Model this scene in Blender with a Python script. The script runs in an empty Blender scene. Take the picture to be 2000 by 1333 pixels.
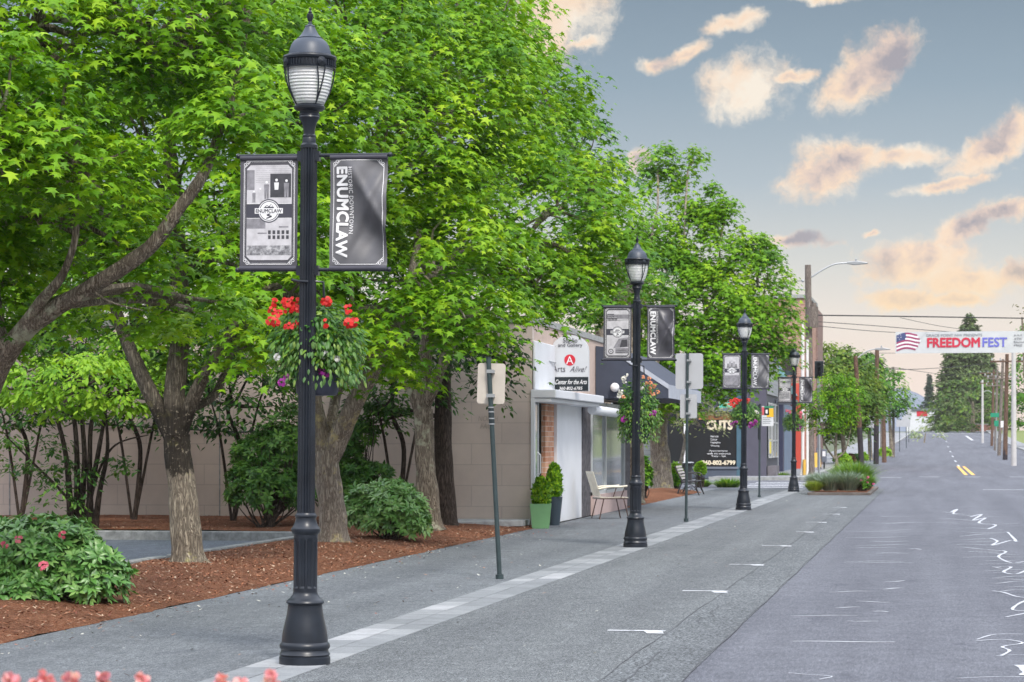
import bpy, math, random
import numpy as np
from mathutils import Vector, Matrix
random.seed(7)
rng = np.random.default_rng(11)
sc = bpy.context.scene
COL = sc.collection
FPX = 4800.0; PX0 = 1000.0; PY0 = 863.0; EYE = 1.6
TH = math.atan(826.0 / 4800.0)
CT, ST = math.cos(TH), math.sin(TH)

# ------------------------------------------------------------------ camera
cam = bpy.data.cameras.new("camera")
cam.sensor_width = 36.0
cam.lens = 36.0 * FPX / 2000.0
cam.shift_y = (PY0 - 666.5) / 2000.0
cam.clip_start = 0.5; cam.clip_end = 9000
cam.dof.use_dof = True; cam.dof.focus_distance = 24.0; cam.dof.aperture_fstop = 9.0
camo = bpy.data.objects.new("camera", cam); COL.objects.link(camo)
camo.location = (0, 0, EYE); camo.rotation_euler = (math.pi / 2, 0, TH)
sc.camera = camo
sc.view_settings.view_transform = 'Standard'; sc.view_settings.look = 'None'
sc.view_settings.exposure = 0.0; sc.view_settings.gamma = 1.0
SUN_EL, SUN_AZ = math.radians(48), math.radians(150)   # azimuth from +Y towards +X

def lin(r, g, b):
    f = lambda c: (c / 255 / 12.92) if c / 255 <= 0.04045 else ((c / 255 + 0.055) / 1.055) ** 2.4
    return (f(r), f(g), f(b), 1.0)

# ------------------------------------------------------------------ world
w = bpy.data.worlds.new("World"); sc.world = w; w.use_nodes = True
nt = w.node_tree; nt.nodes.clear()
def N(t, **k):
    n = nt.nodes.new(t)
    for a, b in k.items(): setattr(n, a, b)
    return n
def L(a, b): nt.links.new(a, b)
def M(op, a, b=None, c=None, clamp=False):
    n = N('ShaderNodeMath', operation=op); n.use_clamp = clamp
    for i, v in enumerate((a, b, c)):
        if v is None: continue
        if isinstance(v, (int, float)): n.inputs[i].default_value = v
        else: L(v, n.inputs[i])
    return n.outputs[0]
tc = N('ShaderNodeTexCoord')
sep = N('ShaderNodeSeparateXYZ'); L(tc.outputs['Generated'], sep.inputs[0])
el = M('ARCSINE', sep.outputs[2])
az = M('ARCTAN2', sep.outputs[0], sep.outputs[1])
# cloud chart: hundredths of a radian, azimuth from the view direction and elevation
U = M('MULTIPLY', M('ADD', az, TH), 100.0)
V = M('MULTIPLY', el, 100.0)
comb = N('ShaderNodeCombineXYZ'); L(U, comb.inputs[0]); L(V, comb.inputs[1])
n1 = N('ShaderNodeTexNoise'); n1.inputs['Scale'].default_value = 0.42; n1.inputs['Detail'].default_value = 7; n1.inputs['Roughness'].default_value = 0.62
L(comb.outputs[0], n1.inputs['Vector'])
sub = N('ShaderNodeVectorMath', operation='SUBTRACT'); L(n1.outputs['Color'], sub.inputs[0]); sub.inputs[1].default_value = (0.5, 0.5, 0.5)
scl = N('ShaderNodeVectorMath', operation='SCALE'); L(sub.outputs[0], scl.inputs[0]); scl.inputs['Scale'].default_value = 1.5
warp = N('ShaderNodeVectorMath', operation='ADD'); L(comb.outputs[0], warp.inputs[0]); L(scl.outputs[0], warp.inputs[1])
def puv(px, py): return (100 * math.atan((px - 1000) / FPX), 100 * math.atan((PY0 - py) / FPX), 0)
CL = [(1070,40,120,75,30),(1135,85,40,14,20),(1425,50,55,17,10),(1455,45,34,20,0),(1340,108,46,16,25),(1290,122,40,15,0),
      (1450,178,84,56,8),(1540,160,62,12,10),(1690,150,98,48,36),(1745,115,52,38,20),(1610,345,84,46,18),(1650,310,90,34,0),(1765,308,100,22,0),
      (1930,300,95,34,28),(1850,368,100,13,14),(1985,265,60,34,20),(1885,450,95,26,26),(1960,425,60,22,10),(1800,520,110,44,0),(1870,545,100,40,-4),(1985,542,54,20,10),
      (1545,474,72,13,-4),(1770,585,70,22,0),(1610,2,60,12,0),(1250,310,26,26,0),(1870,592,60,14,0),(1700,462,16,7,0)]
D = None
for (cx, cy, a, b, rot) in CL:
    m = N('ShaderNodeMapping', vector_type='TEXTURE')
    m.inputs['Location'].default_value = puv(cx, cy)
    m.inputs['Rotation'].default_value = (0, 0, math.radians(rot))
    m.inputs['Scale'].default_value = (a / 48, b / 48, 1)
    L(warp.outputs[0], m.inputs['Vector'])
    ln = N('ShaderNodeVectorMath', operation='LENGTH'); L(m.outputs[0], ln.inputs[0])
    D = ln.outputs['Value'] if D is None else M('MINIMUM', D, ln.outputs['Value'])
# clouds elsewhere in the sky
mapb = N('ShaderNodeMapping'); mapb.inputs['Scale'].default_value = (0.05, 0.09, 1); L(comb.outputs[0], mapb.inputs['Vector'])
nb = N('ShaderNodeTexNoise'); nb.inputs['Scale'].default_value = 1.0; nb.inputs['Detail'].default_value = 6; L(mapb.outputs[0], nb.inputs['Vector'])
Dbg = M('ADD', M('MULTIPLY', M('SUBTRACT', 0.62, nb.outputs['Fac']), 6.0), 0.8)
away = M('GREATER_THAN', M('ABSOLUTE', U), 24.0)
high = M('GREATER_THAN', V, 20.0)
use = M('MAXIMUM', away, high)
D = M('MINIMUM', D, M('ADD', Dbg, M('MULTIPLY', M('SUBTRACT', 1.0, use), 50.0)))
n2 = N('ShaderNodeTexNoise'); n2.inputs['Scale'].default_value = 0.9; n2.inputs['Detail'].default_value = 9; n2.inputs['Roughness'].default_value = 0.58; L(warp.outputs[0], n2.inputs['Vector'])
n4 = N('ShaderNodeTexNoise'); n4.inputs['Scale'].default_value = 4.2; n4.inputs['Detail'].default_value = 6; n4.inputs['Roughness'].default_value = 0.65; L(warp.outputs[0], n4.inputs['Vector'])
Dn = M('ADD', M('ADD', D, M('MULTIPLY', M('SUBTRACT', n2.outputs['Fac'], 0.5), 1.7)), M('MULTIPLY', M('SUBTRACT', n4.outputs['Fac'], 0.5), 0.55))
mask = N('ShaderNodeMapRange', interpolation_type='SMOOTHSTEP'); L(Dn, mask.inputs['Value'])
mask.inputs['From Min'].default_value = 1.42; mask.inputs['From Max'].default_value = 0.48
mask.inputs['To Min'].default_value = 0; mask.inputs['To Max'].default_value = 0.93
# clear-sky gradient by elevation
def ramp(fac, stops, interp='LINEAR'):
    r = N('ShaderNodeValToRGB'); r.color_ramp.interpolation = interp
    e = r.color_ramp.elements
    while len(e) < len(stops): e.new(0.5)
    for i, (p, c) in enumerate(stops): e[i].position = p; e[i].color = c
    L(fac, r.inputs[0]); return r.outputs[0]
g = ramp(M('DIVIDE', V, 20.0, clamp=True),
         [(0.0, lin(247, 222, 208)), (0.12, lin(249, 229, 215)), (0.24, lin(240, 230, 219)), (0.36, lin(216, 217, 213)),
          (0.52, lin(181, 194, 203)), (0.72, lin(152, 171, 186)), (0.92, lin(132, 151, 168)), (1.0, lin(126, 146, 164))])
n3 = N('ShaderNodeTexNoise'); n3.inputs['Scale'].default_value = 0.36; n3.inputs['Detail'].default_value = 5; n3.inputs['Roughness'].default_value = 0.5
ofs = N('ShaderNodeVectorMath', operation='ADD'); L(warp.outputs[0], ofs.inputs[0]); ofs.inputs[1].default_value = (7.3, 2.1, 4.0); L(ofs.outputs[0], n3.inputs['Vector'])
# thick middles turn grey, thin sunlit rims stay cream
core = M('ADD', M('ADD', n3.outputs['Fac'], M('MULTIPLY', M('SUBTRACT', n4.outputs['Fac'], 0.5), 0.10)), M('MULTIPLY', M('SUBTRACT', 0.55, D), 0.14))
ccol = ramp(core, [(0.34, lin(255, 243, 226)), (0.50, lin(254, 226, 199)), (0.58, lin(228, 206, 194)), (0.68, lin(170, 165, 173))])
lowc = N('ShaderNodeMapRange'); L(V, lowc.inputs['Value']); lowc.inputs['From Min'].default_value = 7.8; lowc.inputs['From Max'].default_value = 5.0
warm = N('ShaderNodeMix', data_type='RGBA', blend_type='MIX'); L(M('MULTIPLY', lowc.outputs[0], 0.55, clamp=True), warm.inputs[0]); L(ccol, warm.inputs[6]); warm.inputs[7].default_value = lin(255, 222, 165)
mx = N('ShaderNodeMix', data_type='RGBA'); L(mask.outputs[0], mx.inputs[0]); L(g, mx.inputs[6]); L(warm.outputs[2], mx.inputs[7])
sky = N('ShaderNodeTexSky', sky_type='NISHITA'); sky.sun_disc = False
sky.sun_elevation = SUN_EL; sky.sun_rotation = SUN_AZ; sky.dust_density = 2.0
bgA = N('ShaderNodeBackground'); L(mx.outputs[2], bgA.inputs[0]); bgA.inputs[1].default_value = 1.0
# bright upper dome above what the picture frames: daylight sky plus an even glow added to light the street
bgB = N('ShaderNodeBackground'); L(sky.outputs[0], bgB.inputs[0]); bgB.inputs[1].default_value = 0.12
bgC = N('ShaderNodeBackground'); bgC.inputs[0].default_value = (0.93, 0.95, 1.0, 1); bgC.inputs[1].default_value = 1.62
addBC = N('ShaderNodeAddShader'); L(bgB.outputs[0], addBC.inputs[0]); L(bgC.outputs[0], addBC.inputs[1])
mh = N('ShaderNodeMapRange', interpolation_type='SMOOTHSTEP'); L(V, mh.inputs['Value']); mh.inputs['From Min'].default_value = 20; mh.inputs['From Max'].default_value = 60
mixs = N('ShaderNodeMixShader'); L(mh.outputs[0], mixs.inputs[0]); L(bgA.outputs[0], mixs.inputs[1]); L(addBC.outputs[0], mixs.inputs[2])
wo = N('ShaderNodeOutputWorld'); L(mixs.outputs[0], wo.inputs[0])

# ------------------------------------------------------------------ sun (soft, evening overcast)
sl = bpy.data.lights.new("sun", 'SUN'); sl.energy = 2.5; sl.angle = math.radians(10); sl.color = (1.0, 0.95, 0.86)
so = bpy.data.objects.new("sun", sl); COL.objects.link(so)
so.rotation_euler = (math.pi / 2 - SUN_EL, 0, math.pi - SUN_AZ)
so.location = (20, -20, 40)

# ------------------------------------------------------------------ placement helpers
def hz(Y):
    if Y < 90: return 0.0
    return 3.08e-5 * (min(Y, 420) - 90) ** 2
def P(px, py, zc):
    xc = (px - PX0) / FPX * zc; z = EYE + (PY0 - py) / FPX * zc
    return Vector((xc * CT - zc * ST, xc * ST + zc * CT, z))
def G(px, py, off=0.0):
    prev = None; zc = 5.0
    while zc < 900:
        p = P(px, py, zc); d = p.z - hz(p.y) - off
        if prev is not None and d <= 0 < prev[1]:
            t = prev[1] / (prev[1] - d); return P(px, py, prev[0] + (zc - prev[0]) * t)
        prev = (zc, d); zc *= 1.004
    return P(px, py, 400)
def zc_of(p): return -p[0] * ST + p[1] * CT
def XatPx(px, Y):   # x for which a point at this Y shows at px
    k = (px - PX0) / FPX
    return Y * (k * CT - ST) / (CT + k * ST)

# ------------------------------------------------------------------ object helpers
def tagp(o, label=None, cat=None, group=None, kind=None):
    if label: o['label'] = label
    if cat: o['category'] = cat
    if group: o['group'] = group
    if kind: o['kind'] = kind
    return o
def empty(name, loc, label, cat, group=None, rz=0.0):
    o = bpy.data.objects.new(name, None); COL.objects.link(o)
    o.empty_display_size = 0.2
    o.location = loc; o.rotation_euler = (0, 0, rz)
    return tagp(o, label, cat, group)
def kids(o): return [c for c in bpy.data.objects if c.parent == o]
def copy_tree(o, parent=None):
    c = o.copy(); COL.objects.link(c)
    if parent is not None: c.parent = parent
    for ch in kids(o): copy_tree(ch, c)
    return c

class MB:
    def __init__(s): s.v = []; s.f = []; s.mi = []; s.cm = 0
    def add(s, vs, fs):
        b = len(s.v); s.v += [tuple(v) for v in vs]; s.f += [tuple(i + b for i in f) for f in fs]; s.mi += [s.cm] * len(fs); return s
    def box(s, x0, x1, y0, y1, z0, z1, M4=None):
        vs = [Vector(q) for q in ((x0,y0,z0),(x1,y0,z0),(x1,y1,z0),(x0,y1,z0),(x0,y0,z1),(x1,y0,z1),(x1,y1,z1),(x0,y1,z1))]
        if M4 is not None: vs = [M4 @ q for q in vs]
        return s.add(vs, [(0,3,2,1),(4,5,6,7),(0,1,5,4),(1,2,6,5),(2,3,7,6),(3,0,4,7)])
    def tube(s, pts, r, n=8, cap=True):
        pts = [Vector(p) for p in pts]
        if isinstance(r, (int, float)): r = [r] * len(pts)
        vs = []; up = None
        for i, p in enumerate(pts):
            a = pts[max(i-1, 0)]; b = pts[min(i+1, len(pts)-1)]; t = (b - a).normalized()
            if up is None: up = Vector((0,0,1)) if abs(t.z) < .9 else Vector((1,0,0))
            sx = t.cross(up).normalized(); up = sx.cross(t).normalized()
            for k in range(n):
                an = 2*math.pi*k/n; vs.append(p + (sx*math.cos(an) + up*math.sin(an))*r[i])
        fs = []
        for i in range(len(pts)-1):
            for k in range(n):
                fs.append((i*n+k, (i+1)*n+k, (i+1)*n+(k+1)%n, i*n+(k+1)%n))
        if cap: fs.append(tuple(range(n))); fs.append(tuple((len(pts)-1)*n + k for k in reversed(range(n))))
        return s.add(vs, fs)
    def lathe(s, prof, n=32, c=(0,0,0), flute=0, fd=0.0, cap=True, frange=None):
        vs = []
        for j, (r, z) in enumerate(prof):
            for k in range(n):
                an = 2*math.pi*k/n; rr = r
                if flute and (frange is None or frange[0] <= z <= frange[1]):
                    rr = r - fd*(0.5+0.5*math.cos(an*flute))
                vs.append((c[0]+rr*math.cos(an), c[1]+rr*math.sin(an), c[2]+z))
        fs = []
        for i in range(len(prof)-1):
            for k in range(n): fs.append((i*n+k, i*n+(k+1)%n, (i+1)*n+(k+1)%n, (i+1)*n+k))
        if cap: fs.append(tuple(reversed(range(n)))); fs.append(tuple((len(prof)-1)*n+k for k in range(n)))
        return s.add(vs, fs)
    def ball(s, c, r, n=8, m=6, sq=(1,1,1)):
        prof = [(max(1e-4, math.sin(math.pi*i/m)), -math.cos(math.pi*i/m)) for i in range(m+1)]
        vs = []; 
        for (rr, z) in prof:
            for k in range(n):
                an = 2*math.pi*k/n; vs.append((c[0]+r*sq[0]*rr*math.cos(an), c[1]+r*sq[1]*rr*math.sin(an), c[2]+r*sq[2]*z))
        fs = [(i*n+k, i*n+(k+1)%n, (i+1)*n+(k+1)%n, (i+1)*n+k) for i in range(m) for k in range(n)]
        return s.add(vs, fs)
    def prism(s, poly, axis, a, b):
        # poly in the two other axes (order x,y / x,z / y,z), extruded along axis from a to b
        n = len(poly)
        def mk(p, t): return {'z': (p[0], p[1], t), 'y': (p[0], t, p[1]), 'x': (t, p[0], p[1])}[axis]
        vs = [mk(p, a) for p in poly] + [mk(p, b) for p in poly]
        fs = [tuple(reversed(range(n))), tuple(range(n, 2*n))] + [(i, (i+1)%n, n+(i+1)%n, n+i) for i in range(n)]
        return s.add(vs, fs)
    def quad(s, a, b, c, d): return s.add([a, b, c, d], [(0,1,2,3)])
    def build(s, name, mat, parent=None, loc=None, smooth=False, bevel=0, fixn=True):
        me = bpy.data.meshes.new(name)
        off = Vector(loc) if loc is not None else Vector((0,0,0))
        me.from_pydata([tuple(Vector(v) - off) for v in s.v], [], s.f)
        mats = mat if isinstance(mat, (list, tuple)) else [mat]
        for m in mats: me.materials.append(m)
        if len(mats) > 1: me.polygons.foreach_set('material_index', s.mi)
        if fixn:
            import bmesh
            bm = bmesh.new(); bm.from_mesh(me); bmesh.ops.recalc_face_normals(bm, faces=bm.faces); bm.to_mesh(me); bm.free()
        if smooth:
            me.polygons.foreach_set('use_smooth', [True]*len(me.polygons)); me.set_sharp_from_angle(angle=math.radians(smooth if smooth is not True else 40))
        me.update()
        o = bpy.data.objects.new(name, me); COL.objects.link(o)
        if parent is not None: o.parent = parent
        elif loc is not None: o.location = loc
        if bevel:
            bv = o.modifiers.new('bevel', 'BEVEL'); bv.width = bevel; bv.segments = 2; bv.limit_method = 'ANGLE'
        return o

# ------------------------------------------------------------------ materials
def newmat(name):
    m = bpy.data.materials.new(name); m.use_nodes = True; m.node_tree.nodes.clear(); return m
class MT:
    def __init__(s, name): s.m = newmat(name); s.t = s.m.node_tree
    def n(s, t, **k):
        x = s.t.nodes.new(t)
        for a, b in k.items(): setattr(x, a, b)
        return x
    def l(s, a, b): s.t.links.new(a, b)
    def set(s, n, **k):
        for a, b in k.items():
            inp = n.inputs[a.replace('_', ' ')]
            if hasattr(b, 'links'): s.l(b, inp)
            else: inp.default_value = b
    def coord(s, scale=(1,1,1), kind='Object'):
        tc = s.n('ShaderNodeTexCoord'); mp = s.n('ShaderNodeMapping'); mp.inputs['Scale'].default_value = scale
        s.l(tc.outputs[kind], mp.inputs['Vector']); return mp.outputs[0]
    def noise(s, vec, scale, detail=4, rough=0.5, dist=0.0):
        x = s.n('ShaderNodeTexNoise'); s.l(vec, x.inputs['Vector']); s.set(x, Scale=scale, Detail=detail, Roughness=rough, Distortion=dist); return x.outputs['Fac']
    def vor(s, vec, scale, feature='F1', out='Distance', rand=1.0):
        x = s.n('ShaderNodeTexVoronoi', feature=feature); s.l(vec, x.inputs['Vector']); s.set(x, Scale=scale, Randomness=rand); return x.outputs[out]
    def ramp(s, fac, stops, interp='LINEAR'):
        r = s.n('ShaderNodeValToRGB'); r.color_ramp.interpolation = interp; e = r.color_ramp.elements
        while len(e) < len(stops): e.new(0.5)
        for i, (p, c) in enumerate(stops): e[i].position = p; e[i].color = tuple(c[:3]) + (1,)
        s.l(fac, r.inputs[0]); return r.outputs[0]
    def mix(s, fac, a, b, mode='MIX'):
        x = s.n('ShaderNodeMix', data_type='RGBA', blend_type=mode)
        for i, v in ((0, fac), (6, a), (7, b)):
            if hasattr(v, 'links'): s.l(v, x.inputs[i])
            else: x.inputs[i].default_value = (tuple(v[:3]) + (1,)) if i else v
        return x.outputs[2]
    def math(s, op, a, b=0.0, clamp=False):
        x = s.n('ShaderNodeMath', operation=op); x.use_clamp = clamp
        for i, v in enumerate((a, b)):
            if hasattr(v, 'links'): s.l(v, x.inputs[i])
            else: x.inputs[i].default_value = v
        return x.outputs[0]
    def bump(s, h, strength=0.3, dist=0.02):
        b = s.n('ShaderNodeBump'); s.l(h, b.inputs['Height']); b.inputs['Strength'].default_value = strength; b.inputs['Distance'].default_value = dist; return b.outputs[0]
    def out(s, color, rough=0.6, normal=None, metal=0.0, spec=0.5, **k):
        b = s.n('ShaderNodeBsdfPrincipled'); o = s.n('ShaderNodeOutputMaterial')
        if hasattr(color, 'links'): s.l(color, b.inputs['Base Color'])
        else: b.inputs['Base Color'].default_value = tuple(color[:3]) + (1,)
        if hasattr(rough, 'links'): s.l(rough, b.inputs['Roughness'])
        else: b.inputs['Roughness'].default_value = rough
        b.inputs['Metallic'].default_value = metal; b.inputs['Specular IOR Level'].default_value = spec
        if normal is not None: s.l(normal, b.inputs['Normal'])
        for a, v in k.items(): b.inputs[a.replace('_', ' ')].default_value = v
        s.bs = b; s.l(b.outputs[0], o.inputs[0]); return s.m
def plain(name, c, rough=0.55, metal=0.0, var=0.12, scale=3.0, spec=0.5, bump=0.0):
    m = MT(name); v = m.coord(); f = m.noise(v, scale, 5, 0.6)
    a = tuple(max(0, x*(1-var)) for x in c[:3]); b = tuple(min(1, x*(1+var)) for x in c[:3])
    col = m.ramp(f, [(0.3, a), (0.7, b)])
    nm = m.bump(m.noise(v, scale*25, 4, 0.6), bump, 0.01) if bump else None
    return m.out(col, rough, nm, metal, spec)

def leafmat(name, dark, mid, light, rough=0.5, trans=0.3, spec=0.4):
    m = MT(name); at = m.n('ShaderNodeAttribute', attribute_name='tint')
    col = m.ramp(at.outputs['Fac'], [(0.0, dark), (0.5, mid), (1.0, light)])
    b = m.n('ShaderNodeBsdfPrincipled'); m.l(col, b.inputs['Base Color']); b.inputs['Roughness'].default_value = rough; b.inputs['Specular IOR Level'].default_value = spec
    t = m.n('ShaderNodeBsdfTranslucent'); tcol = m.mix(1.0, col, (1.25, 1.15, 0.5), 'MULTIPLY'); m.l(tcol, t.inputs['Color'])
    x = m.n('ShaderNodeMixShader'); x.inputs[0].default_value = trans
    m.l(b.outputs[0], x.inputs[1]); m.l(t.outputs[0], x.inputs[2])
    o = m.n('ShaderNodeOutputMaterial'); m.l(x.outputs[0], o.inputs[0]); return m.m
def barkmat(name, c1, c2, lichen, lf=0.62, vs=14, band=None):
    m = MT(name); v = m.coord((1, 1, 0.13)); v2 = m.coord()
    f = m.noise(v, vs*1.6, 5, 0.6, 1.2); rdg = m.math('MULTIPLY', m.math('ABSOLUTE', m.math('SUBTRACT', f, 0.5)), 5.0, True)
    f2 = m.noise(v2, 4.0, 5, 0.65)
    hgt = m.math('ADD', rdg, m.math('MULTIPLY', m.noise(v2, 60, 3, 0.6), 0.3))
    col = m.ramp(m.math('ADD', m.math('MULTIPLY', rdg, 0.75), m.math('MULTIPLY', f2, 0.5)), [(0.22, c1), (0.50, tuple((a+b)/2 for a, b in zip(c1, c2))), (0.85, c2)])
    lm = m.ramp(m.noise(v2, 3.2, 6, 0.7), [(lf, (0,0,0)), (lf+0.08, (1,1,1))])
    col = m.mix(lm, col, lichen)
    if band:   # near-black band on the upper trunk, weaker above, broken by spots
        s = m.n('ShaderNodeSeparateXYZ'); m.l(v2, s.inputs[0]); z = m.math('ADD', s.outputs[2], m.math('MULTIPLY', m.noise(v2, 9, 5, 0.7), 0.5))
        up = m.ramp(m.math('MULTIPLY', z, 0.25), [(band[0]/4, (0,0,0)), (band[0]/4+.012, (1,1,1)), (band[1]/4, (1,1,1)), (band[1]/4+.05, (.45,)*3)])
        spots = m.ramp(m.noise(v2, 26, 3, 0.6), [(0.60, (1,1,1)), (0.66, (0.1,)*3)])
        col = m.mix(m.math('MULTIPLY', m.math('MULTIPLY', up, spots), 0.9), col, (0.022, 0.018, 0.015))
    return m.out(col, 0.9, m.bump(hgt, 0.9, 0.03), spec=0.2)
# ================================================================== GROUND
def asphalt(name, c, blot, speck=0.35, fine=170):
    m = MT(name); v = m.coord()
    f = m.noise(v, fine*.55, 4, 0.8); f2 = m.noise(v, 0.35, 6, 0.65); f3 = m.noise(v, 3.0, 5, 0.65); vo = m.vor(v, fine*0.8)
    base = m.ramp(f2, [(0.3, c), (0.7, blot)])
    base = m.mix(0.5, base, m.ramp(f3, [(0.25, tuple(x*0.78 for x in c[:3])), (0.75, tuple(x*1.2 for x in blot[:3]))]))
    sp = m.ramp(f, [(0.40, (1-speck*1.5,)*3), (0.5, (1,1,1)), (0.60, (1+speck*1.7,)*3)])
    col = m.mix(1.0, base, sp, 'MULTIPLY')
    wear = m.ramp(m.noise(m.coord((.9, .035, 1)), 1.6, 4, 0.6), [(0.35, (.86,.86,.87)), (0.65, (1.10,1.10,1.09))]); base = m.mix(1.0, col, wear, 'MULTIPLY'); spot = m.ramp(m.noise(m.coord((1, .5, 1)), 2.2, 3, 0.5), [(0.64, (1,1,1)), (0.70, (.82,.82,.84))]); col = m.mix(1.0, base, spot, 'MULTIPLY'); v4 = m.coord((1, .16, 1)); grit = m.ramp(m.noise(v4, 34, 3, 0.75), [(0.38, (0.80,)*3), (0.5, (1,1,1)), (0.62, (1.22,)*3)]); col = m.mix(0.85, col, grit, 'MULTIPLY')
    pits = m.ramp(m.noise(v, fine*0.45, 2, 0.5), [(0.30, (0.45,0.45,0.45)), (0.40, (1,1,1))])
    col = m.mix(0.7, col, pits, 'MULTIPLY')
    return m.out(col, 0.88, m.bump(m.math('ADD', f, vo), 0.5, 0.006), spec=0.25)
m_road = asphalt("road_asphalt", (0.116,0.123,0.147), (0.148,0.156,0.183), 0.42)
m_park = asphalt("parking_asphalt", (0.118,0.129,0.138), (0.155,0.167,0.176), 0.6)
m_gutter = asphalt("gutter_asphalt", (0.106,0.117,0.127), (0.148,0.160,0.171), 0.55, 90)
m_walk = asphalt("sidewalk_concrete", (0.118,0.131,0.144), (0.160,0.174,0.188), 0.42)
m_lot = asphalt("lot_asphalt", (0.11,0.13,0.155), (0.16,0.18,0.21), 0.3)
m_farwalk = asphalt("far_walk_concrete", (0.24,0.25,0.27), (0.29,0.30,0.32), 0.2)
m_curb = plain("curb_concrete", (0.33,0.34,0.34), 0.85, var=0.25, scale=6, bump=0.4)
m_curbdk = plain("old_curb_concrete", (0.27,0.28,0.28), 0.9, var=0.4, scale=7, bump=0.5)
m_line = MT("road_paint_white")
_v = m_line.coord(); _f = m_line.noise(_v, 9, 6, 0.75)
m_paint = m_line.out(m_line.ramp(_f, [(0.38, (0.28,0.29,0.32)), (0.52, (0.62,0.64,0.68))]), 0.7)
m_yel = plain("road_paint_yellow", (0.85,0.48,0.12), 0.7, var=0.15, scale=8)
m_seal = plain("crack_seal_pale", (0.50,0.52,0.56), 0.6, var=0.3, scale=12)
m_sealw = plain("crack_seal_white", (0.50,0.52,0.57), .75, var=.35, scale=14)
m_dark = plain("seam_tar", (0.07,0.075,0.085), 0.85, var=0.4, scale=12)

def ylist(y0, y1):
    ys = [y0]; y = y0
    while y < y1 - 1e-6:
        st = 4.0 if y < 90 else (8.0 if y < 500 else 200.0)
        y = min(y + st, y1); ys.append(y)
    return ys
def strip(name, x0, x1, y0, y1, dz, mat, label=None, kind='structure', parent=None):
    f0 = x0 if callable(x0) else (lambda y: x0); f1 = x1 if callable(x1) else (lambda y: x1)
    mb = MB(); ys = ylist(y0, y1); vs = []; fs = []
    for y in ys: vs += [(f0(y), y, hz(y)+dz), (f1(y), y, hz(y)+dz)]
    for i in range(len(ys)-1): fs.append((2*i, 2*i+1, 2*i+3, 2*i+2))
    mb.add(vs, fs); o = mb.build(name, mat, parent, fixn=False)
    if parent is None: tagp(o, kind=kind)
    return o
kerbL = lambda y: -5.3 if y < 230 else -5.3 + 1.6*min(1, (y-230)/170)
# base sheet to the horizon
m_grd = plain("earth_ground", (0.10,0.12,0.07), 0.95, var=0.3, scale=0.5)
strip("ground", -1500, 1500, -40, 2600, -0.05, m_grd)
strip("road", lambda y: -1.68 if y < 76 else (-45.0 if y < 101 else kerbL(y)-0.02), 8.4, -10, 2400, 0.0, m_road)
# (the side street opens to the left between the two blocks)
strip("parking_lane", -4.285, -2.20, -10, 84.0, 0.004, m_park)
strip("gutter_strip", -2.20, -1.66, -10, 84.0, 0.006, m_gutter)
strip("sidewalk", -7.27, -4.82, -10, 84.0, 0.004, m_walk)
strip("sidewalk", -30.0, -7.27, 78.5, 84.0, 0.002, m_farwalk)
strip("sidewalk", -13.0, -7.40, 44.6, 45.2, 0.001, m_walk)
# raised far pavement with kerb
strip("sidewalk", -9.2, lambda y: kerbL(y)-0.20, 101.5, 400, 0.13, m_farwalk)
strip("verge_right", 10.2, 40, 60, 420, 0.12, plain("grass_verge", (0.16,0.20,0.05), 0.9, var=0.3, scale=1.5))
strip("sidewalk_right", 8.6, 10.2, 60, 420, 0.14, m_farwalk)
def kerb(name, fx, wd, y0, y1, h, mat, base=0.0):
    mb = MB(); ys = ylist(y0, y1)
    for i in range(len(ys)-1):
        a, b = ys[i], ys[i+1]
        vs = []
        for y in (a, b):
            x = fx(y); z = hz(y)
            vs += [(x, y, z-0.05), (x, y, z+h-0.02), (x-0.02*np.sign(wd), y, z+h), (x-wd, y, z+h), (x-wd, y, z-0.05)]
        mb.add(vs, [(0,1,6,5),(1,2,7,6),(2,3,8,7),(3,4,9,8)] + ([(0,4,3,2,1)] if i == 0 else []) + ([(5,6,7,8,9)] if i == len(ys)-2 else []))
    return tagp(mb.build(name, mat), kind='structure')
kerb("kerb", kerbL, 0.18, 101.5, 400, 0.15, m_curb)
kerb("kerb_right", lambda y: 8.42, -0.17, 60, 420, 0.15, m_curb)
mb = MB(); mb.box(-9.2, -5.5, 101.3, 101.5, -0.05, 0.148); tagp(mb.build("kerb_end", m_curb), kind='structure')
# paver strip: two courses of long concrete pavers
mpv = MT("paver_concrete"); _v = mpv.coord()
_at = mpv.n('ShaderNodeAttribute', attribute_name='tint')
_c = mpv.ramp(_at.outputs['Fac'], [(0, (0.165,0.178,0.19)), (0.5, (0.225,0.24,0.255)), (0.85, (0.31,0.325,0.34)), (1, (0.38,0.39,0.41))])
_c = mpv.mix(0.6, _c, mpv.ramp(mpv.noise(_v, 90, 3, 0.7), [(0.35,(0.72,)*3),(0.65,(1.25,)*3)]), 'MULTIPLY')
_c = mpv.mix(0.5, _c, mpv.ramp(mpv.noise(_v, 5, 5, 0.7), [(0.35,(0.75,)*3),(0.65,(1.2,)*3)]), 'MULTIPLY')
m_paver = mpv.out(_c, 0.85, mpv.bump(mpv.noise(_v, 120, 3), 0.3, 0.004), spec=0.3)
strip("paver_joint_bed", -4.82, -4.285, 8, 84.0, -0.004, m_dark)
mb = MB(); tints = []
Yp = 9.0
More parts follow.
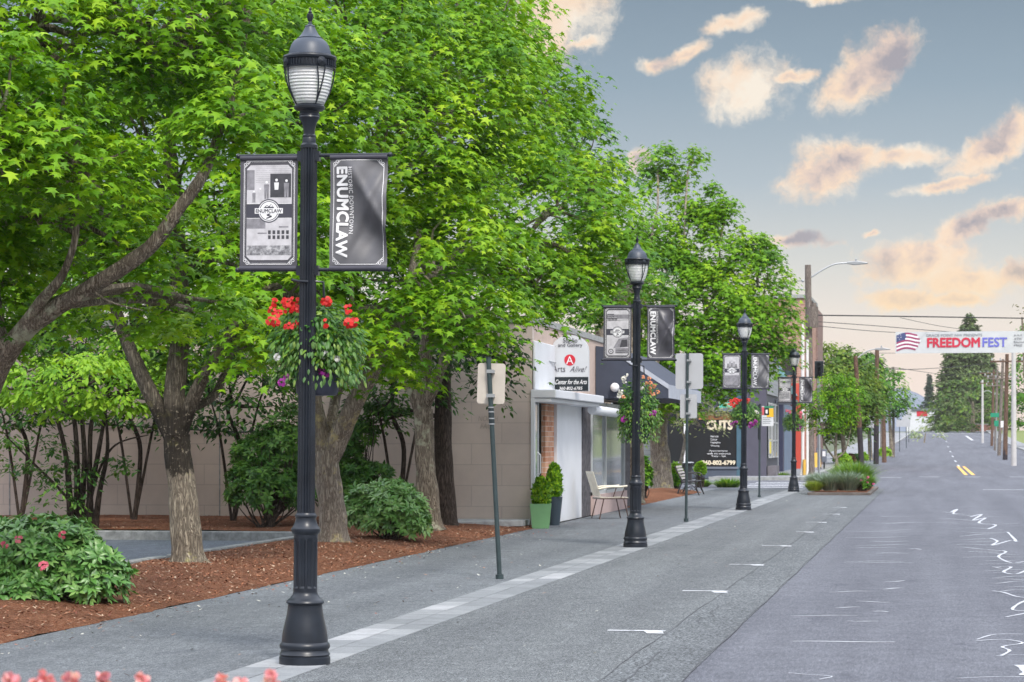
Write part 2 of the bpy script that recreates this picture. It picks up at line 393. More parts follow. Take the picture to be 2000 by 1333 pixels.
while Yp < 83.8:
    for k in (0, 1):
        xa = -4.815 + k*0.267 + 0.004; xb = xa + 0.259
        off = 0.0
        z = 0.008 + random.uniform(-0.001, 0.0015)
        mb.add([(xa,Yp+.004+off,z),(xb,Yp+.004+off,z),(xb,Yp+.596+off,z),(xa,Yp+.596+off,z),(xa,Yp+.004+off,-.004),(xb,Yp+.004+off,-.004),(xb,Yp+.596+off,-.004),(xa,Yp+.596+off,-.004)],
               [(0,1,2,3),(4,5,1,0),(5,6,2,1),(6,7,3,2),(7,4,0,3)])
        t = random.choice([0.25,0.4,0.5,0.6,0.6,0.8,1.0 if Yp < 30 else 0.7]) + random.uniform(-.1,.1); tints += [max(0,min(1,t))]*5
    Yp += 0.6
o = mb.build("paver_strip", m_paver, fixn=False); tagp(o, kind='structure')
o.data.attributes.new('tint', 'FLOAT', 'FACE').data.foreach_set('value', tints)

# ---- markings
def ground_poly(name, pts, dz, mat, ):
    mb = MB(); mb.add([(x, y, hz(y)+dz) for x, y in pts], [tuple(range(len(pts)))])
    return mb
def gp(px, py): q = G(px, py); return (q.x, q.y)
mk = MB()
def line(mbx, pts, wd, dz=0.0035):
    # ribbon along ground points
    pts = [Vector((p[0], p[1], 0)) for p in pts]; ws = wd if isinstance(wd, (list, tuple)) else [wd]*len(pts)
    vs = []
    for i, p in enumerate(pts):
        t = (pts[min(i+1, len(pts)-1)] - pts[max(i-1, 0)]); t.normalize(); n = Vector((-t.y, t.x, 0)) * ws[i] / 2
        for q in (p+n, p-n): vs.append((q.x, q.y, hz(q.y)+dz+i*0.00002))
    mbx.add(vs, [(2*i, 2*i+1, 2*i+3, 2*i+2) for i in range(len(pts)-1)])
# parking stall ticks
tick = [(1265,1234,1),(1395,1156,1),(1470,1104,.9),(1527,1067,.9),(1573,1040,.5),(1600,1021,.8),(1627,1005,.7),(1642,992,.6)]
for (px, py, s) in tick:
    x, y = gp(px, py)
    w0 = 0.10
    mk.add([(x-0.34*s, y-.05, .0085), (x+0.15, y-.05, .0085), (x+0.15, y+.05, .0085), (x-0.34*s, y+.05, .0085)], [(0,1,2,3)])
    mk.add([(x+0.03, y-.30, .0092), (x+0.17, y-.30, .0092), (x+0.13, y-.05, .0092), (x-0.03, y-.05, .0092)], [(0,1,2,3)])
tagp(mk.build("parking_tick_marks", m_paint, fixn=False), kind='structure')
mk = MB()
for (a, b, py, wd) in [(1720,1760,933,.45),(1795,1835,932,.4),(1884,1915,932,.5),(1972,2010,932,.5),(1920,2060,957,.35),(1700,1725,958,.2)]:
    x0, y0 = gp(a, py); x1, y1 = gp(b, py); line(mk, [(x0,y0),(x1,y0)], wd)
# crosswalk over the side street
for yy in (86.5, 89.6, 92.9, 96.4): line(mk, [(-6.9, yy), (-4.55, yy)], .9)
# far dashes
for y in (150, 172, 200, 232, 270, 315, 365): line(mk, [(1.45, y), (1.40, y+7)], .13)
line(mk, [(4.9, 330), (4.6, 372)], .35)
for yy in (396, 406): line(mk, [(-2, yy), (7.5, yy)], 1.2)
tagp(mk.build("road_markings", m_paint, fixn=False), kind='structure')
mk = MB()
for dx in (-.17, .17): line(mk, [(1.62+dx, 118), (1.52+dx, 150)], .17)
tagp(mk.build("yellow_centre_lines", m_yel, fixn=False), kind='structure')
# seams along the parking lane
mk = MB()
for X in (-2.21, -1.665):
    pts = [(X + 0.012*math.sin(y*1.3) + random.uniform(-.006,.006), y) for y in np.arange(10, 84, 0.5)]
    line(mk, pts, 0.009, 0.0078)
for i in range(9):
    x = random.uniform(-2.1, -1.75); y = 14 + i*6 + random.uniform(0, 3)
    line(mk, [(x + random.uniform(-.06,.06), y + k*0.5) for k in range(6)], 0.010, 0.0088)
# joints across the pavement
for y in (19.3, 20.6, 24.5, 32.0, 45.0, 57.0, 70.0):
    line(mk, [(-7.2 + k*0.3, y + random.uniform(-.012,.012)) for k in range(9)], 0.008, 0.0060)
tagp(mk.build("pavement_seams", m_dark, fixn=False), kind='structure')
# tar-filled cracks and a patched trench in the lane
mk = MB()
for (x, y0, n_, dx) in ((2.3, 34, 20, -.03), (-.9, 50, 24, .02)):
    p = [(x, y0)]; 
    for k in range(n_): x += random.gauss(dx*.3, .05); y0 += .35; p.append((x, y0))
    line(mk, p, [random.uniform(.006,.016) for _ in p], .0022)
for y in (26.4, 38.2, 53.0, 71.0):
    p = [(-1.6+k*.35, y+random.gauss(0,.05)) for k in range(22)]; line(mk, p, [random.uniform(.008,.022) for _ in p], .0026)
tagp(mk.build("tar_cracks", m_dark, fixn=False), kind='structure')
# pale crack sealing: thin streaks across the lane and a squiggly band at the right
def wob(px0, px1, py, wd, mat_mb, amp=1.2, dz=0.003, slope=0.0):
    n = 12; pts = []; ph = random.uniform(0, 6)
    for k in range(n+1):
        t = k/n; px = px0 + (px1-px0)*t; pts.append(gp(px, py + amp*math.sin(t*5+ph)*0.5 + slope*(t-.5)))
    line(mat_mb, pts, [wd*(0.35+0.65*math.sin(math.pi*min(max(k/n,.06),.94))) for k in range(n+1)], dz)
mk = MB()
for q in [(1548,1748,1254,.055),(1545,1675,1203,.035),(1620,1704,1156,.04),(1650,1765,1097,.05),(1632,1680,1187,.04),(1655,1715,1214,.04),(1672,1738,1176,.045),(1705,1735,1195,.04),
          (1728,1768,1136,.045),(1724,1766,1150,.045),(1648,1784,1100,.04),(1712,1775,1081,.05),(1670,1772,1065,.05),(1775,1800,1073,.05),(1700,1772,1058,.06),(1650,1770,1050,.05),
          (1640,1770,1039,.04),(1720,1785,1022,.05),(1720,1785,1009,.05),(1690,1960,1021,.03),(1700,1780,1036,.03),(1660,1750,1070,.035)]:
    wob(q[0], q[1], q[2], q[3], mk, slope=random.uniform(-2,2), dz=0.002+random.uniform(0,.001))
tagp(mk.build("crack_seal_streaks", m_seal, fixn=False), kind='structure')
mk = MB(); mk2 = MB(); k_ = 0
py = 1003
while py < 1160:
    cx = 1868 + (py-1003)*0.75; a = cx - random.uniform(10, 55); b = cx + random.uniform(15, 130)
    wob(a, min(b, 2060), py, 0.038 if py < 1090 else 0.028, mk, amp=2.0, slope=random.uniform(-5,5), dz=0.002+0.001*random.random())
    py += random.uniform(4, 9)
def squig(pts, wd):
    out = []
    for i in range(len(pts)-1):
        p0 = Vector(pts[max(i-1,0)]); p1 = Vector(pts[i]); p2 = Vector(pts[i+1]); p3 = Vector(pts[min(i+2,len(pts)-1)])
        for t in (0, .25, .5, .75):
            out.append(0.5*((2*p1)+(-p0+p2)*t+(2*p0-5*p1+4*p2-p3)*t*t+(-p0+3*p1-3*p2+p3)*t**3))
    out.append(Vector(pts[-1])); line(mk2, [gp(q.x, q.y) for q in out], [wd*.50*(.55+.45*abs(math.sin(i*.9+wd*50))) for i in range(len(out))], 0.0040)
squig([(1857,1001),(1870,995),(1862,1004),(1885,1005)], .12)
squig([(1895,1010),(1918,1005),(1900,1017),(1925,1012),(1912,1022),(1945,1026),(1930,1034)], .12)
squig([(1935,1052),(1948,1058),(1938,1066),(1975,1056),(1985,1058),(1968,1040)], .10)
squig([(1930,1075),(1965,1078),(1950,1088),(1975,1100),(2005,1097)], .09)
squig([(1945,1108),(1975,1108),(1960,1118),(1985,1122),(2010,1112)], .09)
squig([(1938,1155),(1960,1158),(1985,1166),(2010,1170),(1990,1180),(1978,1192),(2012,1196),(1965,1206)], .075)
squig([(1908,1250),(1945,1240),(2010,1240)], .05)
squig([(1905,1253),(1960,1250),(1998,1257),(1958,1264),(1972,1272),(1955,1282)], .06)
squig([(1945,1282),(1985,1280),(2010,1281)], .03); squig([(1870,1326),(1940,1323),(2010,1323)], .04)
squig([(1540,1315),(1570,1318),(1625,1322),(1600,1328)], .035)
squig([(1990,1300),(2005,1312),(2000,1320)], .16)
tagp(mk.build("crack_seal_band", m_seal, fixn=False), kind='structure')
tagp(mk2.build("crack_seal_squiggles", m_sealw, fixn=False), kind='structure')

# ---- mulch beds
mm = MT("bark_mulch"); _v = mm.coord(); _v2 = mm.coord((1,1,1))
vc = mm.n('ShaderNodeTexVoronoi', feature='F1'); mm.l(mm.coord((1.0,2.2,1)), vc.inputs['Vector']); vc.inputs['Scale'].default_value = 58
sc_ = mm.n('ShaderNodeSeparateColor'); mm.l(vc.outputs['Color'], sc_.inputs[0])
_c = mm.ramp(sc_.outputs[0], [(0.0,(0.13,0.050,0.027)),(0.45,(0.30,0.125,0.065)),(0.8,(0.40,0.19,0.11)),(1.0,(0.52,0.33,0.22))])
_c = mm.mix(0.6, _c, mm.ramp(mm.noise(_v, 1.2, 5, 0.6), [(0.35,(0.55,0.5,0.5)),(0.65,(1.2,1.1,1.05))]), 'MULTIPLY')
m_mulch = mm.out(_c, 0.95, mm.bump(mm.math('ADD', vc.outputs['Distance'], mm.noise(_v, 60, 4, 0.7)), 1.0, 0.03), spec=0.15)
from mathutils import noise as mnoise
def bed(name, x0, x1, y0, y1, hf, step, edgeR=0.0):
    nx = max(2, int((x1-x0)/step)); ny = max(2, int((y1-y0)/step)); vs = []; fs = []
    for j in range(ny+1):
        for i in range(nx+1):
            y = y0 + (y1-y0)*j/ny
            xr = x1 + (0.07*mnoise.noise((3.1, y*0.8, 0)) + 0.05*mnoise.noise((9, y*4.0, 0)) if edgeR else 0)
            x = x0 + (xr-x0)*i/nx
            z = hf(x, y) + 0.025*mnoise.noise((x*1.5, y*1.5, 0)) + 0.012*mnoise.noise((x*9, y*9, 4))
            if i == nx: z = 0.006
            vs.append((x, y, hz(y) + z))
    for j in range(ny):
        for i in range(nx): a = j*(nx+1)+i; fs.append((a, a+1, a+nx+2, a+nx+1))
    mb = MB(); mb.add(vs, fs); o = mb.build(name, m_mulch, fixn=False, smooth=50); return tagp(o, kind='structure')
def hbed(x, y):
    d = -7.27 - x
    return 0.02 + 0.11*min(1, max(0, d)/1.2) + (0.06*min(1, max(0, (y-38.5))/4) if d > 1.5 else 0)
bed("mulch_bed", -9.56, -7.27, 12, 39.0, hbed, 0.16, 1)
bed("mulch_bed", -26.0, -7.27, 39.0, 46.2, hbed, 0.2, 1)
bed("mulch_bed", -14.0, -7.27, 59.0, 77.5, lambda x, y: 0.03+0.10*min(1, max(0, -7.27-x)/1.0), 0.3, 1)
def bedz(x, y):
    if y < 46.3 or (59 <= y <= 77.5): return hz(y) + hbed(x, y)
    return hz(y)
strip("parking_lot", -60, -9.70, 0, 38.85, -0.02, m_lot)
mb = MB()
# kerbs of the lot: one beside the bed (broken in pieces), one across in front of the wall bed
for (a, b) in [(4, 18.2), (18.24, 24.3), (24.36, 27.6), (27.62, 29.9), (30.3, 33.6), (33.64, 38.3)]:
    mb.box(-9.72, -9.56, a, b, -0.05, 0.155)
tagp(mb.build("lot_kerb", m_curbdk, bevel=0.02), kind='structure')
mb = MB()
for k in range(9): mb.box(-9.80-k*2.4-2.37, -9.80-k*2.4, 38.85, 39.02, -0.05, 0.13)
tagp(mb.build("lot_kerb_across", m_curbdk, bevel=0.02), kind='structure')
mb = MB(); mb.prism([(-10.1,43.5),(-8.6,43.2),(-7.42,44.3),(-7.42,45.1),(-10.1,45.1)], 'z', 0.05, 0.16); tagp(mb.build("concrete_slab", m_curb, bevel=0.01), kind='structure')
# mulch chips and pale litter, fallen petals on the pavement
def scatter(name, spots, size, cols, mat_name, elong=2.5, kind='stuff', dz=0.01):
    mats = [plain(mat_name+str(i), c, 0.9, var=0.1) for i, c in enumerate(cols)]
    mb = MB()
    for (x, y, z) in spots:
        mb.cm = random.randrange(len(cols)); a = random.uniform(0, math.pi); l = size*random.uniform(.6,1.5); wd = l/elong*random.uniform(.7,1.3)
        ca, sa = math.cos(a), math.sin(a); tz = random.uniform(-.4,.4)*l; hz_ = z+dz+abs(tz)/2
        q = []
        for (u, v) in ((-l/2,-wd/2),(l/2,-wd/2*.6),(l/2,wd/2*.6),(-l/2,wd/2)): q.append((x+u*ca-v*sa, y+u*sa+v*ca, hz_ + tz*u/l))
        mb.quad(*q)
    return tagp(mb.build(name, mats, fixn=False), name.replace('_',' '), None, None, kind)
sp = []
for _ in range(15000):
    if random.random() < .62: x = random.uniform(-9.5,-7.3); y = random.uniform(15.5,38.5)
    else: x = -7.35 - 10*random.random()**1.5; y = random.uniform(39,45.4)
    sp.append((x, y, bedz(x,y)))
scatter("mulch_chips", sp, 0.036, [(0.36,0.15,0.075),(0.42,0.24,0.15),(0.22,0.075,0.035),(0.16,0.05,0.03),(0.50,0.36,0.25),(0.30,0.11,0.055),(0.34,0.13,0.06)], "chip", dz=0.008)
sp = [(random.uniform(-7.2,-4.9), random.uniform(15,60), 0.004) for _ in range(160)] + [(random.uniform(-4.2,-2.3), random.uniform(15,70), 0.004) for _ in range(90)] + [(random.gauss(-7.1,.16), random.uniform(15,44), 0.006) for _ in range(500)]
scatter("fallen_petals_and_chips", sp, 0.028, [(0.5,0.5,0.46),(0.36,0.22,0.15),(0.30,0.10,0.06),(0.60,0.57,0.5),(0.15,0.15,0.12)], "petal", 1.5, dz=0.004)

# hills beyond the town
def hill(name, pts, Y, depth, mat):
    mb = MB(); n = len(pts); vs = []
    for j, (dy, f) in enumerate([(0, 0.0), (depth*.5, 0.75), (depth, 1.0), (depth*2, 0.6)]):
        for (x, z) in pts: vs.append((x*(1+dy/Y*.5), Y+dy, z*f*(1+0.06*mnoise.noise((x*.01, dy*.01, 2))) - (5 if j == 0 else 0)))
    fs = [(j*n+i, j*n+i+1, (j+1)*n+i+1, (j+1)*n+i) for j in range(3) for i in range(n-1)]
    mb.add(vs, fs); return tagp(mb.build(name, mat, fixn=False, smooth=60), kind='structure')
m_hill = plain("wooded_hill", (0.13,0.16,0.22), 0.95, var=0.25, scale=0.02)
hp = []
for k in range(60):
    px = 1400 + k*14; zc = 1500.0
    py = 850 - 96*math.exp(-((px-1760)/52)**2) - 52*math.exp(-((px-1838)/50)**2) + 3*math.sin(k*1.7)
    q = P(px, py, zc); hp.append((q.x, q.z))
hill("hill", hp, 1350, 300, m_hill)
# ================================================================== STREET LAMPS, BANNERS, BASKETS
PXM = 272.0      # photo pixels per metre at the nearest lamp
m_iron = MT("lamp_black_paint"); _v = m_iron.coord(); _f = m_iron.noise(_v, 5, 5, 0.6)
m_iron = m_iron.out(m_iron.ramp(_f, [(0.3,(0.009,0.012,0.018)),(0.7,(0.020,0.026,0.038))]), 0.33, None, 0.0, 0.45)
m_ironb = plain("lamp_roof_paint", (0.045,0.060,0.09), 0.45, var=0.15, scale=5, spec=0.6)
mg = MT("lamp_ribbed_glass"); _v = mg.coord((1,1,1))
_b = mg.n('ShaderNodeBsdfPrincipled'); _b.inputs['Base Color'].default_value = (0.93,0.94,0.95,1); _b.inputs['Roughness'].default_value = 0.22; _b.inputs['IOR'].default_value = 1.35
_b.inputs['Transmission Weight'].default_value = 0.15
_tr = mg.n('ShaderNodeBsdfTransparent'); _tr.inputs[0].default_value = (0.96,0.97,0.98,1)
_x = mg.n('ShaderNodeMixShader'); _x.inputs[0].default_value = 0.30; mg.l(_b.outputs[0], _x.inputs[1]); mg.l(_tr.outputs[0], _x.inputs[2])
_o = mg.n('ShaderNodeOutputMaterial'); mg.l(_x.outputs[0], _o.inputs[0]); m_glassl = mg.m
_w = mg.n('ShaderNodeTexWave', wave_type='BANDS', bands_direction='Z'); mg.l(_v, _w.inputs['Vector']); _w.inputs['Scale'].default_value = 14
mg.l(mg.bump(_w.outputs['Fac'], 0.6, 0.01), _b.inputs['Normal'])
m_reflect = plain("lamp_reflector", (0.88,0.88,0.84), 0.3, var=0.1, scale=20)

def LP(y): return (1298 - y) / PXM
def RP(r): return r / PXM
def make_lamp():
    root = empty("street_lamp", (0,0,0), "", "street lamp")
    m = MB()
    m.lathe([(RP(r), LP(y)) for r, y in [(50,1298),(50,1284),(48,1282.5),(48,1281),(50,1279),(49,1277),(47,1275),(46,1270),(49,1266),(49.5,1262),(48,1258),(45,1255),(44.5,1245),(42.5,1232),(39.5,1219),(37,1208),(35,1198),(34,1190),(33.5,1183),
             (34,1181),(36.5,1180),(37.5,1178),(36.5,1175),(33,1172),(30,1170),(27,1165),(25,1163),(24,1158)]], 48)
    m.build("base", m_iron, root, smooth=35)
    m = MB()
    m.lathe([(RP(23.5), LP(1158)), (RP(23.5), LP(1150))], 48, cap=True)
    # pedestal column with wide rounded flutes
    n = 80; vs = []; zs = [(1150,0),(1146,1),(1062,1),(1056,0.4),(1052,0)]
    for (y, f) in zs:
        for k in range(n):
            a = 2*math.pi*k/n; ph = (a*10/(2*math.pi)) % 1.0
            d = 0.13*f if 0.16 < ph < 0.84 else 0.0
            r = RP(23.5)*(1-d); vs.append((r*math.cos(a), r*math.sin(a), LP(y)))
    fs = [(i*n+k, i*n+(k+1)%n, (i+1)*n+(k+1)%n, (i+1)*n+k) for i in range(len(zs)-1) for k in range(n)]
    m.add(vs, fs)
    m.lathe([(RP(r), LP(y)) for r, y in [(23.3,1052),(23.5,1046),(26,1043),(28,1040),(29,1037),(28.5,1034),(26,1031),(23.5,1027),(21.5,1022),(20,1016),(20,1013),(21.5,1011),(21.5,1008),(19,1005),(18.5,1003)]], 48)
    m.build("pedestal", m_iron, root, smooth=30)
    m = MB()
    m.lathe([(RP(17.3), LP(1003)), (RP(16.6), LP(700)), (RP(16.2), LP(292))], 96, flute=16, fd=RP(3.0), cap=False)
    m.lathe([(RP(16.8), LP(292)), (RP(17), LP(286)), (RP(13.5), LP(282)), (RP(13), LP(274)), (RP(12), LP(271)), (RP(13), LP(270)), (RP(13), LP(267)), (RP(11), LP(265)), (RP(11.5), LP(255)), (RP(14.5), LP(243)), (RP(19), LP(235)), (RP(20.5), LP(232)), (RP(19.5), LP(229)), (RP(20.5), LP(227)), (RP(19), LP(224)),(RP(20), LP(220)),
             (RP(27), LP(218)), (RP(30), LP(215)), (RP(30.5), LP(211)), (RP(28), LP(208)), (RP(25), LP(206))], 40)
    m.build("shaft", m_iron, root, smooth=30)
    m = MB(); m.lathe([(RP(r), LP(y)) for r, y in [(25,207),(28.5,206),(33,196),(38.5,182),(42,168),(44,155),(45.5,137)]], 40, cap=False)
    g = m.build("globe", m_glassl, root, smooth=60)
    m = MB(); m.lathe([(RP(6), LP(205)), (RP(12), LP(190)), (RP(13), LP(172)), (RP(11), LP(160))], 16); m.lathe([(RP(26), LP(150)), (RP(38), LP(139)), (RP(39), LP(137))], 24)
    m.build("reflector", m_reflect, root, smooth=40)
    m = MB()
    m.lathe([(RP(46), LP(137)), (RP(50.5), LP(138)), (RP(51), LP(136)), (RP(48.5), LP(134)), (RP(48.5), LP(122)), (RP(51.5), LP(120)), (RP(53), LP(116)), (RP(51.5), LP(113)), (RP(46), LP(111))], 64, cap=False)
    for k in range(48):
        a = 2*math.pi*k/48; R4 = Matrix.Rotation(a, 4, 'Z'); m.box(RP(47.5), RP(51.2), -RP(1.1), RP(1.1), LP(134), LP(122), R4)
    m.build("crown_band", m_iron, root, smooth=30)
    for k in range(4):
        a = math.radians(-49 + 90*k); m = MB(); R4 = Matrix.Rotation(a, 4, 'Z') @ Matrix.Translation((RP(51), 0, LP(128))) @ Matrix.Rotation(math.pi/2, 4, 'Y')
        for (r0, h) in ((9, 1.5), (6, 3), (3, 4.5)):
            q = MB(); q.lathe([(RP(r0), 0), (RP(r0), RP(h)), (RP(r0-1.5), RP(h+.6))], 16); m.add([R4 @ Vector(v) for v in q.v], q.f)
        m.build("rosette", m_iron, root, smooth=30)
        m = MB()
        for s in (-1, 1):
            pts = []
            for t in np.linspace(0, 1, 9):
                y = 137 + 72*t; r = 51 - 2*t - 22*t**2.2; an = a + s*0.17*(1-t)**1.2
                pts.append((RP(r)*math.cos(an), RP(r)*math.sin(an), LP(y)))
            m.tube(pts, RP(1.5), 6)
        m.build("cage_rib", m_iron, root, smooth=50)
    m = MB(); m.lathe([(RP(r), LP(y)) for r, y in [(47,112),(42,110),(41,105),(39,98),(36,90),(32,84),(27,80),(24.5,78.5),(25,77),(22,75.5),(17,70),(13.5,64),(10.5,58),(9.5,55),(10.5,54),(9,52.5),(5,51),(3.5,49),(4,47)]], 40)
    m.build("roof", m_ironb, root, smooth=35)
    m = MB(); m.lathe([(RP(r), LP(y)) for r, y in [(4,48),(3.2,45),(5,42),(6.5,34),(6,30),(3,28),(4.2,26.5),(3,25),(1.6,22),(2.8,20),(1.2,18),(0.4,16)]], 16)
    m.build("finial", m_iron, root, smooth=40)
    for zy in (306, 529):
        m = MB(); z = LP(zy)
        m.tube([(RP(-142), 0, z), (RP(-14), 0, z)], RP(3.6), 10); m.tube([(RP(14), 0, z), (RP(162), 0, z)], RP(3.6), 10)
        m.ball((RP(-142), 0, z), RP(5), 8, 6); m.ball((RP(162), 0, z), RP(5), 8, 6)
        m.box(RP(-22), RP(-13), -RP(7), RP(7), z-RP(11), z+RP(8)); m.box(RP(13), RP(22), -RP(7), RP(7), z-RP(11), z+RP(8))
        m.build("banner_arm", m_iron, root, smooth=40)
    m = MB(); z = LP(553)
    m.tube([(RP(-30), -RP(8), z+RP(4)), (RP(-16), -RP(14), z+RP(1)), (0, -RP(18), z), (RP(5), -RP(17), z)], RP(2.6), 8); m.tube([(RP(12), 0, z+RP(2)), (RP(30), RP(4), z), (RP(31), RP(6), z-RP(30))], RP(2.4), 8)
    m.build("hook_bracket", m_iron, root, smooth=40)
    return root

# text as flat triangles
def text_geo(s, size=1.0, bold=0.0, shear=0.0, spacing=1.0, align='LEFT'):
    cu = bpy.data.curves.new("t", 'FONT'); cu.body = s; cu.size = size; cu.offset = bold; cu.shear = shear; cu.space_character = spacing; cu.align_x = align; cu.resolution_u = 3
    ob = bpy.data.objects.new("t", cu); COL.objects.link(ob)
    dg = bpy.context.evaluated_depsgraph_get(); dg.update()
    me = bpy.data.meshes.new_from_object(ob.evaluated_get(dg))
    vs = [tuple(v.co) for v in me.vertices]; fs = [tuple(p.vertices) for p in me.polygons]
    bpy.data.objects.remove(ob); bpy.data.curves.remove(cu); bpy.data.meshes.remove(me)
    return vs, fs
def fit_text(s, w=None, h=None, **k):
    bold0 = k.pop('bold', 0.0)
    vs, fs = text_geo(s, **k); a = np.array(vs)[:, :2]; mn = a.min(0); mxx = a.max(0); a = a - mn; ext = mxx - mn
    sx = (w/ext[0]) if w else None; sy = (h/ext[1]) if h else None
    sx = sx or sy; sy = sy or sx
    a = a * [sx, sy]; n = len(a); a3 = np.concatenate([a, np.zeros((n, 1))], 1)
    if bold0 <= 0.004: return a3, fs
    # heavier strokes: the same glyphs repeated a hair apart, each on its own plane
    e = bold0 * 1.1 * (h or ext[1]*sy); V_ = [a3]; F_ = list(fs)
    for k, (dx, dy) in enumerate(((1,0),(-1,0),(0,1),(0,-1),(.7,.7),(-.7,-.7),(.7,-.7),(-.7,.7))):
        V_.append(a3 + [dx*e, dy*e, 0.00012*(k+1)]); F_ += [tuple(i+n*(k+1) for i in f) for f in fs]
    return np.concatenate(V_), F_
m_bfab = plain("banner_fabric_charcoal", (0.075,0.073,0.088), 0.42, var=0.22, scale=4, spec=0.6)
m_bfab2 = plain("banner_fabric_grey", (0.115,0.115,0.127), 0.48, var=0.3, scale=3, spec=0.5)
m_bhem = plain("banner_hem", (0.055,0.055,0.075), 0.55, var=0.2)
m_white = plain("white_print", (0.82,0.82,0.84), 0.6, var=0.03)
m_grey1 = plain("photo_light_grey", (0.55,0.54,0.57), 0.6, var=0.16, scale=14)
m_grey2 = plain("photo_mid_grey", (0.24,0.235,0.26), 0.6, var=0.3, scale=18)
m_grey3 = plain("photo_dark_grey", (0.055,0.055,0.065), 0.6, var=0.3, scale=18)
mph = MT("photo_foliage_grey"); _v = mph.coord(); m_greyn = mph.out(mph.ramp(mph.noise(_v, 26, 5, 0.75), [(0.36,(0.10,0.10,0.11)),(0.5,(0.27,0.27,0.29)),(0.64,(0.55,0.55,0.57))]), 0.6)

class Flat:   # 2-D layers in banner space (x right, z up), later draped on the cloth
    def __init__(s): s.layers = {}
    def mb(s, key): return s.layers.setdefault(key, ([], []))
    def poly(s, key, pts, lay):
        v, f = s.mb(key); b = len(v); v += [(p[0], p[1], lay) for p in pts]; f.append(tuple(range(b, b+len(pts))))
    def rect(s, key, x0, x1, z0, z1, lay, nx=1, nz=1):
        nx = max(nx, int(abs(x1-x0)/.05)+1); nz = max(nz, int(abs(z1-z0)/.05)+1)
        v, f = s.mb(key); b = len(v)
        for j in range(nz+1):
            for i in range(nx+1): v.append((x0+(x1-x0)*i/nx, z0+(z1-z0)*j/nz, lay))
        for j in range(nz):
            for i in range(nx): a = b+j*(nx+1)+i; f.append((a, a+1, a+nx+2, a+nx+1))
    def disc(s, key, cx, cz, r, lay, n=28, r0=0.0, a0=0, a1=2*math.pi, sz=1.0):
        v, f = s.mb(key); b = len(v)
        for k in range(n+1):
            a = a0+(a1-a0)*k/n
            v.append((cx+r*math.cos(a), cz+r*sz*math.sin(a), lay)); v.append((cx+r0*math.cos(a), cz+r0*sz*math.sin(a), lay))
        for k in range(n): f.append((b+2*k, b+2*k+1, b+2*k+3, b+2*k+2))
    def tri(s, key, verts, faces, lay, fx):
        v, f = s.mb(key); b = len(v); v += [fx(p) + (lay + p[2],) for p in verts]; f += [tuple(i+b for i in q) for q in faces]
    def line(s, key, pts, wd, lay):
        for i in range(len(pts)-1):
            a = Vector(pts[i]); c = Vector(pts[i+1]); n_ = max(1, int((c-a).length/.05)); t = (c-a).normalized(); n = Vector((-t.y, t.x))*wd/2
            for k in range(n_):
                p = a+(c-a)*k/n_; q = a+(c-a)*(k+1)/n_; s.poly(key, [p-n, q-n, q+n, p+n], lay)
def corner_scrolls(F, x0, x1, z0, z1, sc=1.0):
    for (cx, cz, sx, sz) in ((x0,z0,1,1),(x1,z0,-1,1),(x0,z1,1,-1),(x1,z1,-1,-1)):
        for (ox, oz, r) in ((.030,.012,.011),(.012,.030,.011),(.045,.008,.007),(.008,.045,.007)):
            F.disc('w', cx+sx*ox*sc, cz+sz*oz*sc, r*sc, .0042, 12, r*sc*.62)
        F.line('w', [(cx+sx*.004*sc, cz+sz*.055*sc), (cx+sx*.02*sc, cz+sz*.042*sc), (cx+sx*.042*sc, cz+sz*.02*sc), (cx+sx*.055*sc, cz+sz*.004*sc)], .0035*sc, .0046)
def frame(F, x0, x1, z0, z1, wd=.004):
    c = .05
    F.line('w', [(x0+c, z1),(x1-c, z1)], wd, .004); F.line('w', [(x0+c, z0),(x1-c, z0)], wd, .004)
    F.line('w', [(x0, z0+c),(x0, z1-c)], wd, .004); F.line('w', [(x1, z0+c),(x1, z1-c)], wd, .004)
def emblem(F, cx, cz, r):
    F.disc('k', cx, cz, r*1.18, .0050, 32); F.disc('w', cx, cz, r*1.06, .0056, 32, r*.98); F.disc('w', cx, cz, r*.90, .0056, 32)
    F.poly('k', [(cx-r*.62, cz+.22*r),(cx-r*.2, cz+.62*r),(cx, cz+.45*r),(cx+.22*r, cz+.7*r),(cx+.62*r, cz+.22*r)], .0062)
    F.poly('w', [(cx-r*.3, cz+.40*r),(cx-r*.2, cz+.56*r),(cx-.05*r, cz+.40*r)], .0066); F.poly('w', [(cx+r*.1, cz+.42*r),(cx+r*.22, cz+.64*r),(cx+.4*r, cz+.42*r)], .0066)
    F.line('k', [(cx+.15*r, cz-.28*r),(cx-.2*r, cz-.42*r),(cx+.3*r, cz-.55*r),(cx-.25*r, cz-.75*r)], r*.13, .0062)
    F.rect('w', cx-r*1.45, cx+r*1.45, cz-r*.27, cz+r*.27, .0070)
    a, f = fit_text("ENUMCLAW", w=r*2.66, h=r*.36, bold=0.03)
    F.tri('k', a, f, .0076, lambda p: (cx-r*1.33+p[0], cz-r*.18+p[1]))
def person_sil(F, x, z, h, key='d', shirt=None):
    F.disc('g', x, z+h*.92, h*.075, .0060, 10); F.poly(key, [(x-h*.13,z+h*.45),(x+h*.13,z+h*.45),(x+h*.15,z+h*.8),(x-h*.15,z+h*.8)], .0058)
    if shirt: F.poly(shirt, [(x-h*.11,z+h*.5),(x+h*.11,z+h*.5),(x+h*.13,z+h*.8),(x-h*.13,z+h*.8)], .0061)
    F.poly(key, [(x-h*.12,z),(x-h*.02,z),(x,z+h*.46),(x-h*.13,z+h*.46)], .0058); F.poly(key, [(x+h*.03,z),(x+h*.12,z),(x+h*.13,z+h*.46),(x,z+h*.46)], .0058)

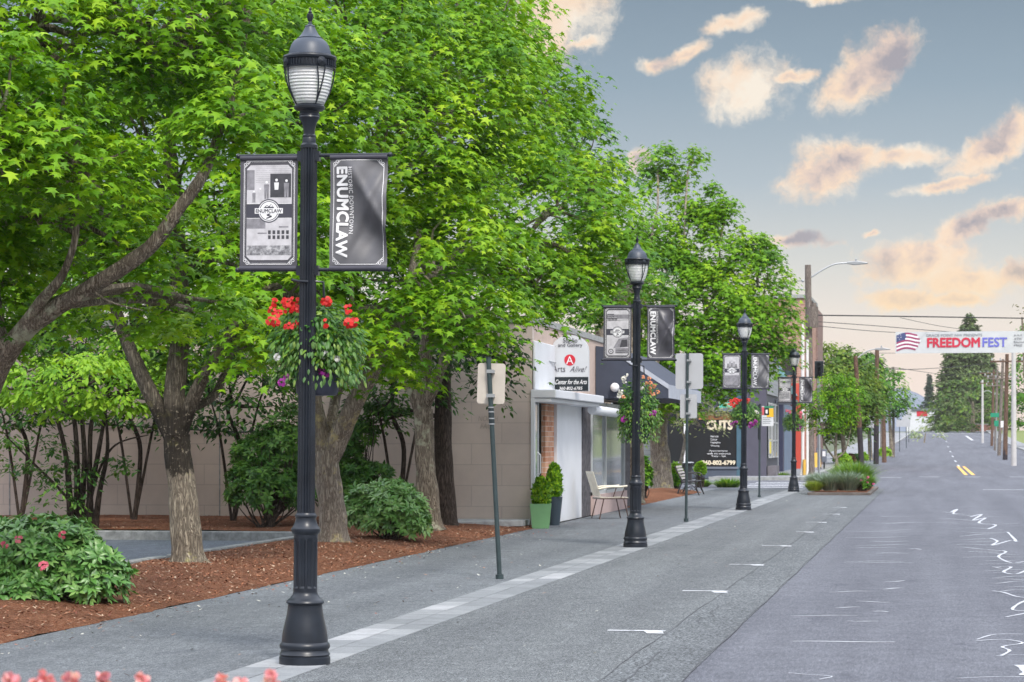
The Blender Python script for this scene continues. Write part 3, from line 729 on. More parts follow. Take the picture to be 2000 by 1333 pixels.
W0, W1 = RP(-138), RP(-22); H0, H1 = LP(524), LP(312); R0, R1 = RP(43), RP(157)
def drape(kind, seed):
    def f(x, z):
        if kind == 'L': return 0.0
        u = (x-R0)/(R1-R0); v = (z-H0)/(H1-H0)
        e_ = min(1,max(0,v)); e_ = math.sin(math.pi*e_)**.6; s = (0.030*math.sin(u*4.2+v*6.0+seed) + 0.016*math.sin(u*9-v*10+seed*2)*min(1,u+.2) + 0.022*math.exp(-((u+v*1.1-1.35-.05*seed)/.09)**2) - 0.02*math.exp(-((u-v*.9-.25)/.10)**2))*e_*min(1,.25+u)
        return -s*1.7
    return f
def finish(F, root, drp, names):
    groups = {}
    for key in F.layers: groups.setdefault(names[key][0], []).append(key)
    for nm, keys in groups.items():
        mb = MB(); mats = []
        for key in keys:
            mb.cm = len(mats); mats.append(names[key][1]); vs, fs = F.layers[key]; mb.add([(x, drp(x, z)-lay, z) for (x, z, lay) in vs], fs)
        mb.build(nm, mats, root, fixn=False)
def cloth(root, x0, x1, z0, z1, drp, mat, x_in):
    mb = MB(); nx, nz = 26, 40; vs = []
    for s in (0, 1):
        for j in range(nz+1):
            for i in range(nx+1):
                x = x0+(x1-x0)*i/nx; z = z0+(z1-z0)*j/nz; vs.append((x, drp(x, z) + s*.0015, z))
    K = (nx+1)*(nz+1); fs = []
    for j in range(nz):
        for i in range(nx): a = j*(nx+1)+i; fs += [(a, a+1, a+nx+2, a+nx+1), (K+a, K+a+nx+1, K+a+nx+2, K+a+1)]
    mb.add(vs, fs); mb.build("fabric", mat, root, smooth=60, fixn=False)
    for z in (z0-.008, z1+.008):
        mb = MB(); mb.tube([(x0, 0, z), (x1, 0, z)], RP(5.2), 14); mb.build("pole_sleeve", m_bhem, root, smooth=50)
def left_banner(root, var):
    drp = drape('L', var*1.3); cloth(root, W0, W1, H0, H1, drp, m_bfab, W1); F = Flat()
    x0, x1, z0, z1 = W0+.030, W1-.022, H0+.022, H1-.014
    frame(F, x0, x1, z0, z1); frame(F, x0+.007, x1-.007, z0+.007, z1-.007, .0016); corner_scrolls(F, x0-.004, x1+.004, z0-.004, z1+.004)
    a0, a1 = x0+.020, x1-.020; wd = a1-a0; c = .028; zt = z1-.030; zb = z0+.030; mid = (z0+z1)/2 + .012; hb = .052
    if var == 0:
        # upper photograph: men in front of a boarded shop
        F.poly('l', [(a0, mid+hb),(a1, mid+hb),(a1, zt-c),(a1-c, zt),(a0+c, zt),(a0, zt-c)], .0040)
        for k in range(9): F.line('m', [(a0+wd*.20, zt-.012-k*.014),(a1-.01, zt-.012-k*.014)], .0012, .0046)
        F.rect('m', a0, a0+wd*.17, mid+hb+.10, zt-.035, .0046); F.rect('d', a0+wd*.52, a1-.006, mid+hb+.045, zt-.062, .0048)
        person_sil(F, a0+wd*.66, mid+hb+.045, .135, 'd', 'l'); F.poly('g', [(a0+wd*.62, mid+hb+.10),(a0+wd*.70, mid+hb+.10),(a0+wd*.71, mid+hb+.15),(a0+wd*.61, mid+hb+.15)], .0064)
        person_sil(F, a0+wd*.88, mid+hb+.045, .13, 'm'); person_sil(F, a0+wd*.44, mid+hb+.035, .13, 'm'); person_sil(F, a0+wd*.30, mid+hb+.015, .10, 'l'); person_sil(F, a0+wd*.16, mid+hb+.010, .085, 'm')
        F.poly('l', [(a0, zb+c),(a0+c, zb),(a1-c, zb),(a1, zb+c),(a1, mid-hb),(a0, mid-hb)], .0040)
        F.rect('m', a0, a0+wd*.42, mid-hb-.075, mid-hb-.002, .0044); F.rect('n', a0+.003, a1-.003, zb+.035, zb+.105, .0046)
        for k in range(5):
            F.rect('d', a0+wd*(.48+.10*k), a0+wd*(.54+.10*k), mid-hb-.115, mid-hb-.088, .0052); F.rect('d', a0+wd*(.48+.10*k), a0+wd*(.54+.10*k), mid-hb-.150, mid-hb-.124, .0052)
        F.rect('m', a0+wd*.72, a0+wd*.93, mid-hb-.068, mid-hb-.058, .0052); F.rect('m', a0+wd*.25, a0+wd*.45, mid-hb-.112, mid-hb-.104, .0052)
        cols = 1
    elif var == 1:
        F.poly('l', [(a0, mid+hb*.7),(a1, mid+hb*.7),(a1, zt-c),(a1-c, zt),(a0+c, zt),(a0, zt-c)], .0040)
        F.rect('m', a0, a1, zt-.13, zt-.065, .0044); F.rect('d', a0+.01, a0+wd*.34, zt-.068, zt-.056, .0050)
        for k in range(5): F.rect('d', a0+.012+k*.022, a0+.022+k*.022, zt-.115, zt-.082, .0050)
        for k in range(7): person_sil(F, a0+.02+k*.022, zt-.160, .055, 'd')
        F.line('d', [(a0, zt-.165),(a1, zt-.145)], .004, .0052)
        F.poly('l', [(a0, zb+c),(a0+c, zb),(a1-c, zb),(a1, zb+c),(a1, mid-hb*.8),(a0, mid-hb*.8)], .0040)
        F.rect('m', a0+wd*.40, a1-.003, zb+.03, zb+.11, .0044); F.poly('m', [(a0+wd*.30, zb+.11),(a1-.003, zb+.13),(a1-.003, mid-hb-.03),(a0+wd*.55, mid-hb-.05)], .0046); F.poly('d', [(a0+wd*.60, zb+.12),(a1-.02, zb+.13),(a1-.02, mid-hb-.06),(a0+wd*.68, mid-hb-.07)], .0050); F.disc('d', a0+wd*.20, zb+.060, .040, .0054, 24, .028); F.disc('m', a0+wd*.20, zb+.060, .012, .0054, 12)
        F.rect('d', a0+wd*.42, a0+wd*.9, zb+.065, zb+.073, .0054); F.rect('d', a0+wd*.42, a0+wd*.85, zb+.035, zb+.044, .0054)
    elif var == 2:
        F.poly('l', [(a0, mid+hb*.5),(a1, mid+hb*.5),(a1, zt-c),(a1-c, zt),(a0+c, zt),(a0, zt-c)], .0040)
        for k, hh in enumerate((.13,.20,.15,.19,.12)): F.rect('m' if k % 2 else 'd', a0+wd*(.18+.14*k), a0+wd*(.26+.14*k), mid+hb+.02, mid+hb+.02+hh*.7, .0050)
        F.rect('d', a0+wd*.14, a1-wd*.12, mid+hb+.015, mid+hb+.035, .0052)
        F.poly('l', [(a0, mid-hb*2.2),(a1, mid-hb*2.0),(a1, mid-hb*.4),(a0, mid-hb*.4)], .0040)
        F.poly('m', [(a0, zb+c),(a0+c, zb),(a1-c, zb),(a1, zb+c),(a1, mid-hb*2.0),(a0, mid-hb*2.2)], .0042)
        for k in range(6): F.line('l', [(a0+.01+k*.03, zb+.03),(a0+.07+k*.03, zb+.10)], .004, .0050)
    else:
        F.poly('l', [(a0, mid+hb*.2),(a1, mid+hb*.2),(a1, zt-c),(a1-c, zt),(a0+c, zt),(a0, zt-c)], .0040)
        F.rect('n', a0+.01, a1-.01, zt-.12, zt-.05, .0046); F.line('m', [(a0, mid+hb+.03),(a1, mid+hb+.025)], .012, .0050)
        F.poly('l', [(a0, zb+c),(a0+c, zb),(a1-c, zb),(a1, zb+c),(a1, mid-hb*.2),(a0, mid-hb*.2)], .0040)
        F.rect('n', a0+.01, a1-.02, zb+.06, mid-hb-.04, .0046)
        for k in range(4): F.disc('d', a0+.03+k*.04, zb+.045, .014, .0052, 12, .006)
    for z in (mid+hb, mid-hb): F.line('w', [(a0, z),(a1, z)], .0035, .0046)
    F.rect('k', a0, a1, mid-hb+.004, mid+hb-.004, .0045)
    emblem(F, (a0+a1)/2-.002, mid, .072)
    finish(F, root, drp, {'w': ("border_and_emblem_print", m_white), 'k': ("photo_print", m_bhem), 'l': ("photo_print", m_grey1), 'm': ("photo_print", m_grey2), 'd': ("photo_print", m_grey3), 'g': ("photo_print", m_white), 'n': ("photo_print", m_greyn)})
def right_banner(root, var):
    drp = drape('R', var*1.7+.4); cloth(root, R0, R1, H0, H1, drp, m_bfab2 if var in (0, 2) else m_bfab, R0); F = Flat()
    x0, x1, z0, z1 = R0+.026, R1-.026, H0+.020, H1-.014
    frame(F, x0, x1, z0, z1); corner_scrolls(F, x0-.004, x1+.004, z0-.004, z1+.004)
    # letters read downwards
    big, f = fit_text("ENUMCLAW", w=(z1-z0)*.86, h=RP(21), bold=0.055, spacing=1.06)
    F.tri('w', big, f, .0060, lambda p: (x0+.026+p[1], z1-(z1-z0)*.07-p[0]))
    sm, f = fit_text("HISTORIC DOWNTOWN", w=(z1-z0)*.635, h=RP(8), bold=0.0, spacing=1.1)
    F.tri('w', sm, f, .0060, lambda p: (x0+.026+RP(23.5)+p[1], z1-(z1-z0)*.07-p[0]))
    finish(F, root, drp, {'w': ("lettering", m_white)})

# flower builder pieces
def leaves(name, Pn, Nn, Dn, size, tint, shape, mat, parent=None, loc=None, nx_=None):
    Pn = np.asarray(Pn, float); Nn = np.asarray(Nn, float); Dn = np.asarray(Dn, float)
    Nn = Nn/np.maximum(np.linalg.norm(Nn, axis=1, keepdims=True), 1e-6)
    Dn = Dn - (Dn*Nn).sum(1, keepdims=True)*Nn; Dn = Dn/np.maximum(np.linalg.norm(Dn, axis=1, keepdims=True), 1e-6)
    Xn = np.cross(Dn, Nn)
    bv, bf = shape; bv = np.asarray(bv, float); k = len(bv); n = len(Pn)
    V_ = (Pn[:, None, :] + size[:, None, None]*(bv[None, :, 0:1]*Xn[:, None, :] + bv[None, :, 1:2]*Dn[:, None, :] + bv[None, :, 2:3]*Nn[:, None, :])).reshape(-1, 3)
    if loc is not None: V_ = V_ - np.array(loc)[None]
    bf = np.asarray(bf, int); F_ = (bf[None] + (np.arange(n)*k)[:, None, None]).reshape(-1, bf.shape[1])
    me = bpy.data.meshes.new(name); me.vertices.add(len(V_)); me.vertices.foreach_set('co', V_.astype(np.float32).ravel())
    nl = F_.shape[1]; me.loops.add(F_.size); me.loops.foreach_set('vertex_index', F_.ravel().astype(np.int32))
    me.polygons.add(len(F_)); me.polygons.foreach_set('loop_start', (np.arange(len(F_))*nl).astype(np.int32))
    a = me.attributes.new('tint', 'FLOAT', 'FACE'); a.data.foreach_set('value', np.repeat(np.clip(tint, 0, 1), len(bf)).astype(np.float32))
    me.update(calc_edges=True); me.materials.append(mat)
    o = bpy.data.objects.new(name, me); COL.objects.link(o)
    if parent is not None: o.parent = parent
    return o
# leaf outlines: x across, y along, z up; triangle fans
def fan(pts, center):
    v = [center] + pts; n = len(pts); return v, [(0, i+1, (i+1) % n + 1) for i in range(n)]
def drp_(x, y, a=0.35, b=0.25): return -a*abs(x)**1.3 - b*max(0, y-.1)**2
_mo = [(0,0),(.22,.0),(.52,-.12),(.26,.20),(.62,.42),(.30,.46),(.15,.52),(0,1.02),(-.15,.52),(-.30,.46),(-.62,.42),(-.26,.20),(-.52,-.12),(-.22,.0)]
MAPLE = fan([(x, y, drp_(x, y)) for x, y in _mo], (0, .30, 0.02))
_ov = [(0,0),(.2,.25),(.22,.5),(.12,.8),(0,1.0),(-.12,.8),(-.22,.5),(-.2,.25)]
OVAL = fan([(x, y, drp_(x, y, .5, .25)) for x, y in _ov], (0, .45, .03))
LANCE = ([(0,0,0),(.19,.5,-.01),(0,1.0,-.18),(-.19,.5,-.01),(0,.5,.05)], [(0,1,4),(1,2,4),(2,3,4),(3,0,4)])
SMALLQ = ([(0,0,0),(.34,.45,-.07),(0,1.0,-.12),(-.34,.45,-.07)], [(0,1,2),(0,2,3)])
BLADE = ([(-.03,0,0),(.03,0,0),(.025,.6,.0),(-.025,.6,.0),(0,1.0,-.25)], [(0,1,2),(0,2,3),(3,2,4)])
_pt = [(0,0),(.3,.1),(.42,.5),(.2,.85),(0,.75),(-.2,.85),(-.42,.5),(-.3,.1)]
PETAL = fan([(x, y, .15*abs(x)) for x, y in _pt], (0, .4, 0))
def randdir(n):
    d = rng.normal(size=(n, 3)); return d/np.linalg.norm(d, axis=1, keepdims=True)

m_lf_b = leafmat("basket_leaf", (0.025,0.09,0.02), (0.085,0.24,0.03), (0.32,0.48,0.06), 0.4)
m_lf_c = leafmat("basket_trailing_leaf", (0.06,0.16,0.05), (0.16,0.30,0.08), (0.42,0.55,0.12), 0.5)
def flmat(name, a, b): return leafmat(name, tuple(x*.55 for x in a), a, b, 0.5, 0.3)
m_fl_red = flmat("red_petals", (0.70,0.02,0.02), (0.90,0.08,0.07)); m_fl_wh = flmat("white_petals", (0.72,0.72,0.75), (0.85,0.85,0.85))
m_fl_pu = flmat("purple_petals", (0.30,0.02,0.28), (0.50,0.05,0.42)); m_fl_or = flmat("orange_petals", (0.75,0.28,0.14), (0.85,0.45,0.28)); m_fl_pk = flmat("pink_petals", (0.75,0.12,0.22), (0.85,0.30,0.35))
m_pot = plain("basket_pot_black", (0.03,0.035,0.06), 0.5, var=0.2)
def flowers(name, pts, r, mat, parent, per=9):
    Pn = []; Nn = []; Dn = []; sz = []; ti = []
    for p in pts:
        face = np.array([random.uniform(-.3,.3), -1, random.uniform(-.1,.6)])
        for k in range(per):
            d = randdir(1)[0]; d = d - face*0.0; Pn.append(np.array(p)+d*r*.35); nn = face + d*.5; Nn.append(nn); Dn.append(d); sz.append(r*random.uniform(.8,1.2)); ti.append(random.random())
    return leaves(name, Pn, Nn, Dn, np.array(sz), np.array(ti), PETAL, mat, parent)
def basket(loc, label, rx, ztop, zbot, spec, seed, potz):
    """loc at pole base; basket centre a little behind the pole"""
    global rng
    rng = np.random.default_rng(100+seed); random.seed(100+seed)
    cx, cy = RP(spec.get('cx', 12)), 0.22
    root = empty("hanging_basket", (loc[0]+cx, loc[1]+cy, loc[2]+potz), label, "flower basket", "flower baskets hanging from the street lamps")
    m = MB(); pr = RP(46)
    m.lathe([(pr*.8, -.06), (pr*.9, -.04), (pr, .15), (pr*1.05, .16), (pr*1.05, .175), (pr*.95, .175)], 28, cap=True); m.build("pot", m_pot, root, smooth=40)
    m = MB()
    for k in range(3):
        a = k*2.09+.4; m.tube([(pr*math.cos(a), pr*math.sin(a), .17), (0, 0, min(.62, ztop-potz+.05))], .003, 5)
    m.build("hanger_wire", m_iron, root)
    zc_ = (ztop+zbot)/2 - potz; hh = (ztop-zbot)/2; n = 2300
    d = randdir(n); rr = rng.uniform(.35, 1.0, n)**.6
    lump = np.array([1+.28*mnoise.noise((q[0]*2.2+seed, q[1]*2.2, q[2]*2.2)) for q in d])
    Pn = d*np.array([rx, rx*.8, hh])*(rr*lump)[:, None] + [0, 0, zc_]
    Nn = d*[.6,.6,.3] + [0,-.1,.8] + rng.normal(size=(n,3))*.35; Dn = d + [0,0,-.7] + rng.normal(size=(n,3))*.3
    ti = np.clip(rng.normal(.42,.22,n) + np.where(Pn[:,2] < zc_, .12, -.05), 0, 1)
    leaves("foliage", Pn, Nn, Dn, rng.uniform(.035,.075,n), ti, OVAL, m_lf_b, root)
    n = 700; t = rng.uniform(0,1,n)**1.5; a = rng.uniform(0, 2*math.pi, n); r_ = rx*(.75+.3*rng.uniform(0,1,n))
    Pn = np.stack([r_*np.cos(a), r_*.8*np.sin(a), zc_ - hh*(.0+1.0*t)], 1)
    leaves("trailing_foliage", Pn, np.stack([np.cos(a), np.sin(a)-.3, np.full(n,.6)],1)+rng.normal(size=(n,3))*.4, np.stack([np.cos(a)*.4, np.sin(a)*.4, np.full(n,-1.)],1), rng.uniform(.03,.06,n), rng.uniform(0,.75,n), OVAL, m_lf_c, root)
    for (nm, mat, pts, r) in spec['fl']:
        for (fx, fz, num, sp_) in pts:
            flowers(nm, [(fx*rx+random.gauss(0,sp_), -rx*.55+random.gauss(0,.04), zc_+fz*hh+random.gauss(0,sp_)) for _ in range(num)], r, mat, root)
    return root
lampbase = [G(595,1290), G(1241,1062), G(1452,994), G(1550,959)]
lamp_px = [(595,1290),(1241,1062),(1452,994),(1550,959)]
# bring all lamps on one line and to their photographed sizes
L0 = make_lamp()
LG = "street lamps along the paver strip"
lab = ["nearest and tallest-looking black street lamp with two banners and a red-flowered basket",
       "second black street lamp, standing on the pavers in front of the gallery chair",
       "third black street lamp, between the two-plate sign post and the bus stop sign",
       "farthest black street lamp, beside the striped crosswalk and the grass island"]
lampH = [1268, 602, 390, 286]
lamps = []
for i in range(4):
    o = L0 if i == 0 else copy_tree(L0)
    H = 4.66; zc = FPX*H/lampH[i]; p = P(lamp_px[i][0], PY0, zc); o.location = (p.x, p.y, 0.006); o['label'] = lab[i]; o['group'] = LG
    o.rotation_euler = (0, math.radians([0.5,0.35,0.4,0.3][i]), 0); lamps.append(o)
BG = "downtown banners on the street lamps"
ll = ["photo banner left of the nearest lamp, showing men before a dark doorway",
      "photo banner left of the second lamp, showing an old car wheel at its foot",
      "pale photo banner left of the third lamp, with dark towers above a grey field",
      "small photo banner left of the farthest lamp, in front of the red shop wall"]
rl = ["grey banner right of the nearest lamp, large white ENUMCLAW letters reading downward",
      "dark folded ENUMCLAW banner right of the second lamp, against the green trees",
      "grey ENUMCLAW banner right of the third lamp, in front of the pale teal roof",
      "small dark ENUMCLAW banner right of the farthest lamp, against the utility pole"]
for i in range(4):
    for side in (0, 1):
        r = empty("street_banner", tuple(lamps[i].location), (rl if side else ll)[i], "banner", BG)
        r.rotation_euler = lamps[i].rotation_euler
        (right_banner if side else left_banner)(r, i)
RD, WH, PU, OR = ("red_flowers", m_fl_red), ("white_flowers", m_fl_wh), ("purple_flowers", m_fl_pu), ("orange_flowers", m_fl_or)
def zz(y): return LP(y)
basket(lamps[0].location, "flower basket with a black pot and bright red blooms, behind the nearest lamp", RP(92), zz(585), zz(752),
       {'cx': 10, 'fl': [RD+([(-.75,.70,2,.03),(-.45,.98,3,.02),(-.92,.45,2,.02),(-.55,.62,2,.03),(-.30,.75,2,.02),(.35,.95,3,.02),(.88,.45,3,.015),(.80,.80,1,.015),(-.45,.35,2,.02),(-.3,.25,1,.02),(.2,.45,1,.02)], .034), WH+([(.35,-.25,2,.02),(.5,-.35,1,.02),(-.8,-.35,2,.02)], .026), PU+([(-.55,-.85,2,.015),(.28,-.75,2,.012)], .028)]}, 1, zz(757))
basket(lamps[1].location, "tall leafy flower basket with pale orange blooms, behind the second lamp", RP(88), zz(600), zz(865),
       {'cx': 8, 'fl': [OR+([(.4,.9,4,.05),(.8,.7,3,.04),(.6,.5,2,.03),(-.6,.3,1,.03)], .030), WH+([(-.6,.9,4,.03),(-.8,.5,3,.02),(.3,.75,2,.02)], .035), PU+([(-.6,-.25,4,.02),(.7,-.15,4,.02)], .04)]}, 2, zz(835))
basket(lamps[2].location, "flower basket with red blooms on its left side, behind the third lamp", RP(92), zz(598), zz(768),
       {'cx': 6, 'fl': [RD+([(-.7,.85,6,.05),(-.4,.95,5,.04),(-.85,.55,3,.03),(.2,.95,2,.03)], .042), WH+([(.85,.1,3,.02)], .035), PU+([(.45,-.9,9,.03),(.7,-.6,4,.03),(-.7,-.8,3,.02)], .045)]}, 3, zz(745))
basket(lamps[3].location, "flower basket of pink and dark red blooms, behind the farthest lamp", RP(96), zz(598), zz(768),
       {'cx': 4, 'fl': [("pink_flowers", m_fl_pk, [(-.6,.85,4,.04),(.6,.75,4,.05),(.5,.4,3,.04)], .04), PU+([(.1,-.9,6,.03),(.5,-.6,4,.03)], .05)]}, 4, zz(745))
# ================================================================== TREES AND SHRUBS
rng = np.random.default_rng(5); random.seed(5)
m_bark1 = barkmat("maple_bark", (0.10,0.075,0.055), (0.50,0.43,0.34), (0.52,0.52,0.38), .56)
m_barkT = barkmat("dark_banded_bark", (0.11,0.09,0.07), (0.55,0.48,0.37), (0.50,0.46,0.20), .60, band=(1.35, 2.1))
m_bark2 = barkmat("pale_maple_bark", (0.16,0.13,0.11), (0.62,0.55,0.46), (0.58,0.50,0.28), .56)
m_bark3 = barkmat("dark_bark", (0.03,0.022,0.018), (0.17,0.13,0.105), (0.25,0.24,0.18), .66)
m_lf1 = leafmat("maple_leaf", (0.050,0.160,0.006), (0.165,0.365,0.011), (0.38,0.57,0.022), 0.5, 0.34, 0.25)
m_lf2 = leafmat("maple_leaf_deep", (0.022,0.10,0.012), (0.09,0.255,0.014), (0.27,0.46,0.025), 0.5, 0.24, 0.3)
m_lf3 = leafmat("dogwood_leaf_bright", (0.12,0.30,0.015), (0.27,0.50,0.03), (0.42,0.62,0.06), 0.5, 0.4, 0.3)
m_lfr = leafmat("rhododendron_leaf", (0.035,0.12,0.022), (0.12,0.30,0.06), (0.32,0.50,0.15), 0.36, 0.12, 0.6)
m_lfd = leafmat("dark_shrub_leaf", (0.014,0.055,0.012), (0.045,0.145,0.020), (0.14,0.29,0.03), 0.45, 0.25, 0.35)
m_lff = leafmat("far_tree_leaf", (0.04,0.10,0.02), (0.10,0.20,0.03), (0.24,0.34,0.05), 0.6, 0.3, 0.2)
m_lfc = leafmat("conifer_needle", (0.06,0.105,0.045), (0.13,0.19,0.07), (0.24,0.30,0.11), 0.7, 0.15, 0.2)
m_lfcd = leafmat("blue_conifer_needle", (0.03,0.06,0.045), (0.06,0.10,0.075), (0.10,0.15,0.10), 0.7, 0.15, 0.2)

def spline(pts, n):
    pts = [Vector(p) for p in pts]; out = []
    for i in range(len(pts)-1):
        p0 = pts[max(i-1,0)]; p1 = pts[i]; p2 = pts[i+1]; p3 = pts[min(i+2,len(pts)-1)]
        for k in range(n):
            t = k/n; out.append(0.5*((2*p1)+(-p0+p2)*t+(2*p0-5*p1+4*p2-p3)*t*t+(-p0+3*p1-3*p2+p3)*t**3))
    out.append(pts[-1]); return out
def limb(mb, pts, radii, n=14, seg=6, rough=0.10, seed=0, flare=0.0):
    sp_ = spline(pts, seg); m_ = len(sp_); vs = []; up = None
    for i, p in enumerate(sp_):
        u = i/(m_-1)*(len(radii)-1); a = int(min(u, len(radii)-2)); r = radii[a]+(radii[a+1]-radii[a])*(u-a)
        t = (sp_[min(i+1,m_-1)]-sp_[max(i-1,0)]).normalized()
        if up is None: up = Vector((0,1,0)) if abs(t.y) < .9 else Vector((1,0,0))
        sx = t.cross(up).normalized(); up = sx.cross(t).normalized()
        fl = flare*math.exp(-i*1.3)
        for k in range(n):
            an = 2*math.pi*k/n
            rr = r*(1 + rough*mnoise.noise((math.cos(an)*1.5+seed, math.sin(an)*1.5, i*0.35)) + fl*(.55+.45*math.sin(an*4+seed)))
            vs.append(p + (sx*math.cos(an)+up*math.sin(an))*rr)
    fs = [(i*n+k, (i+1)*n+k, (i+1)*n+(k+1)%n, i*n+(k+1)%n) for i in range(m_-1) for k in range(n)]
    fs.append(tuple(range(n))); fs.append(tuple((m_-1)*n+k for k in reversed(range(n)))); mb.add(vs, fs)
def clumps_on(lobes, spacing, back=0.45):
    """points over the outside of ellipsoid lobes; lobe = (centre, (rx,ry,rz))"""
    C = []
    for li, (c, r) in enumerate(lobes):
        area = 4*math.pi*((r[0]*r[1])**1.6/3+(r[0]*r[2])**1.6/3+(r[1]*r[2])**1.6/3)**(1/1.6); n = max(4, int(area/spacing**2))
        d = randdir(n*3); kept = []
        for q in d:
            if len(kept) >= n: break
            if any(np.dot(q, k)*1.0 > math.cos(0.75*spacing/min(r)) for k in kept): continue
            kept.append(q)
        for q in kept:
            rr = random.uniform(.80, 1.02); p = np.array(c) + np.array(r)*q*rr
            inside = any(lj != li and (((p-np.array(c2))/np.array(r2))**2).sum() < .62 for lj, (c2, r2) in enumerate(lobes))
            if inside: continue
            # the side away from the street view is thinner
            away = q[0]*(-ST)+q[1]*CT
            if away > .35 and random.random() > back: continue
            C.append((p, q, li))
    return C
def crown(C, per, R, lsize, shape, mat, parent, loc, name="crown", flat=.55, tl=(.45,.17), seed=0, drop=.55, topt=.10):
    n = len(C)*per
    P0 = np.repeat(np.array([c[0] for c in C]), per, 0); Q = np.repeat(np.array([c[1] for c in C]), per, 0)
    Rr = np.repeat(np.array([R*random.uniform(.65,1.3) for _ in C]), per); ct = np.repeat(rng.normal(0, .14, len(C)), per)
    d = randdir(n); d[:,2] = np.where(d[:,2] < -.25, -d[:,2], d[:,2])
    # sprays reach outwards from the crown
    lay = rng.integers(0, 3, n)
    off = d*np.array([1,1,flat*.55])*(Rr*rng.uniform(.25,1.1,n))[:,None] + Q*np.array([1,1,.25])*(Rr*rng.uniform(-.2,.6,n))[:,None]
    off[:,2] += (lay-1)*Rr*.42*flat
    off[:,2] -= .42*(off[:,0]**2+off[:,1]**2)/np.maximum(Rr,.1)
    Pn = P0 + off
    hor = np.stack([d[:,0]+.6*Q[:,0], d[:,1]+.6*Q[:,1], np.zeros(n)], 1)
    Nn = hor*.42 + [0,0,.95] + rng.normal(size=(n,3))*.27; Dn = hor + [0,0,-drop] + rng.normal(size=(n,3))*.40
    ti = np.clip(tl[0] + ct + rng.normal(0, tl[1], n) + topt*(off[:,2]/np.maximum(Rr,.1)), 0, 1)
    return leaves(name, Pn, Nn, Dn, lsize*rng.uniform(.5,1.4,n), ti, shape, mat, parent, loc)
def branches(C, lobes, mat, parent, loc, name="branch", prob=.5, r=.03, tp=None):
    mb = MB(); TP = np.array([tuple(q) for pts in (tp or []) for q in spline(pts, 8)[4:]]) if tp else None
    for (p, q, li) in C:
        if random.random() > prob: continue
        c = np.array(lobes[li][0]); a = c + (p-c)*random.uniform(.0,.3) - np.array([0,0,.25])*lobes[li][1][2]; mid = (a+p)/2 + rng.normal(size=3)*.12
        if TP is not None:
            k = int(np.argmin(((TP-a)**2).sum(1) + 2*np.maximum(0, TP[:,2]-a[2])**2)); t0 = TP[k]
            if np.linalg.norm(t0-a) > .15: limb(mb, [t0, (t0+a)/2+[0,0,.1], a, mid, p], [r*1.3, r*1.15, r, r*.6, r*.2], 5, 3, 0); continue
        limb(mb, [a, mid, p], [r, r*.6, r*.2], 5, 3, 0)
    if mb.v: mb.build(name, mat, parent, loc, smooth=60)
def lobe(px, py, zc, rpx, rz=None, ry=None):
    p = P(px, py, zc); r = rpx/FPX*zc; rzz = (rz or rpx)/FPX*zc
    return ((p.x, p.y, p.z), (r, ry if ry else r, rzz))
def tree(name, base, label, cat, trunkpaths, lobes, spacing, per, R, ls, shape, mat, bark, tl=(.45,.17), group=None, flat=.55, back=.45, br=.5, brr=.03, seed=0, flare=.35, topt=.10, keep=None):
    random.seed(seed+50); root = empty(name, base, label, cat, group); global rng; rng = np.random.default_rng(seed+77)
    mb = MB()
    for k, (pts, rad) in enumerate(trunkpaths): limb(mb, pts, rad, 18 if rad[0] > .1 else 8, 7, .16, seed+k*3.3, flare if k == 0 else 0)
    mb.build("trunk", bark, root, base, smooth=60)
    C = clumps_on(lobes, spacing, back)
    if keep: C = [c for c in C if keep(c[0])]
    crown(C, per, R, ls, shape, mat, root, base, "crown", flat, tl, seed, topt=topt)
    branches(C, lobes, bark, root, base, "branches", br, brr, [t[0] for t in trunkpaths])
    return root
def pp(px, py, zc): return tuple(P(px, py, zc))
TG = "maples planted along the pavement"
TR = {}
def base_at(px, py, zc):
    p = P(px, PY0, zc); return (p.x, p.y, bedz(p.x, p.y)-.03)

# T0: near, leaning in from beyond the left edge
b = base_at(-95, 1200, 22.5)
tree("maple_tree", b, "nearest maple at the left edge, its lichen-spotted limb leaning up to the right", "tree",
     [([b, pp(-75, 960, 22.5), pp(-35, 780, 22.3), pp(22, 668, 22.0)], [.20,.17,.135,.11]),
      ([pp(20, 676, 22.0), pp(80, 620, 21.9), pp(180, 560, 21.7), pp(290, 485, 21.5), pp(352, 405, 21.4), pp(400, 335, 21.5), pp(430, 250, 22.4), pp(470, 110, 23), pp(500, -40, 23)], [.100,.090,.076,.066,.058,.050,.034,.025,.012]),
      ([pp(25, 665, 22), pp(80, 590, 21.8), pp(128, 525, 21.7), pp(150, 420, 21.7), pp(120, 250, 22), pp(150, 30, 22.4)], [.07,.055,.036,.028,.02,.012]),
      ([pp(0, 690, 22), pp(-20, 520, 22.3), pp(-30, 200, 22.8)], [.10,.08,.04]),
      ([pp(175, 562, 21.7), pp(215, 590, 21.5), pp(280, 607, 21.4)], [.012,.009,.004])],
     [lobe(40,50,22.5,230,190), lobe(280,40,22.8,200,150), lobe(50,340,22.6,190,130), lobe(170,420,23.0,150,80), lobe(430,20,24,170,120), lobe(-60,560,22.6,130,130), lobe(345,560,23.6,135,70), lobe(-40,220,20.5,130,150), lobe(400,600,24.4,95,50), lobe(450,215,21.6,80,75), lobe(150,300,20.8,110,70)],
     0.416, 144, 0.439, .092, MAPLE, m_lf1, m_bark1, (.45,.17), TG, seed=1, br=.75, brr=.028)
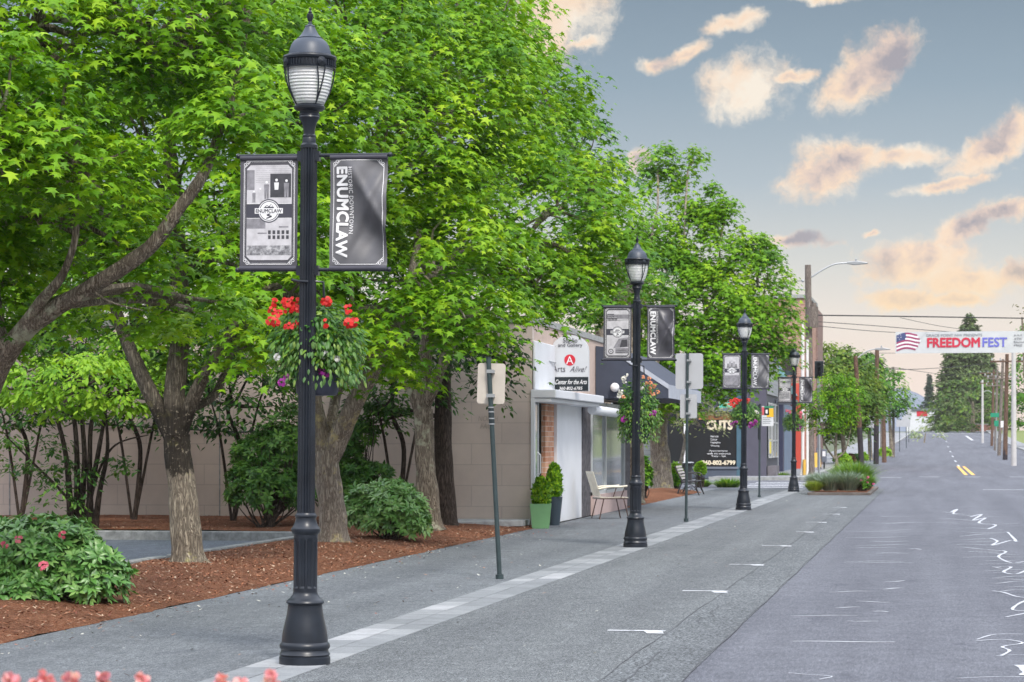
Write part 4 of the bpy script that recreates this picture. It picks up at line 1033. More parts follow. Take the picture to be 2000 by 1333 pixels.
# T1
b = base_at(368, 1120, 30)
tree("maple_tree", b, "maple with a pale lower trunk and black upper bark, forking beside the parking lot kerb", "tree",
     [([b, pp(360,1000,30), pp(348,900,30), pp(345,850,30)], [.215,.178,.168,.175]),
      ([pp(345,870,30), pp(305,790,30), pp(262,700,30), pp(225,600,30.3), pp(200,450,30.8), pp(190,250,31)], [.115,.10,.085,.07,.05,.03]),
      ([pp(347,865,30), pp(342,760,30), pp(352,640,30.1), pp(345,450,30.4), pp(330,200,31), pp(380,0,31.5)], [.15,.13,.12,.10,.07,.03]),
      ([pp(350,850,30), pp(385,760,29.9), pp(425,690,29.6), pp(470,620,29.5), pp(520,560,29.3)], [.105,.085,.06,.045,.02]),
      ([pp(372,800,29.9), pp(420,770,30.3), pp(450,690,30.6), pp(475,560,31)], [.055,.05,.04,.02])],
     [lobe(330,330,31,230,200), lobe(250,560,30.5,190,90), lobe(470,470,30.5,190,130), lobe(520,200,31.5,200,190), lobe(330,80,32,220,170), lobe(480,640,30,120,60), lobe(120,300,32,190,190), lobe(150,610,31,130,60), lobe(430,690,31,90,40), lobe(520,650,31.5,80,60), lobe(690,60,33,150,120), lobe(560,560,29.8,110,70)],
     0.546, 150, 0.537, .108, MAPLE, m_lf1, m_barkT, (.42,.20), TG, seed=2, br=.6)
# T2
b = base_at(652, 1075, 36)
tree("maple_tree", b, "maple with a pale grey trunk in a Y fork, right behind the nearest lamp", "tree",
     [([b, pp(648,1000,36), pp(640,930,36), pp(636,880,36)], [.24,.195,.185,.195]),
      ([pp(630,890,36), pp(620,820,36), pp(608,750,36), pp(600,640,36), pp(590,400,36.5), pp(560,150,37)], [.14,.125,.115,.10,.07,.03]),
      ([pp(640,905,36), pp(668,840,35.9), pp(702,770,35.7), pp(745,700,35.5), pp(790,600,35.3), pp(820,450,35.5)], [.16,.15,.125,.11,.08,.04]),
      ([pp(640,860,36), pp(655,780,36.3), pp(680,700,36.6), pp(700,500,37), pp(740,250,37.5)], [.08,.075,.07,.05,.03])],
     [lobe(720,300,36.5,210,200), lobe(830,510,35.8,190,120), lobe(700,590,35.2,150,90), lobe(560,480,36,150,130), lobe(640,90,37.5,200,160), lobe(850,170,37.5,170,170), lobe(780,660,34.8,120,65), lobe(640,670,34.6,110,55), lobe(740,690,36.5,90,36), lobe(560,650,36,60,50), lobe(880,610,35,100,60), lobe(880,30,38.5,130,120)],
     0.598, 153, 0.586, .116, MAPLE, m_lf1, m_bark2, (.46,.20), TG, seed=3, br=.55)
# T3
b = base_at(842, 1032, 41.5)
tree("maple_tree", b, "slender brown-trunked maple close to the concrete wall, crown spreading over the gallery sign", "tree",
     [([b, pp(835,960,41.5), pp(828,880,41.5), pp(826,800,41.5)], [.21,.18,.165,.16]),
      ([pp(826,820,41.5), pp(800,750,41.5), pp(770,700,41.3), pp(720,640,41)], [.11,.09,.07,.03]),
      ([pp(826,815,41.5), pp(830,700,41.5), pp(850,560,41.6), pp(870,350,42), pp(900,120,42.5)], [.14,.12,.10,.07,.03]),
      ([pp(828,800,41.5), pp(862,720,41.2), pp(900,640,41), pp(960,560,41), pp(1040,450,41)], [.10,.085,.07,.055,.02]),
      ([pp(830,790,41.5), pp(858,740,41.8), pp(880,600,42), pp(950,400,42.3), pp(1000,220,42.5)], [.07,.06,.05,.04,.02])],
     [lobe(980,420,42,160,120), lobe(1090,390,42,120,90), lobe(920,200,43,150,170), lobe(1030,200,43.5,100,120), lobe(1035,548,41,105,50), lobe(945,600,40.6,95,56), lobe(1130,480,41.6,90,70), lobe(900,480,41,110,100), lobe(900,50,44,110,110), lobe(1075,566,40.8,50,32), lobe(1150,370,42.5,60,50), lobe(1170,515,42.6,45,50)],
     0.650, 150, 0.634, .118, MAPLE, m_lf1, m_bark1, (.47,.19), TG, seed=4, br=.5)
# dark neighbour
b = base_at(873, 1018, 43.6)
tree("dark_bark_tree", b, "dark rough-barked trunk standing right behind the slender maple by the wall", "tree",
     [([b, pp(868,930,43.6), pp(866,800,43.6), pp(872,680,43.8), pp(900,600,44)], [.20,.16,.15,.12,.05]),
      ([pp(872,700,43.7), pp(920,690,43), pp(975,700,42.6)], [.03,.025,.01]),
      ([pp(868,720,43.7), pp(800,660,44)], [.03,.015])],
     [lobe(985,715,42.6,45,40), lobe(940,670,43,60,40), lobe(1010,690,42.6,26,30), lobe(740,810,44.2,50,30), lobe(970,760,42.6,28,26), lobe(790,640,44.2,120,60)],
     .42, 40, .34, .11, OVAL, m_lfd, m_bark3, (.40,.2), None, seed=5, br=.4)
# T4 behind the gallery, dark and light
b = base_at(1243, 985, 63)
tree("maple_tree", b, "deep green maple growing just behind the gallery, in line with the second lamp's head", "tree",
     [([b, pp(1243,900,63), pp(1240,780,63), pp(1225,600,63.5), pp(1180,400,64)], [.22,.20,.18,.12,.05]),
      ([pp(1240,790,63), pp(1285,700,63), pp(1290,600,63)], [.09,.07,.03])],
     [lobe(1120,300,66,70,70), lobe(1075,190,67,42,66), lobe(1160,410,65,62,70), lobe(1205,560,63.5,62,85), lobe(1150,560,64.5,60,60), lobe(1090,330,66,70,90), lobe(1180,305,66,26,30), lobe(1000,90,68,50,100)],
     0.858, 135, 0.805, .17, MAPLE, m_lf2, m_bark1, (.45,.18), TG, seed=6, br=.35)
# T5 the tall one at the corner
b = base_at(1292, 952, 79)
tree("maple_tree", b, "tall maple with several pointed tops, left of the sign post with two plates", "tree",
     [([b, pp(1290,900,79), pp(1287,850,79), pp(1287,820,79)], [.38,.31,.29,.30]),
      ([pp(1287,835,79), pp(1262,760,79), pp(1250,650,79), pp(1270,480,79), pp(1285,400,79)], [.15,.11,.08,.045,.02]),
      ([pp(1289,830,79), pp(1320,770,79), pp(1345,700,79), pp(1400,560,79), pp(1405,480,79)], [.16,.12,.09,.05,.02]),
      ([pp(1288,825,79), pp(1300,720,79), pp(1330,560,79), pp(1338,420,79)], [.12,.08,.045,.015]),
      ([pp(1345,700,79), pp(1430,650,79), pp(1480,560,79)], [.08,.06,.03])],
     [lobe(1285,430,80,40,120), lobe(1337,440,80,28,125), lobe(1415,490,79,36,100), lobe(1300,560,79,75,90), lobe(1250,520,80,42,90), lobe(1260,660,79,52,70), lobe(1360,500,79.5,50,90), lobe(1440,560,79,50,80), lobe(1375,440,79.8,26,60), lobe(1380,600,78.5,85,85), lobe(1480,590,79,58,110), lobe(1440,650,78.5,75,70), lobe(1330,700,78,85,60), lobe(1410,730,78,60,40), lobe(1500,670,79,42,55), lobe(1285,318,80,20,42), lobe(1343,322,80,11,36), lobe(1480,498,79.5,26,34), lobe(1300,770,77.5,60,36), lobe(1400,392,79.5,12,22), lobe(1425,388,79.5,10,20)],
     .60, 158, .62, .145, MAPLE, m_lf1, m_bark2, (.42,.17), TG, seed=7, br=.3, flat=.8, keep=None)
# yellow-green twiggy crown between
b = (XatPx(1185, 70), 70.0, 0.1)
tree("birch_tree", b, "thin yellow-green tree showing its twigs behind the second lamp's photo banner", "tree",
     [([b, pp(1185,750,70.5), pp(1175,640,70.5), pp(1190,560,70.5)], [.14,.11,.08,.03])],
     [lobe(1165,640,71,42,50), lobe(1200,590,71,34,50), lobe(1250,560,76,34,70)], .7, 26, .5, .12, OVAL, m_lff, m_bark2, (.6,.2), None, seed=8, br=1.0, brr=.025)
# low tree with cream leaves in front of the salon window
b = base_at(1330, 950, 84) ; b = (b[0]-.2, b[1], 0.05)
m_lfw = leafmat("cream_edged_leaf", (0.16,0.24,0.08), (0.36,0.42,0.18), (0.62,0.60,0.36), 0.5, 0.3)
tree("small_ornamental_tree", b, "small tree with cream-green leaves hanging before the salon window", "tree",
     [([b, pp(1335,880,84), pp(1345,830,84), pp(1375,790,84)], [.07,.06,.05,.02]), ([pp(1338,860,84), pp(1320,800,84), pp(1325,760,84)], [.04,.03,.02])],
     [lobe(1345,790,84,42,28), lobe(1390,785,84,34,22), lobe(1360,825,83.6,45,13), lobe(1405,810,84,18,12)], .5, 60, .4, .11, OVAL, m_lfw, m_bark2, (.5,.25), None, seed=9, br=.4)

# ---- whorled-leaf shrubs (rhododendron)
def shrub(name, base, label, lobes, n, ls, mat, bark, seed, cat="shrub", group=None, per=8, stems=True, shape=LANCE, tl=(.48,.2), flowersp=None, inner=.6, droop=.0):
    global rng; rng = np.random.default_rng(seed); random.seed(seed)
    root = empty(name, base, label, cat, group)
    vol = np.array([l[1][0]*l[1][1]+l[1][0]*l[1][2]+l[1][1]*l[1][2] for l in lobes]); cnt = (n*vol/vol.sum()).astype(int)
    Pc = []; Qc = []
    for (c, r), k in zip(lobes, cnt):
        d = randdir(k); d[:,2] = np.where(d[:,2] < -.45, -d[:,2]*.6, d[:,2]); rr = rng.uniform(0, 1, k)**.35*(1-inner)+inner
        lum = np.array([1+.22*mnoise.noise((q[0]*2.5+c[0], q[1]*2.5, q[2]*2.5+seed)) for q in d])
        Pc.append(np.array(c)+d*np.array(r)*(rr*lum)[:,None]); Qc.append(d)
    Pc = np.concatenate(Pc); Qc = np.concatenate(Qc); keep = Pc[:,2] > base[2]+.05; Pc = Pc[keep]; Qc = Qc[keep]; m_ = len(Pc)
    ax = Qc*.8 + [0,0,.55] + rng.normal(size=(m_,3))*.3; ax /= np.linalg.norm(ax, axis=1, keepdims=True)
    t1 = np.cross(ax, [0.3,.2,.9]); t1 /= np.linalg.norm(t1, axis=1, keepdims=True); t2 = np.cross(ax, t1)
    Pn=[];Nn=[];Dn=[];ti=[]; base_t = rng.normal(tl[0], .13, m_)
    for k in range(per):
        a = 2*math.pi*k/per + rng.uniform(-.3,.3,m_); rad = t1*np.cos(a)[:,None]+t2*np.sin(a)[:,None]; lift = rng.uniform(.0,.7,m_)[:,None]-droop
        D_ = rad + ax*lift; Pn.append(Pc+rad*ls*.06); Nn.append(ax - rad*lift); Dn.append(D_); ti.append(base_t + rng.normal(0,tl[1]*.5,m_))
    leaves("foliage", np.concatenate(Pn), np.concatenate(Nn), np.concatenate(Dn), ls*rng.uniform(.7,1.2,m_*per), np.concatenate(ti), shape, mat, root, base)
    if stems:
        mb = MB()
        for k in range(40):
            i = random.randrange(m_); p = Pc[i]; q0 = np.array(base)+[random.uniform(-.12,.12), random.uniform(-.12,.12), 0]; mid = (q0+p)/2+rng.normal(size=3)*.06; mid[2] = q0[2]+(p[2]-q0[2])*.4
            limb(mb, [q0, mid, p], [.016,.011,.005], 5, 4, 0)
        mb.build("stems", bark, root, base)
    if flowersp:
        for (nm, mt, pts, r) in flowersp: flowers(nm, [np.array(p)-np.array(base) for p in pts], r, mt, root, 7)
    return root
b = base_at(110, 1190, 23.3)
shrub("rhododendron_bush", b, "low rhododendron bush with a few pink blooms at the lower left edge", [lobe(60,1110,23.6,125,100), lobe(165,1135,23.4,85,78), lobe(110,1075,23.6,90,60), lobe(0,1100,23.8,80,90), lobe(30,1170,23.2,90,50)], 1500, .115, m_lfr, m_bark3, 21, "bush", None, 8,
      flowersp=[("pink_flowers", m_fl_pk, [pp(82,1106,22.9), pp(86,1104,22.9), pp(122,1044,23.1), pp(36,1052,23.1), pp(8,1067,23.1), pp(50,1178,22.9)], .04)])
b = base_at(762, 1060, 37.6)
shrub("rhododendron_bush", b, "rounded light green rhododendron bush between the pale Y-forked maple and the slender one", [lobe(770,1010,37.8,66,52), lobe(720,1000,38.0,50,50), lobe(800,1025,37.7,38,35), lobe(760,970,38,50,30)], 1150, .125, m_lfr, m_bark3, 22, "bush", None, 8, tl=(.62,.2))
b = base_at(705, 1030, 42.5)
shrub("tall_shrub", b, "taller dark shrub behind the rounded bush, its side shoots reaching toward the wall", [lobe(690,960,43,50,70), lobe(660,900,43.4,50,80), lobe(735,925,43,32,20), lobe(700,850,43.6,36,36), lobe(745,800,43.6,30,16)], 850, .13, m_lfd, m_bark3, 23, "shrub", None, 7, tl=(.55,.2))
b = base_at(520, 1030, 41.5)
shrub("tall_shrub", b, "broad dark green shrub against the wall, left of the nearest lamp's shaft", [lobe(520,960,42,78,62), lobe(560,880,42.4,60,80), lobe(500,890,42.6,50,40), lobe(590,960,42.2,46,60), lobe(470,940,42,30,34)], 1300, .125, m_lfd, m_bark3, 24, "shrub", None, 7, tl=(.62,.22))
# multi-stem dogwood with bright leaves
b = base_at(165, 1015, 41.5)
mbt = []
for k, (q1, q2, q3) in enumerate([((130,900),(105,800),(60,700)), ((150,880),(140,780),(130,690)), ((165,900),(160,780),(180,680)), ((185,920),(200,840),(215,740)), ((190,930),(225,870),(290,850)), ((120,960),(60,900),(10,850)), ((175,900),(185,800),(240,700)), ((195,960),(210,880),(205,790))]):
    mbt.append(([(b[0]+(k-3.5)*.06, b[1]+random.uniform(-.1,.1), b[2]), pp(*q1, 41.3), pp(*q2, 41.2), pp(*q3, 41)], [.065,.045,.034,.015] if k not in (4,5) else [.03,.025,.018,.008]))
dg = tree("dogwood_tree", b, "many-stemmed dark-trunked dogwood with a bright lime-green leaf canopy, at the left by the wall", "tree", mbt,
     [lobe(90,745,40.6,85,42), lobe(170,740,40.4,95,48), lobe(240,765,40.4,62,42), lobe(30,760,41,45,28), lobe(120,790,40.5,70,26), lobe(250,690,41,40,40), lobe(310,720,41,50,20)], .27, 74, .26, .115, OVAL, m_lf3, m_bark3, (.5,.2), None, seed=10, br=.3, flare=0)
C = clumps_on([lobe(90,900,41.3,46,50), lobe(20,890,41.6,40,40), lobe(230,900,41.3,26,20), lobe(120,960,41,40,30), lobe(270,915,41.2,22,13), lobe(160,930,41,26,30)], .38, .8)
crown(C, 34, .28, .10, OVAL, m_lfd, dg, b, "lower_shoots", tl=(.65,.2))
# dark evergreen mass behind the trunks, against the wall top (separate trees behind the wall)
for k, (px, y0, w_, h_, lb) in enumerate([(40, 730, 120, 105, "dark leafy tree in front of the wall, behind the bright lime-green dogwood"), (260, 755, 135, 80, "dark leafy tree between the dogwood and the black-barked maple, close to the wall"), (455, 770, 120, 80, "dark leafy tree hanging over the cable on the wall, left of the nearest lamp"), (775, 735, 105, 70, "dark leafy tree against the wall, right of the pale forked trunk")]):
    zc = (46.2, 45.6, 45.0, 44.8)[k] - 1.0; q = P(px, PY0, zc); bb = (q.x, q.y, 0)
    tree("background_tree", bb, lb, "tree", [([bb, pp(px+14, 880, zc), pp(px-10, 800, zc), pp(px+8, y0-h_*.4, zc)], [.05,.042,.036,.015]), ([bb, pp(px-24, 860, zc), pp(px-44, 780, zc)], [.03,.025,.012]), ([bb, pp(px+40, 830, zc), pp(px+60, 760, zc)], [.028,.024,.012])],
         [lobe(px, y0, zc-.2, w_, h_, 1.0), lobe(px+w_*.5, y0-h_*1.0, zc, w_*.7, h_*1.1, 1.1), lobe(px-w_*.5, y0-h_*1.0, zc, w_*.7, h_*1.1, 1.1), lobe(px, y0-h_*2.4, zc, w_*1.1, h_*1.5, 1.2)], .42, 84, .42, .115, OVAL, m_lfd, m_bark3, (.50,.24), "dark trees along the concrete wall", seed=30+k, br=.3, back=.2)

# ---- trees farther down the street
def fartree(px, py_base, zc, lobes, label, mat=m_lff, tl=(.5,.2), seed=0, ls=.26, sp=.62, R=.8, per=110, group=None, tr=.16, name="street_tree", h0=None, flat=.7, bark=m_bark1):
    q = P(px, PY0, zc); bb = (q.x, q.y, hz(q.y)+.05); top = lobes[0]
    return tree(name, bb, label, "tree", [([bb, ((bb[0]+top[0][0])/2, (bb[1]+top[0][1])/2, (bb[2]+top[0][2])/2), top[0]], [tr, tr*.8, tr*.35])], lobes, sp, per, R, ls, SMALLQ, mat, bark, tl, group, seed=seed, br=.25, brr=.04, flat=flat, back=.3)
FG = "street trees beyond the crossing"
fartree(1650, 0, 150, [lobe(1640,760,150,52,44), lobe(1625,820,152,34,30), lobe(1680,745,153,30,34), lobe(1600,770,150,30,30), lobe(1670,790,150,40,36), lobe(1625,700,152,24,22), lobe(1660,710,151,26,18)], "yellow-green tree left of the first slanting dark pole", seed=40, tl=(.62,.2), group=FG)
fartree(1700, 0, 175, [lobe(1695,770,175,34,44), lobe(1690,720,176,26,26), lobe(1665,820,174,26,22)], "tree between the two leaning wooden poles beyond the crossing", seed=41, tl=(.4,.2), group=FG, mat=m_lf2)
fartree(1742, 0, 195, [lobe(1735,780,195,32,34), lobe(1742,750,195,22,24), lobe(1722,800,195,24,20), lobe(1755,790,196,14,18)], "round dark green tree on the left pavement, just left of the blue hill", seed=42, tl=(.38,.2), group=FG, mat=m_lf2, sp=1.1)
fartree(1605, 0, 230, [lobe(1606,680,230,6,14), lobe(1606,700,230,9,14), lobe(1604,720,230,12,12)], "thin pointed yellow-green treetop just right of the main wooden pole", seed=43, tl=(.75,.15), sp=1.3, name="slim_tree")
# island sapling
q = P(1634, PY0, 80.5); bb = (q.x, q.y, .15)
tree("young_tree", bb, "young tree with a thin pale trunk growing out of the grass island", "tree",
     [([bb, pp(1634,905,80.5), pp(1632,880,80.5), pp(1636,800,80.5)], [.075,.06,.05,.02]), ([pp(1634,900,80.5), pp(1612,870,80.5), pp(1600,820,80.3)], [.035,.028,.012]), ([pp(1634,895,80.5), pp(1652,878,80.5), pp(1665,820,80.5)], [.035,.025,.01]), ([pp(1633,880,80.5), pp(1618,840,80.6)], [.025,.012])],
     [lobe(1600,790,80.3,32,26), lobe(1640,785,80.5,30,30), lobe(1612,828,80.2,28,18), lobe(1662,772,80.5,20,24), lobe(1625,755,80.6,26,20), lobe(1578,800,80,18,14), lobe(1658,812,80.4,16,12), lobe(1650,745,80.6,14,14)],
     .28, 60, .30, .10, OVAL, m_lf1, m_bark2, (.36,.2), None, seed=45, br=.6, brr=.012)
def conifer(px, zc, ytop, ybase, wpx, label, mat, seed, name="conifer_tree", dens=1.0, droop=.5, group=None, bare=.05):
    global rng; rng = np.random.default_rng(seed); random.seed(seed)
    q = P(px, PY0, zc); g0 = hz(q.y); top = EYE+(PY0-ytop)/FPX*zc; H = top-g0; R = wpx/FPX*zc
    root = empty(name, (q.x, q.y, g0), label, "tree", group); mb = MB(); limb(mb, [(0,0,0),(0,0,H*.5),(0.1,0,H)], [H*.018,H*.012,.03], 8, 6, .1)
    Pn=[];Dn=[];Nn=[];S=[]
    z = H*bare
    while z < H*.995:
        f = 1-z/H; L_ = R*(f**.72)*random.uniform(.5,1.2)+.15; nb = max(4, int(9*dens)); a0 = random.uniform(0,6)
        for k in range(nb):
            a = a0+2*math.pi*k/nb+random.uniform(-.3,.3); l = L_*random.uniform(.6,1.1); zb = z+random.uniform(-.3,.3)
            dx, dy = math.cos(a), math.sin(a)
            if f > .1 and random.random() < .6: mb.tube([(0,0,zb),(dx*l*.5,dy*l*.5,zb-.02*l),(dx*l,dy*l,zb-droop*l*.4)], [.05,.03,.01], 4)
            m_ = int(max(6, 15*l))
            t = rng.uniform(.15,1.0,m_); sp_ = rng.normal(0,.16,m_)*l*(.4+t*.6)
            Pn.append(np.stack([dx*l*t - dy*sp_, dy*l*t+dx*sp_, zb - droop*.4*l*t**2 + rng.normal(0,.10,m_)], 1))
            Dn.append(np.stack([dx - dy*sp_*1.2, dy+dx*sp_*1.2, np.full(m_,-.7)],1)+rng.normal(size=(m_,3))*.3); Nn.append(np.tile([dx*.3,dy*.3,.9],(m_,1))+rng.normal(size=(m_,3))*.3); S.append(rng.uniform(.35,.85,m_)*(H/22)**.5)
        z += max(.28, H*.028)/dens
    mb.build("trunk", m_bark3, root, smooth=60); Pn = np.concatenate(Pn); n = len(Pn)
    leaves("crown", Pn, np.concatenate(Nn), np.concatenate(Dn), np.concatenate(S), np.clip(rng.normal(.45,.2,n),0,1), SMALLQ, mat, root)
    return root
CG = "conifers at the end of the street"
conifer(1893, 430, 610, 848, 92, "tallest conifer, its tip showing above the freedom banner", m_lfc, 51, dens=1.15, group=CG, droop=.8)
conifer(1858, 415, 668, 848, 54, "left shoulder conifer below the freedom banner, beside the tallest one", m_lfc, 52, dens=1.2, group=CG)
conifer(1930, 440, 682, 848, 60, "conifer right of the tallest one, behind the cluster of poles", m_lfc, 53, dens=1.2, group=CG)
conifer(1815, 520, 732, 850, 20, "small bluish conifer just right of the blue hill", m_lfcd, 54, dens=1.2, group=CG)
conifer(1838, 500, 745, 850, 26, "bluish conifer between the small one and the tall group", m_lfcd, 55, dens=1.2, group=CG)
conifer(1800, 560, 790, 850, 18, "lowest bluish conifer in front of the hill foot", m_lfcd, 56, dens=1.0, group=CG)
fartree(1900, 0, 400, [lobe(1900,785,400,56,48), lobe(1862,800,400,38,34), lobe(1935,795,400,42,36), lobe(1845,822,400,30,20)], "broad green tree at the foot of the tallest conifer", seed=57, ls=.6, sp=2.4, R=1.8, per=46, tr=.4, tl=(.45,.2), name="broad_tree")
fartree(2010, 0, 260, [lobe(2010,740,260,32,50), lobe(2015,660,260,18,30), lobe(2005,800,260,30,36)], "green tree at the right edge behind the poles", seed=58, ls=.38, sp=1.4, R=1.1, tl=(.42,.2), mat=m_lf2, tr=.3, name="broad_tree")
fartree(2012, 0, 130, [lobe(1996,620,130,16,24), lobe(2015,600,130,20,40)], "thin-leaved brownish branches hanging in at the right edge above the banner", mat=leafmat("brownish_leaf", (0.05,0.06,0.02),(0.12,0.12,0.04),(0.22,0.2,0.07)), seed=59, ls=.22, sp=1.3, per=14, R=.8, tr=.12, name="thin_tree")
fartree(1805, 0, 300, [lobe(1808,846,300,22,10), lobe(1790,846,300,14,9), lobe(1826,843,300,14,10)], "pale flowering bush at the left end of the street", mat=leafmat("pale_flowering_leaf", (0.12,0.2,0.08),(0.35,0.42,0.25),(0.72,0.74,0.58)), seed=60, ls=.34, sp=1.2, R=.8, tr=.1, name="flowering_bush", per=60)
for k, (px, zc, r_, lb, mt) in enumerate([(1649,143,13,"yellow-green clipped bush left of the first slanting pole", m_lf3), (1660,150,10,"dark reddish bush beside the yellow-green one", None), (1672,155,9,"dark green clipped bush at the foot of the first slanting pole", m_lfd), (1684,160,10,"bright green bush between the two slanting poles", m_lf3), (1728,182,12,"yellowish hedge bush behind the short wooden post", m_lf3), (1640,150,11,"green bush behind the young tree's trunk", m_lf2)]):
    if mt is None: mt = leafmat("reddish_leaf", (0.04,0.02,0.01),(0.12,0.06,0.03),(0.2,0.12,0.05))
    q = P(px, PY0, zc); bb = (q.x, q.y, hz(q.y)+.12); r = r_/FPX*zc
    shrub("roundish_bush", bb, lb, [((bb[0],bb[1],bb[2]+r*.8),(r*1.1,r*1.1,r))], 150, .16, mt, m_bark3, 61+k, "bush", "clipped bushes on the far pavement", 6, False, SMALLQ)

# ---- grasses
def grass(name, base, r, h, n, mat, label, seed, cat="plant", group=None, wd=1.6, lean=.6, parent=None):
    global rng; rng = np.random.default_rng(seed)
    root = empty(name, base, label, cat, group)
    a = rng.uniform(0,2*math.pi,n); rr = r*.35*np.sqrt(rng.uniform(0,1,n)); out = rng.uniform(0,lean,n)**1.0
    Pn = np.stack([rr*np.cos(a), rr*np.sin(a), np.zeros(n)],1)
    D_ = np.stack([out*np.cos(a), out*np.sin(a), np.ones(n)],1); Nn = np.stack([-np.cos(a),-np.sin(a),out],1)+rng.normal(size=(n,3))*.15
    bl = ([(x*wd, y, z) for x, y, z in BLADE[0]], BLADE[1])
    leaves("blades", Pn, Nn, D_, h*rng.uniform(.6,1.15,n)*np.sqrt(1+out**2*.35), np.clip(rng.normal(.5,.22,n),0,1), bl, mat, root)
    return root
m_fes = leafmat("blue_fescue", (0.10,0.17,0.13), (0.24,0.33,0.27), (0.42,0.50,0.42), 0.6, 0.2)
m_gr = leafmat("green_grass_blade", (0.05,0.14,0.02), (0.15,0.32,0.04), (0.35,0.50,0.10), 0.5, 0.3)
m_gry = leafmat("yellow_grass_blade", (0.10,0.18,0.02), (0.25,0.36,0.05), (0.48,0.52,0.12), 0.5, 0.3)
for k, (px, zc, w_, h_, mt, lb) in enumerate([(1600,75.5,30,34,m_fes,"grey-blue grass clump at the left of the island, behind the yellowish one"), (1622,74.2,28,34,m_fes,"grey-blue grass clump left of the young trunk, nearest the kerb"), (1655,74.3,36,38,m_fes,"widest grey-blue grass clump, right of the young trunk"), (1590,73.9,24,20,m_gry,"low yellow-green clump at the island's left corner"), (1672,77.5,40,52,m_gr,"tall arching green day-lily clump at the back of the island"), (1655,79,30,50,m_gr,"upright green clump just right behind the young trunk"), (1692,75.5,14,30,m_gr,"small green clump at the island's right end by the pink flowers")]):
    q = P(px, PY0, zc); bb = (q.x, q.y, .12); grass("ornamental_grass", bb, w_/FPX*zc*1.3, h_/FPX*zc*1.0, 1300, mt, lb, 80+k, group="grass clumps on the planted island", wd=.6, lean=.85)
q = P(1684, PY0, 74.3); bb = (q.x, q.y, .12)
shrub("pink_flower_clump", bb, "magenta flower clump at the right end of the planted island", [((bb[0],bb[1],.30),(.20,.20,.18))], 90, .08, m_lf2, m_bark3, 90, "plant", None, 6, True, SMALLQ, flowersp=[("magenta_flowers", flmat("magenta_petals",(0.6,0.05,0.25),(0.75,0.15,0.4)), [(bb[0]+random.gauss(0,.16), bb[1]-.12+random.gauss(0,.06), .36+random.gauss(0,.08)) for _ in range(18)], .04)])
for k, (px, zc, w_, h_, lb) in enumerate([(1422,86,24,16,"low green plant at the kerb in front of the salon window"), (1374,87,10,12,"small light plant beside the bench's right foot"), (1528,107,12,10,"pale tuft of weeds below the blue-grey shop panel")]):
    q = P(px, PY0, zc); bb = (q.x, q.y, hz(q.y)+.0); grass("kerb_plant", bb, w_/FPX*zc*2.4, h_/FPX*zc*1.2, 500, m_gr, lb, 95+k, wd=2.4, lean=1.6, group="low plants by the side street")
for k, (px, py, zc, rx, rz_, mt, lb) in enumerate([(1318,925,80.5,13,20,m_lf3,"yellow-green bush behind the bench, right of the tall maple's trunk"), (1313,940,79.5,12,12,m_lf2,"low green bush at the foot of the tall maple"), (1368,918,86,8,14,m_lf3,"orange-green bush right of the litter bin"), (1255,930,66,16,36,m_lf2,"upright green shrub between the gallery and the tall maple")]):
    c, r = lobe(px, py, zc, rx, rz_); bb = (c[0], c[1], bedz(c[0], c[1])); shrub("garden_bush", bb, lb, [(c, r)], 260, .13, mt, m_bark3, 110+k, "bush", "bushes around the tall maple", 6, True, SMALLQ)
# foreground astilbe plumes, close to the lens and out of focus
m_as = flmat("pink_plume", (0.82,0.34,0.42), (0.92,0.66,0.66)); m_asl = leafmat("astilbe_leaf", (0.05,0.15,0.05), (0.12,0.25,0.08), (0.3,0.35,0.12))
def astilbe(px, py, zc, label, seed, tall=1.0):
    global rng; rng = np.random.default_rng(seed); random.seed(seed)
    q = P(px, PY0, zc); base = (q.x, q.y, 0); top = EYE+(PY0-py)/FPX*zc; root = empty("astilbe_plant", base, label, "flower", "pink flower plumes in the near foreground")
    mb = MB(); Pn=[];Dn=[]
    for k in range(5):
        dx, dy = random.gauss(0,.045), random.gauss(0,.06); h = top*(1-random.uniform(0,.05)); mb.tube([(dx*.3,dy*.3,0),(dx*.7,dy*.7,h*.6),(dx,dy,h)], [.004,.003,.0015], 5)
        for _ in range(220):
            t = random.random()**1.2; a = random.uniform(0,6.28); w_ = .024*t+.003; Pn.append((dx+w_*math.cos(a), dy+w_*math.sin(a), h-.16*t)); Dn.append((math.cos(a),math.sin(a),.5))
    n = len(Pn); leaves("plume", Pn, randdir(n), Dn, rng.uniform(.010,.020,n), rng.uniform(0,1,n), PETAL, m_as, root)
    mb.build("stems", m_bark2, root); n = 220; d = randdir(n); leaves("foliage", d*[.16,.16,.12]+[0,0,top*.45], randdir(n)+[0,0,1], d, rng.uniform(.04,.08,n), rng.uniform(0,1,n), OVAL, m_asl, root)
for k, (px, py, zc, lb) in enumerate([(28,1304,4.6,"pink flower plumes at the very bottom left corner"), (88,1309,4.8,"second clump of pink plumes from the bottom left corner"), (150,1316,4.7,"pale pink plumes at the bottom edge below the rhododendron"), (232,1313,5.2,"small pink plume at the bottom edge, left of the nearest lamp base"), (488,1314,5.0,"pink plumes over the pavers in front of the nearest lamp base")]):
    astilbe(px, py, zc, lb, 140+k)
